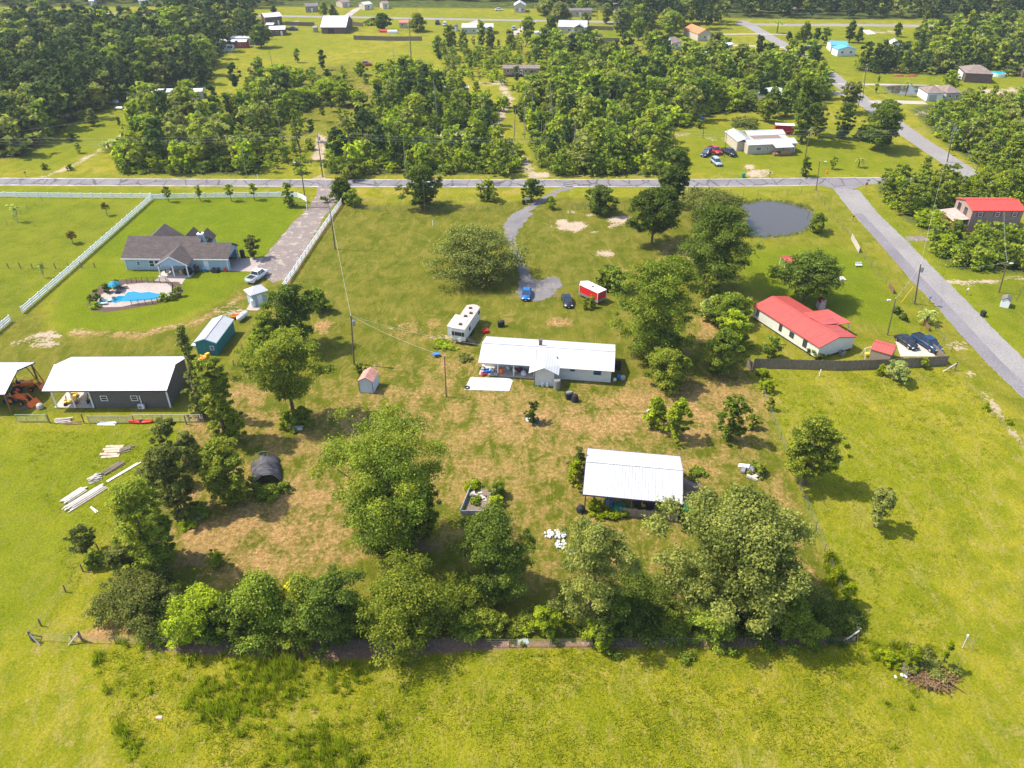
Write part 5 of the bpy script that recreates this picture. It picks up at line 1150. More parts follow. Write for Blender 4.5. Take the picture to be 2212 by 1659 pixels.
# --- white roofed tractor shed at the left edge
A, yaw, L = frame((-130, 852), (10, 852), 3.6); Ls = (at(10, 852, 3.6) - at(-130, 852, 3.6)).length
b = thing('tractor_shed', 'open shed with bright white roof cut by the left edge of the photo', 'shed', A, yaw)
gable_roof(Ls, 9.0, 3.6, 5.0, ribs=.4, t=.12).build('roof', M_roofbright, b); fascia(Ls, 9.0, 3.6, 5.0, paint('dark purple trim', (.035, .02, .10), .5), b, t=.12)
for x in (.4, Ls / 2, Ls - .4):
    for y in (.4, 8.6): MB().box((x, y, 1.75), (.2, .2, 3.5)).build('post', M_brownwood, b)
MB().cyl((Ls - .4, 8.6, .1), (Ls - 1.6, 8.6, 3.5), .08, n=5).cyl((Ls - .4, 8.6, 3.4), (Ls + .5, 8.6, .1), .08, n=5).build('brace', M_brownwood, b)
def tractor(loc, rz, label):
    r = thing('tractor', label, 'tractor', loc, rz)
    MB().box((.5, 0, 1.15), (1.7, .65, .6)).box((-.7, 0, 1.0), (1.1, 1.2, .35)).box((-.9, .55, 1.3), (.9, .3, .1)).box((-.9, -.55, 1.3), (.9, .3, .1)).build('body', Mo, r)
    MB().box((-.7, 0, 1.35), (.5, .5, .15)).box((-.95, 0, 1.6), (.12, .5, .45)).build('seat', M_black, r)
    for x, y, rad in ((-.7, .8, .65), (-.7, -.8, .65), (1.1, .65, .38), (1.1, -.65, .38)):
        w_ = MB().cyl((x, y - .16, rad), (x, y + .16, rad), rad, n=14).build('wheel', M_black, r); MB().cyl((x, y - .17, rad), (x, y + .17, rad), rad * .5, n=10).build('rim', Mo, w_)
    for dy in (-.45, .45):
        MB().cyl((.2, dy, 1.2), (1.7, dy, 1.6), .09, n=6).cyl((1.7, dy, 1.6), (2.6, dy, .6), .09, n=6).build('loader_arm', Mo, r)
    MB().loft([[(2.5, -.9, .1), (3.2, -.9, .1), (3.2, .9, .1), (2.5, .9, .1)], [(2.45, -.9, .8), (2.55, -.9, .8), (2.55, .9, .8), (2.45, .9, .8)]]).build('bucket', Mo, r)
    MB().cyl((-1.1, -.5, 1.2), (-1.1, -.5, 2.4), .05).cyl((-1.1, .5, 1.2), (-1.1, .5, 2.4), .05).cyl((-1.1, -.5, 2.4), (-1.1, .5, 2.4), .05).build('roll_bar', M_black, r)
tractor(loc_(A, yaw, Ls - .6, 3.2), -.3, 'orange front loader tractor coming out of the shed, the nearer one'); tractor(loc_(A, yaw, Ls - 1.4, 6.6), .1, 'orange tractor deeper in the shed, beyond the nearer one')
mb = MB()
for i in range(7): mb.box((0, i * .18, .1), (1.2, .11, .05))
for x in (-.5, .5): mb.box((x, .54, .04), (.1, 1.2, .07))
for i, (x, y, rz_, lb) in enumerate(((52, 885, .2, 'grey wooden pallet beside the tractor shed'), (30, 864, .0, 'pale wooden pallet standing under the tractor shed edge'))):
    o = MB(); o.v = list(mb.v); o.f = list(mb.f); q = o.build('pallet', M_board if i else M_wood); q.location = at(x, y); q.rotation_euler = (1.2 if i else 0, 0, rz_); tag(q, lb, 'pallet')
junk(88, 882, 0, 'heap of scrap cloth right of the tractor shed', 'scrap_heap', 'scrap', M_board, 'bag', .9); junk(12, 868, 0, 'motor bike wheel under the tractor shed', 'tire', 'tire', M_black, 'tire', .4); junk(22, 872, 0, 'second wheel under the tractor shed', 'tire', 'tire', M_black, 'tire', .4)

# --- teal shed
A = at(422, 741, 2.4); A.z = 0; B_ = at(472, 683, 3.2); yaw = math.atan2(at(505, 690, 2.4).y - at(467, 741, 2.4).y, at(505, 690, 2.4).x - at(467, 741, 2.4).x)
L = (at(505, 690, 2.4) - at(467, 741, 2.4)).length
Wt = 3.9
b = thing('teal_shed', 'long teal shed with white metal gable roof left of the dark tree', 'shed', at(467, 741, 2.4).xy.to_3d(), yaw)
gable_roof(L, Wt, 2.4, 3.15, ribs=.4).build('roof', M_roofw, b); gable_walls(L, Wt, 2.4, 3.15, ins=.15).build('wall', M_teal, b); fascia(L, Wt, 2.4, 3.15, paint('pale teal trim', (.25, .5, .55), .5), b)
window(b, (.15, 1.0, -math.pi / 2), 1.3, .7, .8); door(b, (.15, 2.5, -math.pi / 2), m=M_teal)
MB().box((L / 2, Wt + 1.0, .1), (3.2, 2.2, .12)).build('deck', M_conc, b)
# --- pump house
A, yaw, L = frame((541, 640), (580, 628), 2.5)
b = thing('pump_house', 'tiny white blue pump house with pointed white roof beside the driveway', 'shed', A, yaw)
hip_roof(3.6, 3.2, 2.6, 3.5, 1.5).build('roof', M_roofw, b); gable_walls(3.6, 3.2, 2.6, 3.4, ins=.35, hip=True).build('wall', M_blueside, b); door(b, (1.8, .35, 0))
sheet('patio', [(543, 648), (572, 642), (577, 652), (556, 671), (532, 670)], M_slabm, .024)
for x, y, lb in ((548, 662, 'white water softener box on the small patio'), (560, 652, 'round metal tank on the small patio')): junk(x, y, 0, lb, 'tank', 'tank', M_white if x < 550 else M_steel, 'drum', .9)
r = thing('propane_tank', 'white rounded propane tank lying beside the teal shed', 'tank', at(525, 690), 1.25)
MB().loft([[(x, rr_ * math.cos(a), .75 + rr_ * math.sin(a)) for a in [k * math.pi / 6 for k in range(12)]] for x, rr_ in ((-1.45, .1), (-1.35, .35), (-1.1, .5), (1.1, .5), (1.35, .35), (1.45, .1))]).build('vessel', M_trim, r, True)
MB().box((-.8, 0, .15), (.2, .7, .3)).box((.8, 0, .15), (.2, .7, .3)).build('foot', M_steel, r); MB().cyl((0, 0, 1.2), (0, 0, 1.4), .15).build('valve_dome', M_trim, r)
r = thing('garden_trailer', 'red flat garden trailer left of the propane tank', 'trailer', at(511, 688), .3); MB().box((0, 0, .4), (1.6, .9, .1)).box((0, .42, .55), (1.6, .06, .25)).box((0, -.42, .55), (1.6, .06, .25)).build('tray', Mo, r)
for y in (-.5, .5): MB().cyl((0, y - .06, .25), (0, y + .06, .25), .25, n=10).build('wheel', M_black, r)

# --- blue house with brown roof
A, yaw, L = frame((261, 559), (489, 560.7), 2.6)
M_shg = shingle('brown shingles', (.088, .068, .064))
b = thing('blue_house', 'light blue house with brown shingle roof, gabled back patio and open garage', 'house', A, yaw)
g1 = gable_roof(15.4, 10.4, 2.6, 5.4, ribs=0); g1.build('roof', M_shg, b)
gable_walls(15.4, 10.4, 2.6, 5.4, ins=.35).build('wall', M_blueside, b)
r1 = gable_roof(6.6, 7.2, 2.6, 4.75, ribs=0, x0=15.4, y0=0); r1.build('garage_roof', M_shg, b)
mb = MB(); x0, x1, y0, y1 = 15.1, 21.6, .35, 6.9   # garage with open end
mb.box(((x0 + x1) / 2, y0 + .06, 1.3), (x1 - x0, .12, 2.75)); mb.box(((x0 + x1) / 2, y1 - .06, 1.3), (x1 - x0, .12, 2.75))
mb.add([(x1, y0, 2.45), (x1, y1, 2.45), (x1, 3.6, 4.6), (x1 - .1, y0, 2.45), (x1 - .1, y1, 2.45), (x1 - .1, 3.6, 4.6)], [(0, 1, 2), (5, 4, 3), (0, 3, 4, 1)])
mb.box((x1 - .05, y0 + .5, 1.2), (.12, .9, 2.5)); mb.box((x1 - .05, y1 - .5, 1.2), (.12, .9, 2.5)); mb.build('garage_wall', M_blueside, b)
# patio gable towards the camera
mb = MB(); px0, px1, py0 = 8.2, 14.7, -3.0; pm = (px0 + px1) / 2; ze, zr = 2.6, 4.5
mb.slab([(px0, py0, ze), (pm, py0, zr), (pm, 3.6, zr), (px0, .0, ze + .02)], .1); mb.slab([(pm, py0, zr), (px1, py0, ze), (px1, .0, ze + .02), (pm, 3.6, zr)], .1); mb.build('patio_roof', M_shg, b)
MB().add([(px0 + .3, py0 + .12, ze - .1), (px1 - .3, py0 + .12, ze - .1), (pm, py0 + .12, zr - .2), (px0 + .3, py0 + .3, ze - .1), (px1 - .3, py0 + .3, ze - .1), (pm, py0 + .3, zr - .2)], [(0, 1, 2), (5, 4, 3), (0, 3, 4, 1), (1, 4, 5, 2), (2, 5, 3, 0)]).build('patio_gable', M_blueside, b)
mb = MB(); l = math.hypot(pm - px0, zr - ze); a_ = math.atan2(zr - ze, pm - px0)
mb.box(((px0 + pm) / 2, py0 - .03, (ze + zr) / 2 - .06), (l, .05, .2), ry=-a_); mb.box(((px1 + pm) / 2, py0 - .03, (ze + zr) / 2 - .06), (l, .05, .2), ry=a_); mb.build('patio_trim', M_trim, b)
for x in (px0 + .4, pm, px1 - .4): MB().box((x, py0 + .3, 1.25), (.2, .2, 2.5)).build('post', M_trim, b)
MB().box((pm, -1.3, .06), (6.6, 3.6, .12)).build('patio_floor', M_conc, b)
MB().box((4.0, -.03, 2.52), (8.2, .08, .2)).box((18.4, -.03, 2.52), (7.1, .08, .2)).build('gutter', M_trim, b)
# cross gables towards the road
for k, (cx, w_, hh) in enumerate(((4.9, 7.4, 5.3), (11.0, 3.6, 4.6), (13.9, 3.4, 4.4))):
    mb = MB(); mb.slab([(cx - w_ / 2, 12.2, 2.6), (cx - w_ / 2, 8.5, 2.6), (cx, 5.3, hh), (cx, 12.2, hh)], .1); mb.slab([(cx, 12.2, hh), (cx, 5.3, hh), (cx + w_ / 2, 8.5, 2.6), (cx + w_ / 2, 12.2, 2.6)], .1); mb.build('cross_gable', M_shg, b)
    MB().add([(cx - w_ / 2 + .3, 12.0, 0), (cx + w_ / 2 - .3, 12.0, 0), (cx + w_ / 2 - .3, 12.0, 2.5), (cx, 12.0, hh - .2), (cx - w_ / 2 + .3, 12.0, 2.5), (cx - w_ / 2 + .3, 9.8, 0), (cx + w_ / 2 - .3, 9.8, 0), (cx + w_ / 2 - .3, 9.8, 2.5), (cx - w_ / 2 + .3, 9.8, 2.5)], [(0, 4, 3, 2, 1), (0, 5, 8, 4), (6, 1, 2, 7)]).build('gable_wall', M_blueside, b)
c_ = MB().box((15.0, 5.6, 4.3), (1.1, 1.0, 3.0)).build('chimney', M_blueside, b); MB().box((15.0, 5.6, 5.86), (1.25, 1.15, .12)).build('chimney_cap', M_trim, c_); MB().cyl((15, 5.6, 5.9), (15, 5.6, 6.2), .22, n=8).build('flue', M_dark, c_)
window(b, (3.2, .33, 0), 1.5, .75, .9); window(b, (5.9, .33, 0), 1.45, 1.1, 1.5); window(b, (7.1, .33, 0), 1.45, 1.1, 1.5); window(b, (10.2, .33, 0), 1.5, 1.0, 1.2); window(b, (12.1, .33, 0), 1.5, .9, 1.0)
door(b, (17.1, .33, 0), 1.0, 2.1, M_trim)
for u in (.45, 21.5): MB().box((u, .31, 1.25), (.14, .05, 2.5)).build('corner_trim', M_trim, b)
HB, HY = A, yaw
for x, y, lb, nm, ct, m, kd, s in ((13.9, -1.6, 'black covered grill on the back patio', 'covered_grill', 'grill', M_black, 'bag', 1.5), (15.3, -.6, 'dark barrel against the blue garage wall', 'barrel', 'barrel', M_dark, 'drum', 1.0), (9.6, -1.6, 'patio chair left of the middle post', 'chair', 'chair', M_dark, 'chair', .6),
     (10.4, -.7, 'second patio chair near the house wall', 'chair', 'chair', M_brownwood, 'chair', .6), (12.4, -1.5, 'yellow bin on the back patio', 'toy_bin', 'bin', My, 'drum', .6), (19.0, -.2, 'green air conditioning unit beside the garage wall', 'air_conditioner', 'air conditioner', M_dark, 'crate', 1.1), (16.8, -.4, 'blue bucket by the garage wall', 'bucket', 'bucket', Mb, 'drum', .5),
     (22.4, 6.9, 'dark waste bin right of the garage opening', 'trash_bin', 'bin', M_black, 'drum', 1.0), (20.9, -.1, 'red basket at the garage corner', 'basket', 'basket', Mr, 'drum', .5)):
    junk(0, 0, 0, lb, nm, ct, m, kd, s).location = loc_(A, yaw, x, y)

# --- pool
deck = sheet('pool_deck', [(208, 655), (214, 640), (232, 628), (256, 622), (270, 614), (315, 610), (368, 612), (378, 622), (376, 636), (350, 648), (300, 655), (262, 663), (225, 664)], M_slabm, .03)
bed = sheet('mulch_bed', [(190, 664), (192, 640), (215, 618), (262, 604), (300, 605), (388, 610), (398, 625), (388, 642), (350, 654), (300, 664), (225, 675), (203, 672)], mat('dark mulch', (.10, .06, .05), .95, .3, 4, coord='Object'), .018, jag=.15)
pool = [at(*p) for p in [(240, 653), (243, 645), (256, 640), (268, 640), (276, 632), (290, 630), (305, 633), (322, 631), (348, 636), (352, 643), (330, 648), (305, 650), (285, 652), (262, 652), (248, 655)]]
root = thing('swimming_pool', 'kidney shaped blue swimming pool behind the blue house', 'pool', at(296, 643))
P0 = at(296, 643); mp_ = [(p.x - P0.x, p.y - P0.y) for p in pool]
cx_ = sum(p[0] for p in mp_) / len(mp_); cy_ = sum(p[1] for p in mp_) / len(mp_)
MB().prism([(cx_ + (x - cx_) * 1.06, cy_ + (y - cy_) * 1.10) for x, y in mp_], .03, .07).build('coping', M_conc, root)
M_poolw, t_, pb_ = nodes('pool water'); pb_.inputs['Base Color'].default_value = (.006, .21, .36, 1); pb_.inputs['Roughness'].default_value = .08
MB().prism(mp_, .02, .09).build('water', M_poolw, root)
mb = MB(); 
for k in range(3): mb.prism([(-4.6 + .35 * k, -.6), (-4.2 + .35 * k, .8 - .1 * k), (-4.05 + .35 * k, .8 - .1 * k), (-4.45 + .35 * k, -.6)], .1 + .0, .094)
FENP = [at(*p) for p in [(285, 660), (330, 657), (352, 652), (374, 642), (375, 622), (360, 612), (320, 611), (296, 611), (275, 615)]]
def mesh_panel(name, label, pts, h, m, postm, sp=2.0, cat='fence', solid=None):
    root = thing(name, label, cat, pts[0]); o = Vector(pts[0]); Q = []
    for a, c in zip(pts[:-1], pts[1:]):
        n = max(1, round((Vector(c) - Vector(a)).length / sp))
        for i in range(n): Q.append(Vector(a).lerp(Vector(c), i / n) - o)
    Q.append(Vector(pts[-1]) - o); mb = MB()
    for q in Q: MB().cyl(q, q + Vector((0, 0, h)), .045, n=5).build('post', postm, root)
    for a, c in zip(Q[:-1], Q[1:]):
        for z in ((.15, h * .5, h - .05) if not solid else (h - .03, .1)): mb.cyl(a + Vector((0, 0, z)), c + Vector((0, 0, z)), .02, n=4, caps=False)
    mb.build('rail', m, root)
    if solid:
        mb = MB()
        for a, c in zip(Q[:-1], Q[1:]):
            n = max(2, int((c - a).length / .13))
            for i in range(n): p = a.lerp(c, (i + .5) / n); mb.cyl(p + Vector((0, 0, .08)), p + Vector((0, 0, h - .04)), .012, n=3, caps=False)
        mb.build('mesh', solid, root)
    return root
mesh_panel('pool_fence', 'see-through dark mesh fence around the right side of the pool', FENP, 1.2, M_dark, M_dark, 1.1, solid=M_dark)
r = thing('parasol', 'teal folded parasol leaning beside the pool', 'parasol', at(256, 633)); MB().lathe([(1.2, 1.9), (.9, 2.2), (.3, 2.55), (.05, 2.65)], (-.9, .9, -.5), n=9).build('canopy', mat('teal cloth', (.01, .22, .36), .7, .2, 4), r); MB().cyl((0, 0, 0), (0, 0, 2.3), .06).cyl((0, 0, 2.2), (-.9, .9, 2.0), .05).build('pole', M_dark, r)
MB().box((0, 0, .06), (.9, .9, .12)).build('base', M_dark, r)
for i, (x, y, lb) in enumerate(((232, 652, 'pale blue lounge chair left of the pool, upper one'), (224, 658, 'pale blue lounge chair left of the pool, lower one'), (268, 624, 'dark grey sofa behind the pool'), (247, 648, 'dark small table at the left pool end'))):
    r = thing('lounge_chair' if i < 2 else ('sofa' if i == 2 else 'side_table'), lb, 'chair' if i < 2 else ('sofa' if i == 2 else 'table'), at(x, y), .25 * i)
    m = paint('pale aqua', (.35, .6, .6), .6) if i < 2 else M_dark
    if i < 3:
        MB().box((0, 0, .35), (1.5, .6, .1)).build('seat', m, r); MB().box((-.65, 0, .6), (.1, .6, .5), ry=-.4).build('backrest', m, r)
        for dx in (-.6, .6): MB().box((dx, 0, .15), (.06, .5, .3)).build('leg', M_steel, r)
    else:
        MB().cyl((0, 0, .5), (0, 0, .55), .4, n=10).build('table_top', m, r); MB().cyl((0, 0, 0), (0, 0, .5), .05).build('leg', m, r)
# --- white mobile home, red roof
A, yaw, L = frame((1628, 660), (1771, 751), 2.6); L = 16.5
b = thing('mobile_home', 'long white mobile home with red metal roof behind the wooden privacy fence', 'house', A, yaw)
M_wall2 = mat('cream metal siding', (.66, .66, .60), .7, .08, 1.5, dirt=.18)
gable_roof(L, 8.2, 2.6, 3.6, ribs=.5).build('roof', M_roofred, b); gable_walls(L, 8.2, 2.6, 3.6, ins=.15, base=.35).build('wall', M_wall2, b); MB().box((L / 2, 4.1, .2), (L - .6, 7.6, .4)).build('skirting', M_dark, b)
fascia(L, 8.2, 2.6, 3.6, M_roofred, b)
for u, w_, hh in ((1.2, .7, 1.2), (7.2, .7, 1.3), (10.0, 1.0, 1.0), (13.2, .9, 1.4)):
    window(b, (u, .15, 0), 1.6, w_, hh, fm=M_dark)
MB().box((2.9, .12, .0), (.1, .1, .1)).build('downpipe', M_trim, b)
# porch roofs on the far (right) side
mb = gable_roof(3.6, 3.6, 2.75, 3.5, ribs=.5, x0=9.3 - 2.2, y0=4.3) if False else MB()
mb.slab([(6.9, 5.2, 3.35), (9.4, 4.3, 3.75), (9.4, 8.6, 3.45), (6.9, 8.9, 2.75)], .08); mb.slab([(9.4, 4.3, 3.75), (11.9, 5.2, 3.35), (11.9, 8.9, 2.75), (9.4, 8.6, 3.45)], .08); mb.build('dormer_roof', M_roofred, b)
mb = MB(); mb.slab([(6.6, 8.3, 2.75), (12.2, 8.3, 2.75), (12.2, 11.6, 2.35), (6.6, 11.6, 2.35)], .08); mb.build('porch_roof', M_roofred, b)
for x in (6.8, 9.4, 12.0): MB().box((x, 11.4, 1.15), (.12, .12, 2.3)).build('post', M_trim, b)
MB().box((9.4, 9.9, .25), (5.4, 3.2, .3)).build('porch_floor', M_brownwood, b)
AM, YM = A, yaw
r = thing('air_conditioner', 'grey air conditioner standing on the ground at the near end of the mobile home', 'air conditioner', loc_(A, yaw, 17.0, 5.2), yaw); MB().box((0, 0, .4), (.8, .8, .8)).build('casing', M_steel, r); MB().cyl((0, 0, .8), (0, 0, .83), .3, n=12).build('fan_grille', M_dark, r)
# --- garden shed helper
def shed(pf, pr, z, Wd, hr, label, wm, rm, name='garden_shed', ins=.12, ridge_along=True, dside='f', du=None, yawadd=0.0, win=False, cat='shed', trim=None, ribs=0, Lf=None, base=0.0):
    A, yaw, L = frame(pf, pr, z); L = Lf or L; b = thing(name, label, cat, A, yaw + yawadd)
    if ridge_along: roof = gable_roof(L, Wd, z, hr, ribs=ribs); wl = gable_walls(L, Wd, z, hr, ins=ins, base=base)
    else:
        roof = gable_roof(Wd, L, z, hr, ribs=ribs); wl = gable_walls(Wd, L, z, hr, ins=ins, base=base)
        def rot(mb): mb.v = [(L - p[1], p[0], p[2]) for p in mb.v]; return mb
        roof = rot(roof); wl = rot(wl)
    roof.build('roof', rm, b); wl.build('wall', wm, b)
    if dside: door(b, side(L, Wd, dside, du or L / 2, ins), m=trim or wm)
    if win: window(b, side(L, Wd, 'f', L * .3, ins), 1.5, .8, .8)
    return b, A, yaw, L
M_pink = shingle('pink shingles', (.50, .24, .19))
b_, *_r = shed((772, 823), (805, 826), 2.2, 3.2, 2.95, 'small white shed with pink shingle roof standing alone in the grass', mat('pale blue white siding', (.60, .66, .74), .8, .1, 3, dirt=.2), M_pink, ridge_along=False, dside='f')
for x in (.14, _r[2] - .14): MB().box((x, .1, 1.1), (.08, .05, 2.1)).build('corner_trim', paint('navy trim', (.03, .05, .12), .6), b_)
shed((1880, 754), (1903 + 2, 770), 2.3, 3.9, 3.0, 'small shed with red roof beside the two parked vehicles', mat('tan siding', (.3, .25, .18), .8, .1, 2), M_roofred, ridge_along=True, dside=None, yawadd=.55, Lf=3.4, ribs=.4)
b_, *_r = shed((1771, 655), (1787, 655), 1.5, 1.8, 2.2, 'tiny playhouse with red roof and patterned walls behind the mobile home', mat('patterned play wall', (.55, .42, .42), .8, .5, 6), paint('maroon roof', (.35, .03, .04), .6), name='playhouse', ridge_along=False)
shed((2163, 647), (2185, 652), 1.5, 2.0, 2.1, 'small white utility shed with dark roof on the right lawn', M_white, shingle('grey shingles', (.16, .14, .14)), ridge_along=False, dside=None)
r = thing('gazebo', 'small red roofed gazebo partly hidden behind the round dark tree', 'gazebo', at(1703, 583)); 
gable_roof(3.4, 3.4, 2.3, 3.0, ribs=.5, x0=-1.7, y0=-1.7).build('roof', M_roofred, r)
for x in (-1.5, 1.5):
    for y in (-1.5, 1.5): MB().box((x, y, 1.1), (.12, .12, 2.2)).build('post', M_trim, r)
o = MB().box((0, 0, .1), (2.2, 1.6, .18)).build('concrete_slab', M_conc); o.location = at(1813, 603); o.rotation_euler = (0, 0, .1); tag(o, 'pale concrete slab right of the round dark tree', 'slab')
# swing / bench in the right lawn
r = thing('garden_bench', 'small white bench standing alone on the right lawn', 'bench', at(1854, 576)); MB().box((0, 0, .4), (1.3, .5, .08)).build('seat', M_white, r); MB().box((0, .25, .7), (1.3, .06, .4)).build('backrest', M_white, r)
for x in (-.55, .55): MB().box((x, 0, .2), (.08, .45, .4)).build('leg', M_steel, r)
# --- brick house with red roof
A, yaw, L = frame((2101, 455), (2200, 455), 5.2); Lb = 13.0
b = thing('brick_house', 'two storey grey brick house with bright red roof behind the roadside thicket', 'house', A, yaw)
gable_roof(Lb - 1.0, 8.2, 5.2, 6.3, ribs=.5).build('roof', M_roofred2, b); gable_walls(Lb - 1.0, 8.2, 5.2, 6.3, ins=.3).build('wall', brickmat('grey brick', (.30, .18, .14), (.36, .23, .18), (.36, .30, .26)), b)
for u in (2.2, 6.0, 9.9): window(b, (u, .3, 0), 4.2, 1.0, .9, fm=M_trim); 
for u in (1.5, 2.9, 5.3, 6.7, 9.2, 10.6): MB().box((u, .27, 4.2), (.3, .06, 1.0)).build('shutter', paint('red shutter', (.4, .05, .04), .6), b)
window(b, (6.8, .3, 0), 1.4, .8, .9, fm=My); window(b, (.3, 3.0, -math.pi / 2), 4.0, 1.3, 1.6, fm=M_dark); window(b, (.3, 6.0, -math.pi / 2), 4.0, 1.3, 1.6, fm=M_dark)
MB().slab([(-3.2, .6, 2.5), (.28, .6, 3.0), (.28, 7.6, 3.0), (-3.2, 7.6, 2.5)], .1).build('porch_roof', mat('rusty porch roof', (.45, .32, .28), .7, .3, 1.5), b)
for y in (.9, 4.1, 7.3): MB().box((-2.9, y, 1.25), (.2, .2, 2.5)).build('post', paint('coral post', (.55, .12, .06), .6), b)
MB().box((-1.4, 4, .3), (3.3, 6.8, .5)).build('porch_floor', M_brownwood, b)
# ------------------------------------------------------------------ vehicles
def car(x, y, head, col, label, kind='sedan', cat=None, roof=None, loc=None):
    """heading in degrees: 0 = front towards +X"""
    r = thing({'sedan': 'parked_car', 'suv': 'parked_suv', 'pickup': 'pickup_truck'}[kind], label, cat or {'sedan': 'car', 'suv': 'car', 'pickup': 'pickup truck'}[kind], at(x, y) if loc is None else loc, R_(head))
    L, Wd = {'sedan': (4.7, 1.82), 'suv': (4.7, 1.9), 'pickup': (5.7, 1.98)}[kind]; hb = {'sedan': .92, 'suv': 1.08, 'pickup': 1.15}[kind]; ht = {'sedan': 1.45, 'suv': 1.75, 'pickup': 1.88}[kind]
    h2 = L / 2; w2 = Wd / 2
    def ring(xx, z0, z1, wf=1.0, tuck=.93): return [(xx, -w2 * wf * tuck, z0), (xx, w2 * wf * tuck, z0), (xx, w2 * wf, (z0 + z1) * .55), (xx, w2 * wf * .9, z1), (xx, -w2 * wf * .9, z1), (xx, -w2 * wf, (z0 + z1) * .55)]
    if kind == 'pickup': prof = [(-h2, .5, hb - .08, .94), (-h2 + .15, .35, hb, 1), (0.1, .32, hb, 1), (h2 - 1.2, .32, hb + .0, 1), (h2 - .25, .34, hb - .14, .97), (h2, .42, hb - .4, .85)]
    elif kind == 'suv': prof = [(-h2, .45, hb - .15, .88), (-h2 + .2, .32, hb, .98), (.3, .28, hb, 1), (h2 - .9, .3, hb - .1, .98), (h2 - .2, .32, hb - .25, .9), (h2, .4, hb - .45, .78)]
    else: prof = [(-h2, .42, hb - .2, .84), (-h2 + .25, .3, hb - .03, .96), (-.6, .25, hb, 1), (.8, .25, hb, 1), (h2 - .8, .28, hb - .14, .96), (h2 - .2, .3, hb - .3, .88), (h2, .38, hb - .5, .74)]
    MB().loft([ring(a, z0, z1, wf) for a, z0, z1, wf in prof]).build('body', col, r, True)
    if kind == 'pickup': cab = ((-.55, .95), (-.35, 1.0), (.75, .9), (1.35, .4))
    c0, c1, c2, c3 = {'sedan': (-1.75, -1.0, .35, 1.15), 'suv': (-2.15, -1.9, .4, 1.15), 'pickup': (-.75, -.6, .95, 1.6)}[kind]
    wb, wt = w2 * .88, w2 * .70
    gl = MB(); gl.add([(c0, -wb, hb - .02), (c3, -wb, hb - .06), (c3, wb, hb - .06), (c0, wb, hb - .02), (c1, -wt, ht - .03), (c2, -wt, ht - .03), (c2, wt, ht - .03), (c1, wt, ht - .03)], [(0, 1, 5, 4), (1, 2, 6, 5), (2, 3, 7, 6), (3, 0, 4, 7), (4, 5, 6, 7)])
    gl.build('window_band', M_glass, r)
    MB().box(((c1 + c2) / 2, 0, ht - .01), (c2 - c1 + .05, wt * 2 + .04, .06)).build('roof', roof or col, r)
    mb = MB()
    for sy in (-1, 1):
        mb.cyl((c3, sy * wb, hb - .04), (c2, sy * wt, ht), .035, n=4); mb.cyl((c0, sy * wb, hb), (c1, sy * wt, ht), .05, n=4); xm = (c1 + c2) / 2; mb.cyl((xm, sy * (wb + .01), hb), (xm, sy * (wt + .01), ht), .04, n=4)
    mb.build('pillars', col, r)
    if kind == 'pickup':
        MB().box((-1.85, 0, hb + .012), (1.75, Wd * .74, .02)).build('bed_liner', M_black, r)
        MB().box((-1.85, w2 * .86, hb + .06), (1.95, .1, .1)).box((-1.85, -w2 * .86, hb + .06), (1.95, .1, .1)).box((-2.75, 0, hb + .05), (.1, Wd * .85, .1)).build('bed_rail', col, r)
    wr = .33 if kind == 'sedan' else .38
    for sx in (-1, 1):
        for sy in (-1, 1):
            cx = sx * L * .31; w_ = MB().cyl((cx, sy * (w2 - .2), wr), (cx, sy * (w2 + .01), wr), wr, n=14).build('wheel', M_black, r); MB().cyl((cx, sy * (w2 + .0), wr), (cx, sy * (w2 + .03), wr), wr * .58, n=10).build('rim', M_chrome, w_)
    for sy in (-1, 1):
        MB().box((h2 - .13, sy * w2 * .64, hb - .32), (.16, .34, .15)).build('headlight', M_lamp, r); MB().box((-h2 + .06, sy * w2 * .7, hb - .25), (.12, .3, .16)).build('tail_light', M_tail, r)
        MB().box((c3 - .25, sy * (w2 + .08), hb + .08), (.12, .16, .12)).build('mirror', col, r)
    MB().box((h2 - .03, 0, .5), (.1, Wd * .6, .2)).build('grille', M_black, r)
    MB().box((h2 + .03, 0, .33), (.03, .3, .1)).build('number_plate', M_white, r)
    return r
Pblue = paint('blue car paint', (.01, .13, .42)); Pblk = paint('black car paint', (.02, .022, .03)); Pwht = paint('white car paint', (.65, .68, .72)); Psil = paint('silver blue car paint', (.32, .40, .50)); Pred = paint('red car paint', (.42, .02, .02)); Pnavy = paint('navy car paint', (.012, .04, .10)); Pgry = paint('grey car paint', (.10, .11, .13))
car(1137, 640, -95, Pblue, 'bright blue sedan parked at the end of the asphalt driveway')
car(1225, 655, -85, Pblk, 'black sedan parked on grass left of the red cargo trailer')
car(557, 602, 70, Pwht, 'white pickup at the driveway end behind the pump house', 'pickup')
car(1957, 744, -72, Pblk, 'black sedan with a sun shade parked left of the dark blue pickup')
car(2000, 748, -70, Pnavy, 'dark blue pickup parked beside the short wooden fence', 'pickup')
car(2077, 496, 10, Psil, 'silver blue car parked under the red roofed brick house porch')
car(1547, 355, -80, Psil, 'silver suv parked alone on the lawn of the tan house', 'suv')
car(1525, 336, -125, Pnavy, 'dark blue suv parked left of the red pickup', 'suv'); car(1543, 330, -70, Pred, 'dark red pickup parked between two dark vehicles', 'pickup'); car(1574, 334, -65, Pblk, 'black pickup with a white load beside the tan house', 'pickup')
car(1464, 330, 120, Pnavy, 'blue car half hidden by the tall roadside tree')
car(789, 142, 0, Pred, 'red pickup parked in the far meadow', 'pickup'); car(1743, 108, 180, Psil, 'far silver suv beside the diagonal road', 'suv')
car(367, 228, 20, Pnavy, 'dark blue car in front of the long white trailer home'); car(390, 230, 10, Pgry, 'dark grey small car right of the dark blue one')
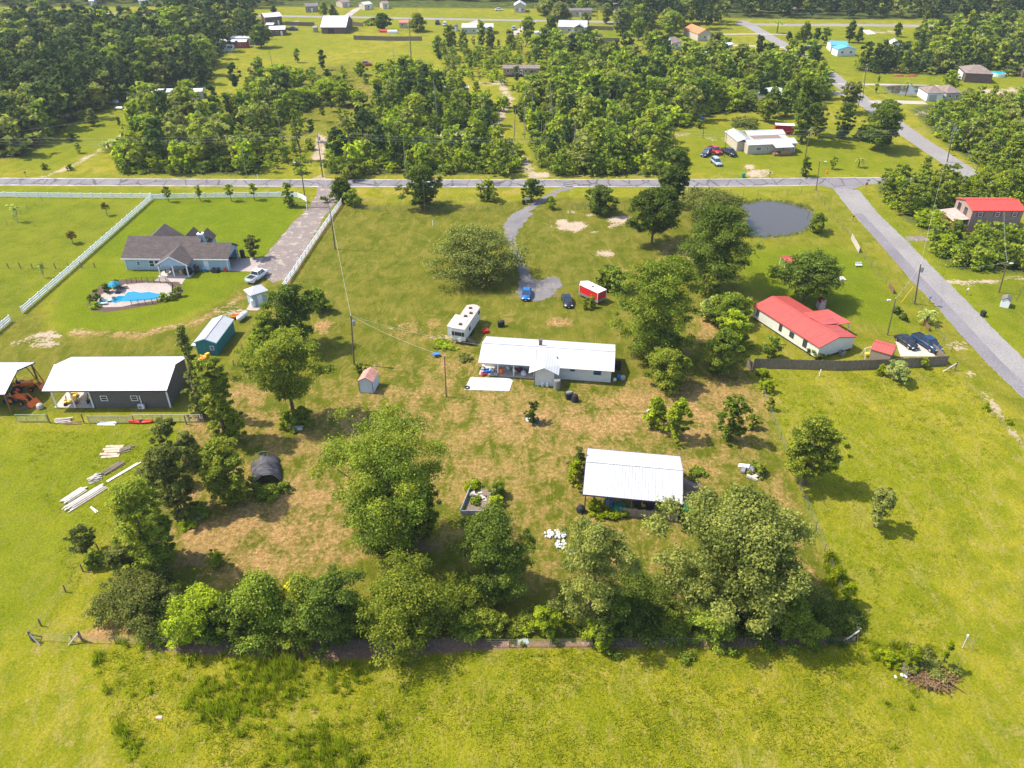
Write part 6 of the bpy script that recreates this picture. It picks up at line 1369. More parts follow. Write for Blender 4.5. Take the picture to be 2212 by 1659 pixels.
car(1110, 64, 90, Psil, 'far silver car on a pale drive', 'suv'); car(961, 55, 90, Pwht, 'far white van beside the small red roofed house', 'suv'); car(945, 52, 90, Pblk, 'far dark pickup beside the white van', 'pickup'); car(632, 66, 0, Pblk, 'far dark pickup beside the left farm sheds', 'pickup')
car(1078, 23, 0, Pwht, 'tiny far white car in a front yard'); car(1780, 205, 70, Pgry, 'grey car half hidden by trees near the diagonal road'); car(1475, 152, 10, Psil, 'silver car lost among trees left of the white tarps')
for (x, y) in ((1957.5, 738),): 
    pass
sheet('concrete_pad', [(1934, 737), (1955, 734), (2010, 738), (2020, 770), (1945, 770)], M_conc, .02)
# cargo trailer
A = at(1290, 659); Bq = at(1257, 643); yaw = math.atan2(Bq.y - A.y, Bq.x - A.x); Lc = 4.9; Wc = 2.3
r = thing('cargo_trailer', 'red enclosed cargo trailer with white roof and grey lower skirt', 'trailer', A, yaw)
# local x runs to the far left end, y towards the camera's left is negative
sg = -1
MB().prism([(0, 0), (Lc - .1, 0), (Lc + .7, sg * Wc / 2), (Lc - .1, sg * Wc), (0, sg * Wc)][::-1], .95, 2.45).build('body', mat('red trailer skin', (.62, .015, .02), .45, .05, 2), r)
MB().prism([(-.02, .02), (Lc - .1, .02), (Lc + .74, sg * Wc / 2), (Lc - .1, sg * (Wc + .02)), (-.02, sg * (Wc + .02))][::-1], .45, .95).build('skirt', M_steel, r)
MB().prism([(-.04, .04), (Lc - .1, .04), (Lc + .76, sg * Wc / 2), (Lc - .1, sg * (Wc + .04)), (-.04, sg * (Wc + .04))][::-1], 2.45, 2.55).build('roof', M_trim, r)
MB().box((2.4, sg * 1.1, 2.6), (.4, .4, .12)).build('roof_vent', M_dark, r)
for y in (.03, sg * Wc - .03): MB().cyl((2.2, y - .1, .35), (2.2, y + .1, .35), .35, n=12).build('wheel', M_black, r)
mb = MB()
for (x, y) in ((0, .03), (0, sg * Wc - .03), (Lc - .1, .03)): mb.box((x, y, 1.5), (.08, .08, 2.0))
mb.build('corner_trim', M_trim, r)
# camper
A = at(977, 742); B2 = at(1008, 744); C2 = at(1041, 693); yaw = math.atan2(C2.y - B2.y, C2.x - B2.x); Lr = 9.2
r = thing('camper_trailer', 'old white fifth wheel camper with stained roof behind the ranch house', 'camper', B2 + Vector((-.2, -.3, 0)), yaw)
M_cam = mat('camper skin', (.70, .70, .68), .5, .08, 2, dirt=.12); M_camroof = mat('stained camper roof', (.48, .40, .36), .85, .25, 1.2, dirt=.45)
MB().prism([(0, 0), (Lr - .6, 0), (Lr, .9), (Lr, 1.6), (Lr - .6, 2.5), (0, 2.5)], .75, 3.05).build('body', M_cam, r, bevel=.06)
MB().prism([(-.02, -.02), (Lr - .6, -.02), (Lr, .9), (Lr, 1.6), (Lr - .6, 2.52), (-.02, 2.52)], 3.05, 3.11).build('roof', M_camroof, r)
MB().box((3.0, 3.0, 1.8), (4.2, 1.0, 1.95)).build('slide_out', M_cam, r); MB().box((3.0, 3.0, 2.81), (4.3, 1.1, .06)).build('slide_roof', M_trim, r)
for x, y in ((1.5, 1.3), (4.5, 1.4), (5.8, .8), (7.6, 1.5)): MB().box((x, y, 3.21), (.5, .5, .2)).build('roof_vent', M_dark, r)
MB().box((3.0, .9, 3.16), (1.6, .5, .12)).build('air_conditioner', M_trim, r)
window(r, (-.02, 1.25, -math.pi / 2), 2.1, 1.2, .7, fm=M_dark); window(r, (-.02, .35, -math.pi / 2), 2.1, .4, .8, fm=M_dark); window(r, (-.02, 2.2, -math.pi / 2), 2.1, .4, .8, fm=M_dark)
window(r, (2.5, -.02, 0), 2.0, .6, .6, fm=M_dark); window(r, (7.8, -.02, 0), 2.4, .6, .6, fm=M_dark); door(r, (5.2, -.0, 0), .75, 1.9, M_cam, z0=.85)
for x in (3.6, 4.5): MB().cyl((x, -.02, .38), (x, .25, .38), .38, n=12).build('wheel', M_black, r)
MB().cyl((-.15, 1.0, .95), (-.03, 1.0, .95), .36, n=14).build('spare_wheel', M_trim, r)
MB().slab([(1.2, -1.6, .1), (1.2, -.1, 1.0), (.3, -.1, 1.0), (.3, -1.6, .1)][::-1], .08).build('steps', M_wood, r)
junk(1048, 718, 0, 'red and white toy cart between the camper and the ranch house', 'toy_cart', 'cart', Mr, 'crate', .8)

# ------------------------------------------------------------------ fences
def rail_fence(pts, label, sp=2.6, h=1.35, gate=False):
    P = [at(*p) for p in pts]; o = P[0].copy(); root = thing('rail_fence', label, 'fence', o); Q = []
    for a, c in zip(P[:-1], P[1:]):
        n = max(1, round((c - a).length / sp))
        for i in range(n): Q.append(a.lerp(c, i / n) - o)
    Q.append(P[-1] - o); dd = (P[-1] - P[0]); ang = math.atan2(dd.y, dd.x)
    pm = None
    for i, q in enumerate(Q):
        a_ = Q[max(0, i - 1)]; c_ = Q[min(len(Q) - 1, i + 1)]; an = math.atan2((c_ - a_).y, (c_ - a_).x)
        if len(Q) <= 100 or i % 1 == 0:
            if pm is None:
                po = MB().box((0, 0, h / 2 + .05), (.2, .2, h + .1)).lathe([(.1, h + .1), (.01, h + .2)], n=4).build('post', M_vinyl, root); pm = po.data
            else: po = bpy.data.objects.new('post', pm); COL.objects.link(po); po.parent = root
            po.location = q; po.rotation_euler = (0, 0, an)
    for z in (.35, .78, 1.2):
        mb = MB()
        for a, c in zip(Q[:-1], Q[1:]):
            d = c - a; mb.box(((a + c) / 2) + Vector((0, 0, z)), (d.length - .151, .08, .25), rz=math.atan2(d.y, d.x))
        mb.build('rail', M_vinyl, root)
    return root
rail_fence([(-60, 425), (60, 427), (200, 428.5), (327, 429)], 'white three rail fence along the road, left length')
rail_fence([(329, 431), (400, 429), (553, 427), (660 - 30, 426)], 'white three rail fence behind the young trees')
rail_fence([(632, 426), (645, 428), (655, 432), (663, 438)], 'white three rail fence curving to the driveway gate')
rail_fence([(327, 433), (245, 506), (150, 590), (70, 660), (50, 677)], 'long white three rail fence slanting across the left field')
rail_fence([(24, 695), (-5, 720), (-40, 750)], 'short white rail fence at the left edge of the photo')
rail_fence([(738, 441), (700, 495), (660, 555), (620, 615), (598, 650)], 'white three rail fence along the right side of the driveway')
def wire_fence(pts, label, sp=3.0, h=1.25, pm=M_wood, wires=3, r=.05, mesh=False, name='wire_fence', maxp=90):
    P = [at(*p) for p in pts]; o = P[0].copy(); root = thing(name, label, 'fence', o); Q = []; g = random.Random(5)
    tot = sum((c - a).length for a, c in zip(P[:-1], P[1:])); sp = max(sp, tot / maxp)
    for a, c in zip(P[:-1], P[1:]):
        n = max(1, round((c - a).length / sp))
        for i in range(n): Q.append(a.lerp(c, i / n) - o)
    Q.append(P[-1] - o); base = None
    for q in Q:
        if base is None: po = MB().cyl((0, 0, -.1), (0, 0, h), r, r * .85, 6).build('post', pm, root); base = po.data
        else: po = bpy.data.objects.new('post', base); COL.objects.link(po); po.parent = root
        po.location = q; po.rotation_euler = (g.uniform(-.05, .05), g.uniform(-.05, .05), g.uniform(0, 3)); po.scale = (1, 1, g.uniform(.9, 1.1))
    mb = MB()
    for k in range(wires):
        z = h * (.25 + .7 * k / max(1, wires - 1))
        for a, c in zip(Q[:-1], Q[1:]): mb.cyl(a + Vector((0, 0, z)), c + Vector((0, 0, z)), .010, n=3, caps=False)
    if mesh:
        for a, c in zip(Q[:-1], Q[1:]):
            n = max(2, int((c - a).length / .3))
            for i in range(n): p = a.lerp(c, (i + .5) / n); mb.cyl(p + Vector((0, 0, .05)), p + Vector((0, 0, h * .95)), .006, n=3, caps=False)
    mb.build('wire', M_fwire, root); return root
wire_fence([(68, 1384), (250, 1390), (700, 1400), (1100, 1397), (1450, 1395), (1843, 1392)], 'wire mesh fence along the front of the near hedge', 4.0, mesh=True, wires=4)
wire_fence([(68, 1380), (89, 1352), (142, 1279), (215, 1192), (330, 1040), (430, 905), (505, 790), (560, 700), (598, 655)], 'wooden post fence on the left boundary of the yard', 4.2, r=.09)
wire_fence([(1852, 1380), (1800, 1240), (1745, 1100), (1700, 985), (1660, 885), (1640, 830)], 'wire mesh fence on the right boundary of the yard', 4.0, mesh=True, wires=4)
wire_fence([(765, 452), (900, 456), (1085, 455)], 'overgrown wire fence behind the roadside trees left of the driveway', 3.5, mesh=True)
wire_fence([(1235, 452), (1350, 455), (1480, 450), (1500, 470), (1520, 510)], 'overgrown wire fence right of the driveway mouth', 3.5)
wire_fence([(1510, 424), (1700, 422), (1759, 414), (1781, 444), (1799, 469), (1831, 505), (1866, 559), (1913, 614)], 'wire fence round the road side of the large pond', 3.5)
wire_fence([(1950, 630), (1990, 672), (2055, 760)], 'sparse post fence right of the leaning yard pole', 4.0)
wire_fence([(-60, 578), (45, 580), (120, 580), (205, 578)], 'short row of dark fence posts in the left field', 2.8, r=.11, wires=1)
wire_fence([(0, 498), (60, 452), (92, 434)], 'dark wire gate fence at the upper left field corner', 3.0)
wire_fence([(2055, 798), (2120, 868), (2200, 960), (2290, 1060)], 'low boundary fence beside the right road verge', 5, r=.04, h=.8)
def brace_post(x, y, label, lean=.8, dx=-1.8):
    r = thing('brace_post', label, 'fence post', at(x, y)); MB().cyl((0, 0, -.1), (0, 0, 1.7), .11, n=7).build('post', M_wood, r); MB().cyl((0, 0, 1.4), (dx, -.5, .05), .08, n=6).build('brace', M_board, r); MB().cyl((0, 0, 1.2), (dx * .6, .6, .05), .07, n=6).build('brace', M_wood, r)
brace_post(1851, 1380, 'braced corner post at the near right fence corner'); brace_post(2062, 800, 'braced post right of the privacy fence', dx=-2.2); brace_post(178, 1385, 'braced post at the near left fence opening', dx=-1.2); brace_post(72, 1386, 'braced post at the far left of the near fence', dx=1.0)
# wooden privacy fence
def privacy(pts, label, h=1.8, m=M_wood, name='privacy_fence', lean=0.0):
    P = [at(*p) for p in pts]; o = P[0].copy(); root = thing(name, label, 'fence', o); g = random.Random(9); mb = MB(); k = 0
    for a, c in zip(P[:-1], P[1:]):
        d = c - a; n = max(1, int(d.length / .17)); an = math.atan2(d.y, d.x)
        for i in range(n):
            p = a.lerp(c, (i + .5) / n) - o; hh = h + g.uniform(-.05, .05); mb.box(p + Vector((0, 0, hh / 2)), (.158, .03, hh), rz=an + g.uniform(-.02, .02), rx=g.uniform(-.02, .02))
        for z in (.4, h - .4): MB().box((a + c) / 2 - o + Vector((0, 0, z)) + Vector((-math.sin(an), math.cos(an), 0)) * .07, (d.length, .05, .1), rz=an).build('rail', m, root)
    mb.build('boards', m, root); return root
M_priv = mat('grey brown boards', (.20, .16, .125), .9, .35, 2.0, stretch=(3, 3, .4))
privacy([(1612, 792), (1625, 803)], 'leaning end panel of the wooden privacy fence', 1.7, M_priv)
privacy([(1626, 795), (1700, 796.5), (1800, 800), (1900, 797), (2000, 792), (2044, 789)], 'long brown wooden privacy fence behind the right pasture', 1.85, M_priv)
privacy([(2044, 788), (2022, 766), (1992, 742)], 'short grey wooden fence beside the dark blue pickup', 1.4, M_priv)
privacy([(1838, 516), (1855, 546)], 'weathered broken board fence on the right lawn edge', 1.3, M_board, 'board_fence')
privacy([(2006, 716), (1994, 700)], 'rusty short fence panel near the silvery palm', 1.0, M_brownwood, 'board_fence')
privacy([(1919, 621), (1929, 635)], 'brown fence panel near the leaning yard pole', 1.2, M_brownwood, 'board_fence')
privacy([(764, 86), (836, 88), (912, 88)], 'far wooden privacy fence round the bushy yard', 1.9, M_priv)
privacy([(617, 55), (680, 57)], 'far wooden fence left of the white roofed barn', 1.9, M_priv); privacy([(760, 55), (785, 58)], 'far wooden fence right of the white roofed barn', 1.9, M_priv)
privacy([(1220, 88), (1290, 90), (1338, 91)], 'far wooden fence in front of the trampoline lawn', 1.8, M_priv); privacy([(1268, 64), (1325, 66)], 'far wooden fence behind the trampoline lawn', 1.8, M_priv)
# pipe gates below the grey barn
def gate(p0, p1, label, m=M_rail, n=5, mesh=False, h=1.3, name='pipe_gate'):
    a, c = at(*p0), at(*p1); r = thing(name, label, 'gate', a); d = c - a
    mb = MB(); mb.cyl((0, 0, .1), (0, 0, h), .05, n=6).cyl(d + Vector((0, 0, .1)), d + Vector((0, 0, h)), .05, n=6)
    for z in (.15, h): mb.cyl((0, 0, z), d + Vector((0, 0, z)), .045, n=6)
    mb.build('frame', m, r); mb = MB()
    for k in range(1, n): mb.cyl((0, 0, .15 + (h - .15) * k / n), d + Vector((0, 0, .15 + (h - .15) * k / n)), .025, n=5)
    for k in (1, 2): mb.cyl(d * k / 3 + Vector((0, 0, .1)), d * k / 3 + Vector((0, 0, h)), .03, n=5)
    if mesh:
        for k in range(40): mb.cyl(d * (k + .5) / 40 + Vector((0, 0, .1)), d * (k + .5) / 40 + Vector((0, 0, h)), .012, n=3)
    mb.build('bars', m, r); return r
gate((38, 911), (104, 911), 'pale green pipe gate leftmost below the grey barn', paint('pale green pipe', (.30, .36, .24), .6))
gate((194, 914), (290, 914), 'dense mesh pipe gate left of the open pipe rails', M_steel, mesh=True)
gate((290, 911), (352, 911), 'pipe rail panel directly right of the mesh gate', n=3); gate((354, 911), (408, 911), 'pipe rail panel in front of the grey barn windows', n=3); gate((410, 911), (456 + 10, 911), 'pipe rail panel nearest the tall narrow tree', n=3) if False else gate((354 + 56, 911), (470 - 30, 911), 'last pipe rail panel nearest the tall narrow tree', n=3)
gate((636, 449), (765 - 55, 449), 'dark double gate across the paved driveway', M_dark, name='driveway_gate')
for x, y, lb in ((108, 914, 'dark post between pale gate and lumber heap'), (182, 914, 'dark post left of the mesh gate'), (403, 917, 'leaning post at the right end of the pipe rails')):
    o = MB().cyl((0, 0, 0), (0, 0, 1.7), .09, n=7).build('fence_post', M_wood); o.location = at(x, y); tag(o, lb, 'post')
for x, y, lb in ((663, 452, 'white gate post on the right of the driveway'), (1524 - 1106 + 553 - 36, 487, 'short white pipe standing alone in the middle meadow'), (1770, 812, 'leaning pale post in front of the privacy fence'), (557, 386, 'white marker post beside the road'), (1152, 302, 'white marker post among the snags')):
    o = MB().cyl((0, 0, 0), (0, 0, 1.2), .09, n=7).build('marker_post', M_white); o.location = at(x, y); tag(o, lb, 'post')

# ------------------------------------------------------------------ poles and wires
POLES = {}
def pole(k, xb, yb, xt, yt, label, arm=False, trafo=False, lamp=None, r=.15):
    a = at(xb, yb); H = h_from(xb, yb, yt); T_ = Vector(((xt - 1106) / FPX, 0, 0)); b_ = (829.5 - yt) / FPX; tt = a.y / (math.cos(PITCH) + b_ * math.sin(PITCH)); top = Vector(((xt - 1106) / FPX * tt, a.y, H))
    root = thing('utility_pole' if not lamp else 'lamp_pole', label, 'pole', a); d = top - a; MB().cyl((0, 0, -.2), d, r, r * .7, 8).build('pole', M_pole, root)
    if arm: MB().box(d - Vector((0, 0, .4)), (2.2, .1, .12)).build('crossarm', M_wood, root)
    if trafo: t_ = d * .86; MB().cyl(t_ + Vector((.38, -.1, -.45)), t_ + Vector((.38, -.1, .45)), .26, n=10).build('transformer', M_steel, root)
    if lamp:
        l = d - Vector((0, 0, .3)); MB().cyl(l, l + Vector((lamp * 1.1, -.3, .25)), .04, n=5).build('lamp_arm', M_steel, root); MB().box(l + Vector((lamp * 1.3, -.35, .2)), (.6, .25, .14)).build('lamp_head', M_white, root)
    MB().lathe([(.04, 0), (.07, .08), (.03, .18)], tuple(d), n=6).build('insulator', M_white, root)
    POLES[k] = top; return root
pole('a', 658, 421, 648, 349, 'lamp pole beside the curved end of the white fence', lamp=-1); pole('b', 697, 382, 685, 285, 'tall utility pole with grey box on the far side of the road', trafo=True)
pole('c', 724, 538, 712, 444, 'utility pole near the top of the driveway fence', r=.14); pole('d', 765, 787, 758, 682, 'utility pole with white transformer in the meadow', trafo=True)
pole('e', 964, 857, 960, 769, 'slim brown pole left of the white slab', r=.10); pole('f', 919, 462, 914, 391, 'lamp pole in front of the dense roadside tree', lamp=1, r=.11)
pole('g', 1453, 330, 1456, 278, 'utility pole at the left of the tan house lawn'); pole('h', 1518, 298, 1523, 247, 'leaning pole at the top of the tan house lawn', r=.12); pole('i', 1564, 340, 1571, 280, 'pole between the parked red and black pickups', r=.1)
pole('j', 1737, 350, 1751, 280, 'utility pole right of the tan house', arm=True, trafo=True); pole('k', 1763, 412, 1771, 347, 'lamp pole near the large pond', lamp=1, r=.12)
pole('l', 2046, 350, 2062, 268, 'utility pole with crossarm on the diagonal road, nearest the junction', arm=True, trafo=True); pole('m', 1865, 200, 1872, 140, 'utility pole on the diagonal road beside the small pond', trafo=True); pole('n', 1854, 232, 1862, 180, 'shorter pole leaning over the diagonal road', arm=True)
pole('o', 1976, 657, 1989, 570, 'utility pole with white transformer on the near right road', trafo=True); pole('p', 1917, 724, 1935, 645, 'leaning yard pole with a lamp near the palms', lamp=-1, r=.11); pole('q', 2158, 632, 2176, 566, 'brown pole with lamp beside the white utility shed', lamp=.5, r=.13)
pole('r', 889, 135, 884, 40, 'tall thin dark pole right of the far meadow', r=.14); pole('s', 1290, 42, 1290, 12, 'far pole by the far road'); pole('t', 225, 45, 218, 4, 'far pole left of the far road trees', r=.14); pole('u', 292, 300, 284, 246, 'pole at the edge of the upper left woods'); pole('v', 1315, 250, 1316, 198, 'pole with transformer inside the snag wood', trafo=True)
pole('w', 1862, 222, 1866, 196, 'short pole at the bend of the diagonal road', r=.1); pole('x', 2110, 372, 2113, 343, 'short pole beside the diagonal road right of the junction', r=.09); pole('y', 2195, 650, 2220, 600, 'thin leaning pole at the right edge of the photo', r=.06)
def wire(a, c, sag, label, r=.018, name='power_line'):
    a, c = Vector(a), Vector(c); pts = []
    for i in range(17): u = i / 16; pts.append(a.lerp(c, u) + Vector((0, 0, -sag * 4 * u * (1 - u))) - a)
    o = MB().path(pts, r, 4).build(name, M_wire); o.location = a; return tag(o, label, 'cable', 'power lines')
up = Vector((0, 0, 0))
lft = at(-200, 370, 0) + Vector((0, 0, 9.5))
for k, dz in enumerate((0, -.9, -1.6)):
    z = Vector((0, .3 * k, dz)); nmz = ('top', 'middle', 'bottom')[k]
    wire(lft + z, POLES['b'] + z, 1.2, nmz + ' power line running left from the tall road pole'); wire(POLES['b'] + z, POLES['g'] + z, 2.0, nmz + ' power line over the middle woods'); wire(POLES['g'] + z, POLES['j'] + z, 1.0, nmz + ' power line over the tan house cars'); wire(POLES['j'] + z, POLES['l'] + z, 1.0, nmz + ' power line from the tan house to the diagonal road')
wire(POLES['b'], POLES['c'] + Vector((0, 0, -.2)), 1.0, 'service line crossing the road to the driveway fence pole'); wire(POLES['c'], POLES['d'], 1.3, 'pale line between the two meadow poles', .022); wire(POLES['d'], loc_(AR, yawR, 9.3, 1.6, 4.5), 1.0, 'service line from the meadow pole to the ranch roof'); wire(POLES['d'], POLES['e'], .5, 'line from the meadow pole to the slim brown pole')
wire(POLES['l'], POLES['n'], .8, 'power line along the diagonal road'); wire(POLES['n'], POLES['m'], .8, 'short power line near the small far pond'); wire(POLES['o'], POLES['p'], .4, 'service line over the near right road verge'); wire(POLES['o'], POLES['l'], 2.0, 'power line along the near right road'); wire(POLES['o'], POLES['q'], 1.0, 'line crossing the near right road to the brown lamp pole'); wire(POLES['q'], Vector((110, 168, 5)), .6, 'line from the brown lamp pole to the brick house'); wire(POLES['l'], at(2113, 372), .0, 'guy wire of the junction pole')
wire(POLES['u'], POLES['u'] + Vector((-60, -30, 0)), 1.2, 'line from the upper left pole down through the woods')

# ------------------------------------------------------------------ ponds
M_pond, t_, pb_ = nodes('pond water'); pb_.inputs['Base Color'].default_value = (.07, .058, .042, 1); pb_.inputs['Roughness'].default_value = .05; pb_.inputs['Specular IOR Level'].default_value = .6
_n = t_.nodes.new('ShaderNodeTexNoise'); _n.inputs['Scale'].default_value = 1.2; _b = t_.nodes.new('ShaderNodeBump'); _b.inputs['Strength'].default_value = .05; t_.links.new(_n.outputs[0], _b.inputs['Height']); t_.links.new(_b.outputs[0], pb_.inputs['Normal'])
PD = [(1600, 440), (1650, 434), (1700, 438), (1740, 448), (1757, 465), (1756, 485), (1735, 500), (1700, 508), (1650, 512), (1620, 508), (1596, 500), (1575, 480), (1580, 455)]
def ell(P, k): 
    cx = sum(p[0] for p in P) / len(P); cy = sum(p[1] for p in P) / len(P); return [(cx + (x - cx) * k, cy + (y - cy) * k) for x, y in P]
sheet('pond_bank', ell(PD, 1.09), mat('reedy bank', (.12, .12, .03), .95, .4, 1.2, coord='Object'), .006, jag=.5); sheet('pond', PD, M_pond, .012, jag=.25)
PD2 = [(1912, 187), (1950, 185), (2005, 187), (2012, 195), (1990, 203), (1945, 204), (1925, 200)]
sheet('pond_bank', ell(PD2, 1.2), MATS['reedy bank'], .016); sheet('pond', PD2, M_pond, .022)
blades('reeds', [(ell(PD, 1.1), 2.6)], 12, .8, .035, L_olive, 'reeds and rough grass fringing the large pond', 8, spread=.2, excl=ell(PD, .985))

# ------------------------------------------------------------------ lumber, scrap, kayak, hoop house, planters
def planks(x, y, n, l, wd, rz, label, m=M_board, lay=2, jit=.12, name='lumber_pile'):
    g = random.Random(int(x + y)); mb = MB()
    for k in range(lay):
        for i in range(n - k * 2): mb.box((g.uniform(-.3, .3), (i - (n - k * 2) / 2) * wd * 1.15 + g.uniform(-.05, .05), .06 + k * .11 + g.uniform(0, .03)), (l * g.uniform(.85, 1.05), wd, .06), rz=g.uniform(-jit, jit) * .25)
    o = mb.build(name, m); o.location = at(x, y); o.rotation_euler = (0, 0, rz); return tag(o, label, 'lumber')
planks(184, 1075, 7, 5.6, .2, 1.0, 'longest pile of grey white planks in the left pasture', lay=3); planks(160, 1070, 6, 3.2, .2, 1.05, 'shorter plank pile left of the longest one'); planks(240, 1013, 7, 3.0, .16, 1.0, 'brownish plank pile near the thin tree', M_wood); planks(268, 1018, 2, 5.2, .18, .98, 'single long white beam lying in the left pasture', M_trim, 1)
planks(205, 1034, 9, 1.4, .15, .7, 'heap of short broken boards between the plank piles', M_board, 4, 2.5); planks(203, 1100, 2, 1.6, .1, 1.9, 'two crossed white sticks beside the longest plank pile', M_trim, 1, 3.0)
planks(245, 973, 5, 2.8, .5, .1, 'flat tan plywood sheets on the left pasture', mat('tan plywood', (.52, .38, .28), .85, .2, 2), 1, .3); planks(272, 970, 5, 1.8, .25, .5, 'grey boards tossed on the plywood sheets', M_wood, 2, 1.0)
planks(137, 908, 7, 2.2, .16, .05, 'white lumber stacked behind the left pipe gate', M_board, 4, 1.0); planks(158, 914, 5, 2.6, .12, .12, 'brown sticks lying below the white lumber', M_brownwood, 1, 1.0); planks(231, 915, 4, 2.6, .2, 0.0, 'white boards lying under the pipe rails', M_trim, 2, .4)
o = MB(); rings = []
for x, w_, z0, z1 in ((-1.95, .04, .25, .34), (-1.5, .28, .08, .36), (-.6, .40, .03, .34), (.6, .40, .03, .34), (1.5, .28, .08, .36), (1.95, .04, .25, .34)): rings.append([(x, -w_, (z0 + z1) / 2), (x, -w_ * .5, z0), (x, w_ * .5, z0), (x, w_, (z0 + z1) / 2), (x, w_ * .6, z1), (x, -w_ * .6, z1)])
r = thing('kayak', 'red kayak lying in the grass below the pipe rails', 'kayak', at(305, 913), .02); o.loft(rings).build('hull', mat('red kayak plastic', (.72, .05, .02), .4, .05, 2), r, True); MB().lathe([(.3, 0), (.34, .04), (.28, .06)], (0, 0, .33), n=12).build('cockpit', M_black, r)
# hoop house
r = thing('hoop_house', 'arched hoop house under torn black shade cloth', 'greenhouse', at(578, 1050), .32 + 1.57); mb = MB(); cl = MB(); Nh = 5; Lh = 5.2
for k in range(Nh):
    xx = Lh * k / (Nh - 1); arc = [(xx, 1.75 * math.cos(a) * -1, 2.0 * math.sin(a)) for a in [math.pi * j / 10 for j in range(11)]]; mb.path([Vector(p) for p in arc], .035, 5)
mb.build('hoops', M_steel, r); g = random.Random(3); V = []; F = []
for i in range(13):
    for j in range(13):
        a = math.pi * (.06 + .88 * j / 12); rr2 = 1.0 + .08 * g.uniform(-1, 1) - .22 * (i > 8) * math.sin(j * math.pi / 12); V.append((Lh * i / 12, -1.95 * rr2 * math.cos(a) + .25 * math.sin(a) * math.sin(i * .5), 2.0 * rr2 * math.sin(a) ** 1.35 - .12 * math.sin(i * math.pi / 3) ** 2))
for i in range(12):
    for j in range(12):
        if (i, j) not in ((11, 8), (11, 9), (10, 9), (11, 3), (5, 10), (2, 11), (11, 5)): F.append((i * 13 + j, i * 13 + j + 1, (i + 1) * 13 + j + 1, (i + 1) * 13 + j))
cl.add(V, F); c_ = cl.build('shade_cloth', mat('black shade cloth', (.075, .07, .08), .8, .7, 1.1), r, True); sm = c_.modifiers.new('solid', 'SOLIDIFY'); sm.thickness = .03
for x, y, yt, w_, lb in ((575, 1070, 1045, 60, 'weeds growing out of the hoop house mouth'), (612, 1062, 1040, 40, 'weeds at the right foot of the hoop house'), (545, 1065, 1030, 34, 'weeds at the left foot of the hoop house')): shrub(x, y, yt, w_, L_mid, lb)
# old garden bed frame of corrugated tin
r = thing('garden_bed', 'overgrown garden bed framed with pale corrugated tin', 'garden bed', at(1042, 1085))
P0 = at(1042, 1085)
def wallp(p, q, h_, t_=.06): 
    a, c = at(*p) - P0, at(*q) - P0; d = c - a; return MB().box((a + c) / 2 + Vector((0, 0, h_ / 2)), (d.length, t_, h_), rz=math.atan2(d.y, d.x))
wallp((997, 1112), (1050, 1112), .75).build('front_panel', mat('old tin', (.42, .44, .44), .6, .2, 1.5, dirt=.3), r); wallp((995, 1110), (1022, 1045), .75).build('side_panel', MATS['old tin'], r); wallp((1052, 1112), (1085, 1045), .5).build('side_panel', M_wood, r)
MB().box((0, 0, .03), (4.2, 5, .06)).build('soil', mat('dry soil', (.2, .15, .11), .95, .3, 3), r)
for x, y, yt, w_, lm, lb in ((1022, 1062, 1035, 44, L_weed, 'bright weeds at the top of the tin garden bed'), (1075, 1078, 1040, 50, L_mid, 'green weeds filling the right side of the tin garden bed'), (1030, 1090, 1070, 34, L_mid, 'low weeds in the middle of the tin garden bed'), (1070, 1098, 1070, 34, L_bright, 'weeds at the lower right of the tin garden bed')): shrub(x, y, yt, w_, lm, lb, lobes=.4)
# white rubble
g = random.Random(6)
r = None; mb = MB()
for (cx, cy, rx, ry, n) in ((1200, 1155, 26, 9, 60), (1212, 1178, 12, 9, 26), (1236, 1193, 13, 7, 26)):
    for i in range(n):
        a = g.uniform(0, 6.28); u = math.sqrt(g.random()); p = at(cx + rx * u * math.cos(a), cy + ry * u * math.sin(a)); s = g.uniform(.12, .42); q = at(1205, 1165)
        mb.box((p.x - q.x, p.y - q.y, s * .3 + .1), (s, s * g.uniform(.5, 1), s * .6), rz=g.uniform(0, 3), rx=g.uniform(-.5, .5), ry=g.uniform(-.5, .5), taper=g.uniform(.5, .9))
o = mb.build('rubble_heap', mat('white rubble', (.68, .67, .68), .9, .12, 3)); o.location = at(1205, 1165); tag(o, 'heap of broken white rubble in the yard behind the grey green tree', 'rubble')
def heap(x, y, n, rx, ry, s0, s1, m, name, label, cat, long_=1.0):
    g = random.Random(int(x)); mb = MB()
    for i in range(n):
        a = g.uniform(0, 6.28); u = math.sqrt(g.random()); s = g.uniform(s0, s1); mb.box((rx * u * math.cos(a), ry * u * math.sin(a), s * .2 + .15 * (1 - u) * rx), (s * long_, s * .6, s * .35) if name != 'brush_pile' else (s * 2.2, .07, .07), rz=g.uniform(0, 3), rx=g.uniform(-.4, .4), ry=g.uniform(-.4, .4))
    o = mb.build(name, m); o.location = at(x, y); return tag(o, label, cat)
heap(1400, 893, 7, .9, .6, .4, .8, M_conc, 'stone_heap', 'two pale stones left of the bright twin shrubs', 'stones'); heap(1622, 1015, 9, 1.3, .8, .5, 1.1, M_steel, 'scrap_heap', 'grey metal scrap right of the open barn', 'scrap', 1.6); heap(1633, 1032, 6, .9, .5, .4, .9, M_board, 'scrap_heap', 'pale scrap in front of the grey metal scrap', 'scrap', 1.5)
heap(2015, 1468, 170, 2.0, 1.2, .5, 1.3, M_brownwood, 'brush_pile', 'brush pile of dark branches near the bottom right', 'brush pile', 2.0); heap(1960, 1450, 7, .8, .3, .5, .8, M_wood, 'board_stack', 'stack of weathered boards left of the brush pile', 'lumber', 2.4); heap(1955, 1462, 3, 1.1, .2, .25, .4, M_white, 'stone_heap', 'white stones below the weathered board stack', 'stones')
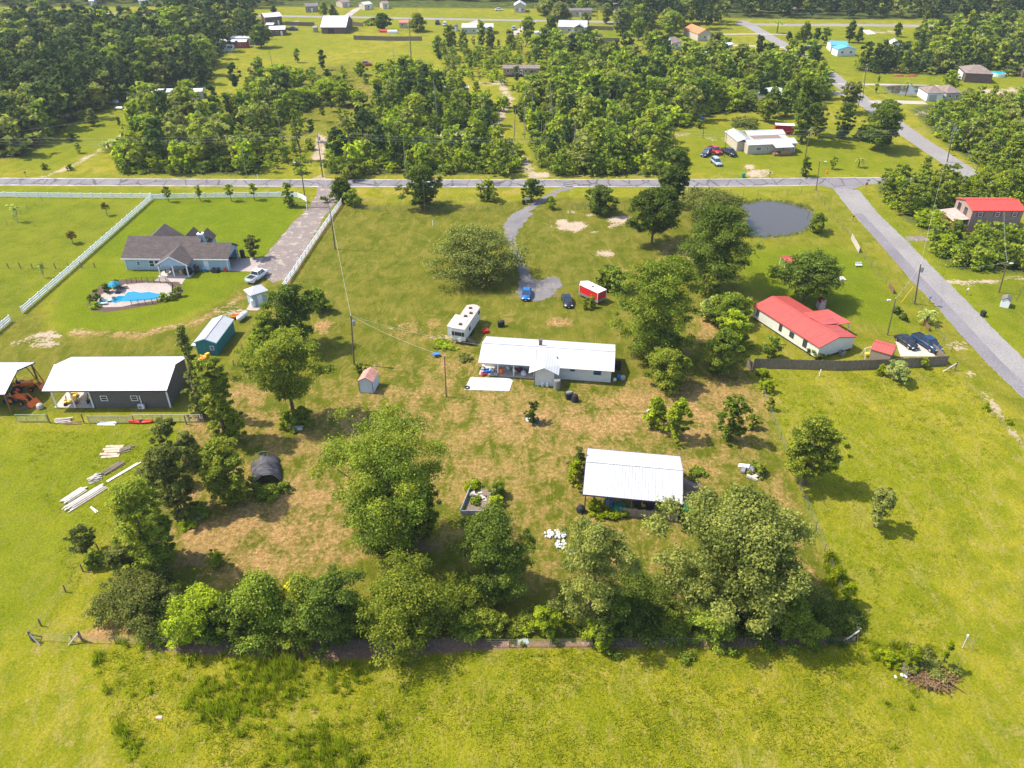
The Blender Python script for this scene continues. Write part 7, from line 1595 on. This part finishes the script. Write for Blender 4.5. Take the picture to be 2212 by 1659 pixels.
T(2005, 1482, 1405, 92, 'round', L_live, 'grey green bush growing through the brush pile', zb=.05, gap=1, dens=.8, lobes=.5)
heap(405, 1118, 10, 1.6, 1.0, .5, 1.1, M_steel, 'scrap_heap', 'grey tin scrap in the shade of the bushy column', 'scrap', 1.4); heap(640, 925, 9, .7, .6, .6, 1.0, M_trim, 'folding_table', 'white folding table frame at the foot of the bare trunked tree', 'frame', 1.4); heap(1030, 1075, 12, 1.2, 1.0, .3, .7, M_board, 'debris', 'pale debris inside the tin garden bed', 'debris', 1.6)
heap(855, 305 - 75, 30, 2.6, 1.6, .5, 1.2, M_brownwood, 'brush_pile', 'grey brush pile in the marshy field', 'brush pile', 2.4) if False else heap(765, 228, 90, 3.0, 1.6, .6, 1.4, M_wood, 'brush_pile', 'grey brush pile in the marshy field', 'brush pile', 2.4)
heap(1618, 268, 14, 2.2, 1.0, .5, 1.1, M_white, 'scrap_heap', 'white scrap beside the overgrown shrub heap', 'scrap', 1.5); heap(365, 325, 10, 1.6, .8, .4, .9, M_wood, 'brush_pile', 'small grey brush pile right of the bushy palm', 'brush pile', 2)
for x, y in ((630, 935), (625, 915), (650, 920)): pass
shrub(620, 930, 890, 45, L_bright, 'bright undergrowth at the left foot of the bare trunked tree'); shrub(652, 925, 880, 50, L_mid, 'green undergrowth at the right foot of the bare trunked tree')
shrub(420, 1130, 1090, 70, L_mid, 'green fern like shrub beside the grey tin scrap'); shrub(405, 1150 - 10, 1120, 40, L_bright, 'bright weed shrub below the grey tin scrap')
o = MB().box((0, 0, .05), (1.1, .7, .05)).build('grey_board', paint('grey blue board', (.30, .36, .40), .6)); o.location = at(1131, 1387); o.rotation_euler = (0, 0, .2); tag(o, 'small grey blue board lying before the near fence', 'board')
o = MB().box((0, 0, .06), (.7, .35, .1), taper=.8).build('litter', mat('pinkish litter', (.6, .42, .34), .8, .2, 4)); o.location = at(344, 1550); tag(o, 'pinkish piece of litter in the near pasture', 'litter')
# wire plant cage
r = thing('plant_cage', 'thin pale wire cage with a white cap in the right pasture', 'cage', at(2088, 1400)); mb = MB()
for k in range(6): a = k * math.pi / 3; mb.cyl((.5 * math.cos(a), .5 * math.sin(a), 0), (.5 * math.cos(a), .5 * math.sin(a), 1.7), .009, n=4)
for z in (.1, .9, 1.7): mb.path([Vector((.5 * math.cos(k * math.pi / 6), .5 * math.sin(k * math.pi / 6), z)) for k in range(13)], .009, 4)
mb.build('wires', M_fwire, r); MB().lathe([(.1, 1.9), (.1, 2.15), (.02, 2.25)], (-.5, 0, 0), n=8).cyl((-.5, 0, 0), (-.5, 0, 1.9), .03, n=5).build('cap', M_white, r)
# bins, mailboxes, signs, small things
for x, y, m, lb in ((2122, 683, M_black, 'dark bin on the right lawn beside the road'), (1131, 464 - 23, M_black, 'black bin beside the driveway mouth'), (1605, 383, paint('green bin', (.0, .22, .16), .5), 'green bin at the roadside before the tan house'), (1420 - 88, 385 - 6, M_black, 'pair of dark bins across the road')):
    r = thing('trash_bin', lb, 'bin', at(x, y), .3); MB().box((0, 0, .5), (.6, .65, .95), taper=1.15).build('bin_body', m, r); MB().box((0, 0, 1.02), (.72, .76, .08)).build('lid', m, r)
    for sx in (-.3, .3): MB().cyl((sx - .05, -.33, .12), (sx + .05, -.33, .12), .12, n=8).build('wheel', M_black, r)
for x, y, m, lb in ((2006, 655, Mb, 'blue mailbox beside the near right road'), (2087, 637, M_white, 'white mailbox on the far side of the near right road'), (1842, 478, M_dark, 'dark mailbox on the road bend beside the pond'), (57, 382, M_dark, 'dark mailbox beside the road left of the sandy track'), (1662, 383, M_dark, 'small dark mailbox before the tan house')):
    r = thing('mailbox', lb, 'mailbox', at(x, y), .8); MB().box((0, 0, .55), (.1, .1, 1.1)).build('post', M_wood, r); MB().box((0, 0, 1.2), (.5, .26, .16)).cyl((-.25, 0, 1.28), (.25, 0, 1.28), .13, n=10).build('box', m, r)
r = thing('stop_sign', 'red stop sign seen at the road junction', 'sign', at(1868, 415)); MB().cyl((0, 0, 0), (0, 0, 2.3), .04, n=5).build('post', M_steel, r); MB().cyl((0, -.03, 2.2), (0, .0, 2.2), .38, n=8).build('sign_plate', mat('sign red', (.6, .01, .03), .5, .03, 2), r); 
def text(s, size, loc, m, parent, name='lettering', rx=math.pi / 2, rz=0.0):
    c = bpy.data.curves.new(name, 'FONT'); c.body = s; c.size = size; c.align_x = 'CENTER'; c.align_y = 'CENTER'; c.extrude = .003
    o = bpy.data.objects.new(name, c); COL.objects.link(o); o.location = loc; o.rotation_euler = (rx, 0, rz); bpy.context.view_layer.update()
    dg = bpy.context.evaluated_depsgraph_get(); me = bpy.data.meshes.new_from_object(o.evaluated_get(dg)); me.name = name; bpy.data.objects.remove(o); n = bpy.data.objects.new(name, me); COL.objects.link(n); n.data.materials.clear(); n.data.materials.append(m)
    n.location = loc; n.rotation_euler = (rx, 0, rz); n.parent = parent; return n
text('STOP', .26, (0, -.038, 2.2), M_trim, r)
r2 = thing('street_sign', 'green street name sign above the stop sign', 'sign', at(1869, 414) + Vector((.2, .2, 0))); MB().cyl((0, 0, 0), (0, 0, 3.0), .03, n=5).build('post', M_steel, r2); MB().box((0, 0, 2.95), (1.0, .03, .24)).box((0, 0, 2.7), (.03, .9, .2)).build('sign_plate', mat('sign green', (.0, .25, .16), .5, .03, 2), r2)
r2 = thing('street_sign', 'green street name sign beyond the junction trees', 'sign', at(2054, 358)); MB().cyl((0, 0, 0), (0, 0, 2.9), .03, n=5).build('post', M_steel, r2); MB().box((0, 0, 2.85), (1.0, .03, .24)).build('sign_plate', MATS['sign green'], r2)
o = MB().lathe([(.16, 0), (.16, .5), (.25, .52), (.18, .8), (.05, .9)], n=8).build('hydrant', Mo); o.location = at(1785, 413 - 38); tag(o, 'orange hydrant on the lawn before the road', 'hydrant')
r = thing('notice_board', 'white topped board stand beside the driveway mouth', 'stand', at(1139, 438)); MB().box((0, 0, 1.1), (1.3, .4, .5)).build('box', M_white, r); MB().box((-.5, 0, .45), (.08, .08, .9)).box((.5, 0, .45), (.08, .08, .9)).build('legs', M_wood, r)
r = thing('guy_marker', 'yellow guy wire marker slanting beside the road', 'marker', at(1975 + 75 - 6, 752 - 80)) if False else thing('guy_marker', 'yellow guy wire marker slanting beside the near right road', 'marker', at(2045, 640)) if False else thing('guy_marker', 'yellow guy wire marker left of the transformer pole', 'marker', at(1946, 654))
MB().cyl((0, 0, 0), (1.4, 0, 3.4), .05, n=5).build('tube', My, r)
r = thing('guy_marker', 'yellow guy wire marker across the road from the driveway', 'marker', at(729, 398)); MB().cyl((0, 0, 0), (-.5, 0, 2.6), .05, n=5).build('tube', My, r)
r = thing('swing_set', 'yellow and white play frame left of the small red roofed shed', 'play frame', at(1872, 770), .4); mb = MB()
for x in (-.9, .9):
    mb.cyl((x, -.6, 0), (x, 0, 1.8), .05, n=5).cyl((x, .6, 0), (x, 0, 1.8), .05, n=5)
mb.cyl((-.9, 0, 1.8), (.9, 0, 1.8), .05, n=5).build('frame', M_white, r); MB().box((0, 0, .6), (.8, .6, .15)).build('seat', My, r)
# ------------------------------------------------------------------ far houses and sheds
M_tan = mat('tan siding', (.34, .28, .20), .8, .1, 2); M_beige = mat('beige siding', (.50, .43, .34), .8, .08, 2); M_greyw = mat('grey siding', (.40, .40, .40), .8, .08, 2); M_redw = mat('red barn siding', (.36, .06, .05), .8, .12, 2)
M_shgrey = shingle('grey shingles', (.16, .14, .14)); M_shbr = shingle('taupe shingles', (.22, .165, .145)); M_orange = shingle('orange shingles', (.55, .20, .09)); M_blueroof = mat('blue metal roof', (.10, .34, .62), .45, .06, 1); M_dkbr = mat('dark brown siding', (.14, .10, .08), .8, .15, 2)
def house(pl, pr, he, hr, Wd, label, wm, rm, name='house', cat='house', nwin=3, hip=0, gable_front=False, ribs=0, ins=.25, base=0.0, dr=True, turn=0.0):
    a, c = at(*pl), at(*pr); yaw = math.atan2(c.y - a.y, c.x - a.x); L = (c - a).length
    b = thing(name, label, cat, a, yaw + turn)
    if gable_front:
        roof, wl = gable_roof(Wd, L, he, hr, ribs=ribs), gable_walls(Wd, L, he, hr, ins=ins, base=base)
        for mb in (roof, wl): mb.v = [(L - p[1], p[0], p[2]) for p in mb.v]
    elif hip: roof, wl = hip_roof(L, Wd, he, hr, hip), gable_walls(L, Wd, he, hr, ins=ins, base=base, hip=True)
    else: roof, wl = gable_roof(L, Wd, he, hr, ribs=ribs), gable_walls(L, Wd, he, hr, ins=ins, base=base)
    roof.build('roof', rm, b); wl.build('wall', wm, b)
    for i in range(nwin):
        u = L * (i + .6) / (nwin + .2)
        window(b, (u, ins - .01, 0), 1.55 + base, 1.1, 1.0, grid=False)
    if dr: door(b, (L * .5 if nwin != 1 else L * .75, ins - .01, 0), z0=.05 + base, m=M_trim, handle=False)
    return b, L
# tan house with the low L shaped roof
a, c = at(1613, 334), at(1719, 329.5); yaw = math.atan2(c.y - a.y, c.x - a.x); L = (c - a).length
b = thing('tan_house', 'tan house with low white metal roofs and wooden front deck across the road', 'house', a, yaw)
mb = MB(); mb.box((L / 2, 4.5, 1.35), (L - .4, 8.6, 2.7)); mb.box((.35, 8.4, 1.34), (4.2, 9.6, 2.68)); mb.build('wall', M_beige, b)
mb = gable_roof(L, 5.6, 2.75, 3.5, ribs=.6, x0=0, y0=-.2); mb.build('roof', M_roofw, b)
mb = gable_roof(L - 3, 5.2, 2.85, 3.5, ribs=.6, x0=3.2, y0=8.4); mb.build('roof', M_roofw, b)
mb = gable_roof(10.5, 5.0, 2.8, 3.6, ribs=.6); mb.v = [(3.0 - p[1], p[0] + 3.2, p[2]) for p in mb.v]; mb.build('roof', M_roofw, b)
MB().box((8.0, 6.9, 2.8), (8.5, 2.9, .12)).build('flat_roof', mat('brown flat roof', (.22, .16, .13), .9, .2, 1), b)
MB().slab([(7.2, -2.6, 2.45), (L - 2.0, -2.6, 2.45), (L - 2.0, .2, 2.9), (7.2, .2, 2.9)], .08).build('deck_roof', M_roofw, b)
for x in (7.4, 9.6, L - 2.2): MB().box((x, -2.4, 1.2), (.12, .12, 2.4)).build('post', M_wood, b)
MB().box((8.9 + (L - 2 - 7.2) / 2 - 1.7, -1.2, .3), (L - 2 - 7.2, 2.6, .5)).build('deck', M_brownwood, b)
mb = MB()
for i in range(20): mb.box((9.0 + i * .16, -2.45, .95), (.11, .04, .9))
mb.build('railing', mat('new lumber', (.42, .26, .12), .8, .2, 3), b)
window(b, (3.4, .18, 0), 1.5, 1.6, .9); window(b, (L - 1.0, .18, 0), 1.6, .8, .9); window(b, (6.0, .18, 0), 1.5, .8, .8); window(b, (-1.76, 8, -math.pi / 2), 1.6, .8, .8)
r = thing('cargo_trailer', 'dark red box trailer with white top behind the tan house', 'trailer', at(1673, 290), -.15)
MB().box((2.8, 1.2, 1.6), (5.6, 2.4, 2.2)).build('body', mat('dark red trailer skin', (.42, .01, .02), .45, .05, 2), r); MB().box((2.8, 1.2, 2.75), (5.7, 2.5, .1)).build('roof', M_trim, r)
for y in (0, 2.4): MB().cyl((3.2, y - .1, .35), (3.2, y + .1, .35), .35, n=10).build('wheel', M_black, r)
# others
house((1086, 166), (1166, 166), 3.1, 3.9, 5.5, 'brown mobile home with front steps beyond the young wood', M_tan, M_shbr, base=.6, nwin=4)[0]
house((299, 217), (374, 216), 2.7, 3.3, 5.0, 'long white trailer home half hidden by trees in the upper left', M_greyw, M_roofbright, nwin=4)
house((385, 215), (440, 213), 2.5, 3.1, 4.0, 'white roofed extension seen behind the big tree in the upper left', M_greyw, M_roofbright, nwin=1)
house((951, 206), (1014, 205), 2.5, 2.9, 3.5, 'low brown shed with white front roof edge inside the middle woods', M_tan, M_roofw, nwin=0, name='shed', cat='shed')
house((232, 55), (274, 54), 3.0, 4.2, 8, 'far tan house with white roof left of its twin', M_tan, M_roofw); house((274, 56), (303, 55), 2.8, 3.8, 7, 'far white roofed house right of its twin', M_tan, M_roofw, nwin=2)
house((112, 52), (161, 50), 2.6, 4.0, 8, 'far house with long grey roof among the upper left trees', M_greyw, M_shgrey); house((42, 47), (80, 45), 2.6, 4.2, 8, 'far grey roof leftmost among the trees', M_greyw, M_shgrey)
house((475, 104), (534, 104), 2.6, 3.3, 5, 'low dark red shed with white roof in the left farm', M_redw, M_roofw, name='farm_shed', cat='shed', nwin=2); house((494, 97), (552, 97), 2.8, 3.4, 5, 'long green grey shed behind the dark red one', mat('grey green siding', (.20, .26, .22), .8, .1, 2), M_roofw, name='farm_shed', cat='shed', nwin=1)
house((498, 83), (549, 82), 3.0, 4.0, 7, 'cream farm building behind the green grey shed', M_beige, M_roofw, name='farm_shed', cat='shed'); house((455, 112), (501, 112), 2.4, 2.7, 3, 'white trailer box left of the dark red shed', M_white, M_roofw, name='trailer_box', cat='trailer', nwin=0, dr=False)
house((574, 56), (612, 53), 4.0, 5.2, 10, 'tall dark barn with white roof beside the big left tree', M_dkbr, M_roofbright, name='barn', cat='barn', nwin=1); house((582, 78), (618, 77), 2.8, 3.8, 8, 'small dark shed in front of the tall dark barn', M_dkbr, M_roofbright, name='barn', cat='barn', nwin=1); house((575, 66), (592, 66), 2.6, 3.2, 5, 'tiny white roofed lean-to between the two dark barns', M_dkbr, M_roofbright, name='barn', cat='barn', nwin=0)
# big white roofed barn
a, c = at(693, 73), at(749, 73); Lb = (c - a).length; b = thing('barn', 'large dark barn with big white sloping roof beyond the far meadow', 'barn', a)
gable_roof(Lb, 20, 2.9, 6.6, ribs=.8).build('roof', M_roofbright, b); gable_walls(Lb, 20, 2.9, 6.6, ins=.4).build('wall', M_dkbr, b); fascia(Lb, 20, 2.9, 6.6, paint('dark purple trim', (.035, .02, .10), .5), b); door(b, (Lb * .4, .39, 0), 3.0, 2.3, M_dark, handle=False)
house((660, 27), (689, 26), 3.0, 4.2, 8, 'small tan house with grey roof beyond the far road', M_tan, M_shgrey, nwin=2); house((862, 61), (903, 61), 2.6, 3.2, 6, 'far white house with faded red roof', M_beige, mat('faded red roof', (.5, .17, .13), .6, .1, 1), nwin=3)
house((978, 68), (990, 68), 2.2, 3.0, 4, 'small grey shed left of the long pale house', M_greyw, M_shgrey, name='shed', cat='shed', nwin=0, gable_front=True); house((997, 74), (1066, 74), 3.0, 4.2, 9, 'long pale green house with white roof beside the middle drive', mat('pale green siding', (.42, .46, .38), .8, .06, 2), M_roofw, nwin=4)
house((1110, 27), (1136, 27), 3.4, 5.2, 9, 'far white house with gable front beyond the road', M_beige, M_roofw, gable_front=True, nwin=2); house((1226, 36), (1280, 35.5), 3.0, 3.8, 6, 'far long trailer home behind the road trees', M_beige, M_shgrey, nwin=4)
b, L = house((1205, 72), (1268, 73), 3.0, 5.0, 13, 'wide house with white metal roof and gabled porch', M_beige, M_roofw, ribs=.8, nwin=4)
g_ = gable_roof(7, 6, 2.9, 4.4, ribs=.8); g_.v = [(L - 1 - p[1] , p[0] - 2.0, p[2]) for p in g_.v]; g_.build('porch_roof', M_roofw, b)
for x in (L - 6.6, L - 1.4): MB().box((x, -1.8, 1.4), (.25, .25, 2.8)).build('post', M_trim, b)
b, L = house((1506, 89), (1541, 91), 3.0, 5.0, 16, 'beige house with bright orange roof near the diagonal road', M_beige, M_orange, gable_front=True, nwin=1, turn=.55)
house((1425, 108), (1448, 110), 2.8, 4.2, 9, 'pale roofed house behind the middle right trees', M_beige, mat('pale pink roof', (.55, .48, .46), .7, .1, 1), gable_front=True, nwin=1); house((1452, 108), (1472, 104), 2.8, 4.4, 9, 'second pale roofed house beside the yellow green tree', M_beige, M_shbr, nwin=1)
house((1504, 134), (1530, 133), 2.6, 3.4, 6, 'low building under blue white tarps', M_greyw, M_roofbright, name='shed', cat='shed', nwin=0); house((1543, 122), (1583, 108), 2.6, 4.0, 7, 'white roofed house slanting behind the tarped building', M_greyw, M_roofbright, nwin=1)
house((1573, 201), (1594, 202), 2.4, 3.2, 4, 'tiny shed with red roof at the edge of the right woods', M_tan, M_roofred, name='shed', cat='shed', nwin=0, gable_front=True); house((1683, 226), (1699, 214), 2.8, 3.8, 8, 'grey house almost hidden by trees near the diagonal road', M_greyw, M_roofw, nwin=1)
house((1792, 112), (1830, 113), 2.8, 3.8, 9, 'pale house with blue metal roof at upper right', M_white, M_blueroof, nwin=2); house((1807, 122), (1848, 121), 2.8, 3.9, 6, 'front wing with blue roof edge and white gable', M_white, M_blueroof, nwin=2, gable_front=True)
house((1912, 114), (1946, 116), 3.0, 4.8, 8, 'white house with gable front behind the right tree line', M_white, M_roofw, nwin=2, gable_front=True)
b, L = house((2080, 178), (2141, 181), 3.4, 5.4, 12, 'dark house with taupe hip roof near the round blue pool', M_dkbr, M_shbr, hip=4, nwin=0, dr=False); MB().box((-.1, 6, 1.5), (.15, 7, 2.8)).build('garage_wall', M_white, b)
b, L = house((1999, 219), (2036, 219.5), 2.8, 4.6, 9, 'white garage house with taupe hip roof beside the far pond', M_white, M_shbr, hip=3.2, nwin=1, dr=False); MB().box((2.2, .2, 1.1), (2.6, .1, 2.1)).build('garage_door', M_greyw, b)
house((2040, 219), (2075, 218), 2.8, 4.6, 9, 'second wing with taupe roof right of the white garage house', M_greyw, M_shbr, hip=3.0, nwin=2, dr=False)
house((300, 13), (316, 13), 3.0, 3.8, 6, 'tiny far white shed at the upper left road', M_white, M_roofw, name='shed', cat='shed', nwin=0); house((193, 13), (205, 13), 2.6, 3.4, 4, 'tiny far shed in the upper left clearing', M_greyw, M_roofw, name='shed', cat='shed', nwin=0)
house((740, 17), (758, 15), 2.8, 3.8, 8, 'far low house with pale roof at the top of the view', M_beige, M_shbr, nwin=1); house((788, 22), (806, 20), 2.8, 3.8, 7, 'far pale building partly hidden at the top of the view', M_beige, M_roofw, nwin=1); house((827, 20), (842, 19), 2.8, 3.8, 7, 'far beige house between two dark trees', M_beige, M_shbr, nwin=1); house((20, 68), (37, 68), 2.0, 2.8, 5, 'white tarp roof among the far left trees', M_white, M_roofbright, name='shed', cat='shed', nwin=0)
house((2206, 168), (2225, 169), 2.4, 3.2, 4, 'dark shed at the far right edge', M_dkbr, M_shgrey, name='shed', cat='shed', nwin=0); house((676, 70), (686, 70), 2.2, 2.7, 3, 'small grey metal box left of the large barn', M_steel, M_steel, name='shed', cat='shed', nwin=0, dr=False)
# round pool, trampoline, slab, boats, blossoms of colour
r = thing('round_pool', 'round above ground pool with teal water at the far right', 'pool', at(2155, 164)); MB().cyl((0, 0, 0), (0, 0, 1.2), 2.6, n=20).build('pool_wall', M_white, r); MB().cyl((0, 0, 1.2), (0, 0, 1.23), 2.45, n=20).build('water', MATS.get('teal water') or mat('teal water', (.02, .42, .50), .1, .05, 1), r)
r = thing('trampoline', 'round trampoline on the lawn between the far fences', 'trampoline', at(1291, 78)); MB().cyl((0, 0, .8), (0, 0, .85), 2.1, n=16).build('mat', M_dark, r)
for k in range(6):
    a = k * math.pi / 3; MB().cyl((2.1 * math.cos(a), 2.1 * math.sin(a), 0), (2.1 * math.cos(a), 2.1 * math.sin(a), 2.4), .05, n=5).build('post', M_steel, r)
sheet('slab', [(1860, 65), (1878, 64), (1893, 73), (1873, 75)], M_conc, .03)
for x, y, lb in ((1940, 165, 'left one of two upturned red boats below the tree line'), (1968, 165, 'right one of two upturned red boats below the tree line')):
    o = MB().loft([[(-2.2, -.1, 0), (-2.2, .1, 0), (-2.2, .1, .3), (-2.2, -.1, .3)], [(-.8, -.6, 0), (-.8, .6, 0), (-.8, .35, .6), (-.8, -.35, .6)], [(.8, -.7, 0), (.8, .7, 0), (.8, .4, .65), (.8, -.4, .65)], [(2.0, -.5, 0), (2.0, .5, 0), (2.0, .3, .5), (2.0, -.3, .5)]]).build('upturned_boat', mat('brick red boat', (.4, .10, .07), .6, .1, 2)); o.location = at(x, y); tag(o, lb, 'boat', 'upturned boats below the tree line')
for x, y, m, lb, nm, s in ((1238, 83, Mb, 'small teal play pool behind the far fence', 'play_pool', 2.0), (1275, 82, Mo, 'orange play house behind the far fence', 'play_house', 1.4), (1280, 96, Mr, 'red garden tractor among the far trees', 'garden_tractor', 1.6), (1330, 97, Mr, 'small red heap among the far trees', 'scrap', 1.4), (1357, 96, Mnone if False else M_dark, 'dark open shelter among the far trees', 'shelter', 2.4),
        (830, 70, Mr, 'red roofed coop inside the far fenced yard', 'coop', 2.2), (848, 72, M_white, 'white boat under cover in the far fenced yard', 'covered_boat', 2.6), (1165, 74, M_white, 'white box truck near the far middle house', 'box_truck', 2.4), (1510, 258, Mb, 'blue tarp beside the shrubs of the tan house lawn', 'tarp', 1.4), (258, 236, M_steel, 'small grey trailer in the upper left clearing', 'garden_trailer', 1.4), (245, 222, M_white, 'white boat cover in the upper left clearing', 'boat_cover', 1.6)):
    o = MB().loft([[(-s, -.7, 0), (s, -.7, 0), (s, .7, 0), (-s, .7, 0)], [(-s, -.7, s * .4), (s, -.7, s * .4), (s, .7, s * .4), (-s, .7, s * .4)], [(-s * .8, -.2, s * .62), (s * .8, -.2, s * .62), (s * .8, .2, s * .62), (-s * .8, .2, s * .62)]]).build(nm, m); o.location = at(x, y); tag(o, lb, nm.replace('_', ' '))
# ------------------------------------------------------------------ air
def haze(density):
    me = MB().box((0, 1185, 44), (4300, 2920, 90)); m = bpy.data.materials.new('haze'); m.use_nodes = True; t = m.node_tree; t.nodes.clear(); o_ = t.nodes.new('ShaderNodeOutputMaterial'); v = t.nodes.new('ShaderNodeVolumePrincipled')
    v.inputs['Color'].default_value = (.80, .87, 1, 1); v.inputs['Density'].default_value = density; v.inputs['Anisotropy'].default_value = .2; t.links.new(v.outputs[0], o_.inputs['Volume'])
    o = me.build('haze', m); o['kind'] = 'stuff'; o['label'] = 'thin pale air over the whole place'
haze(0.00013)
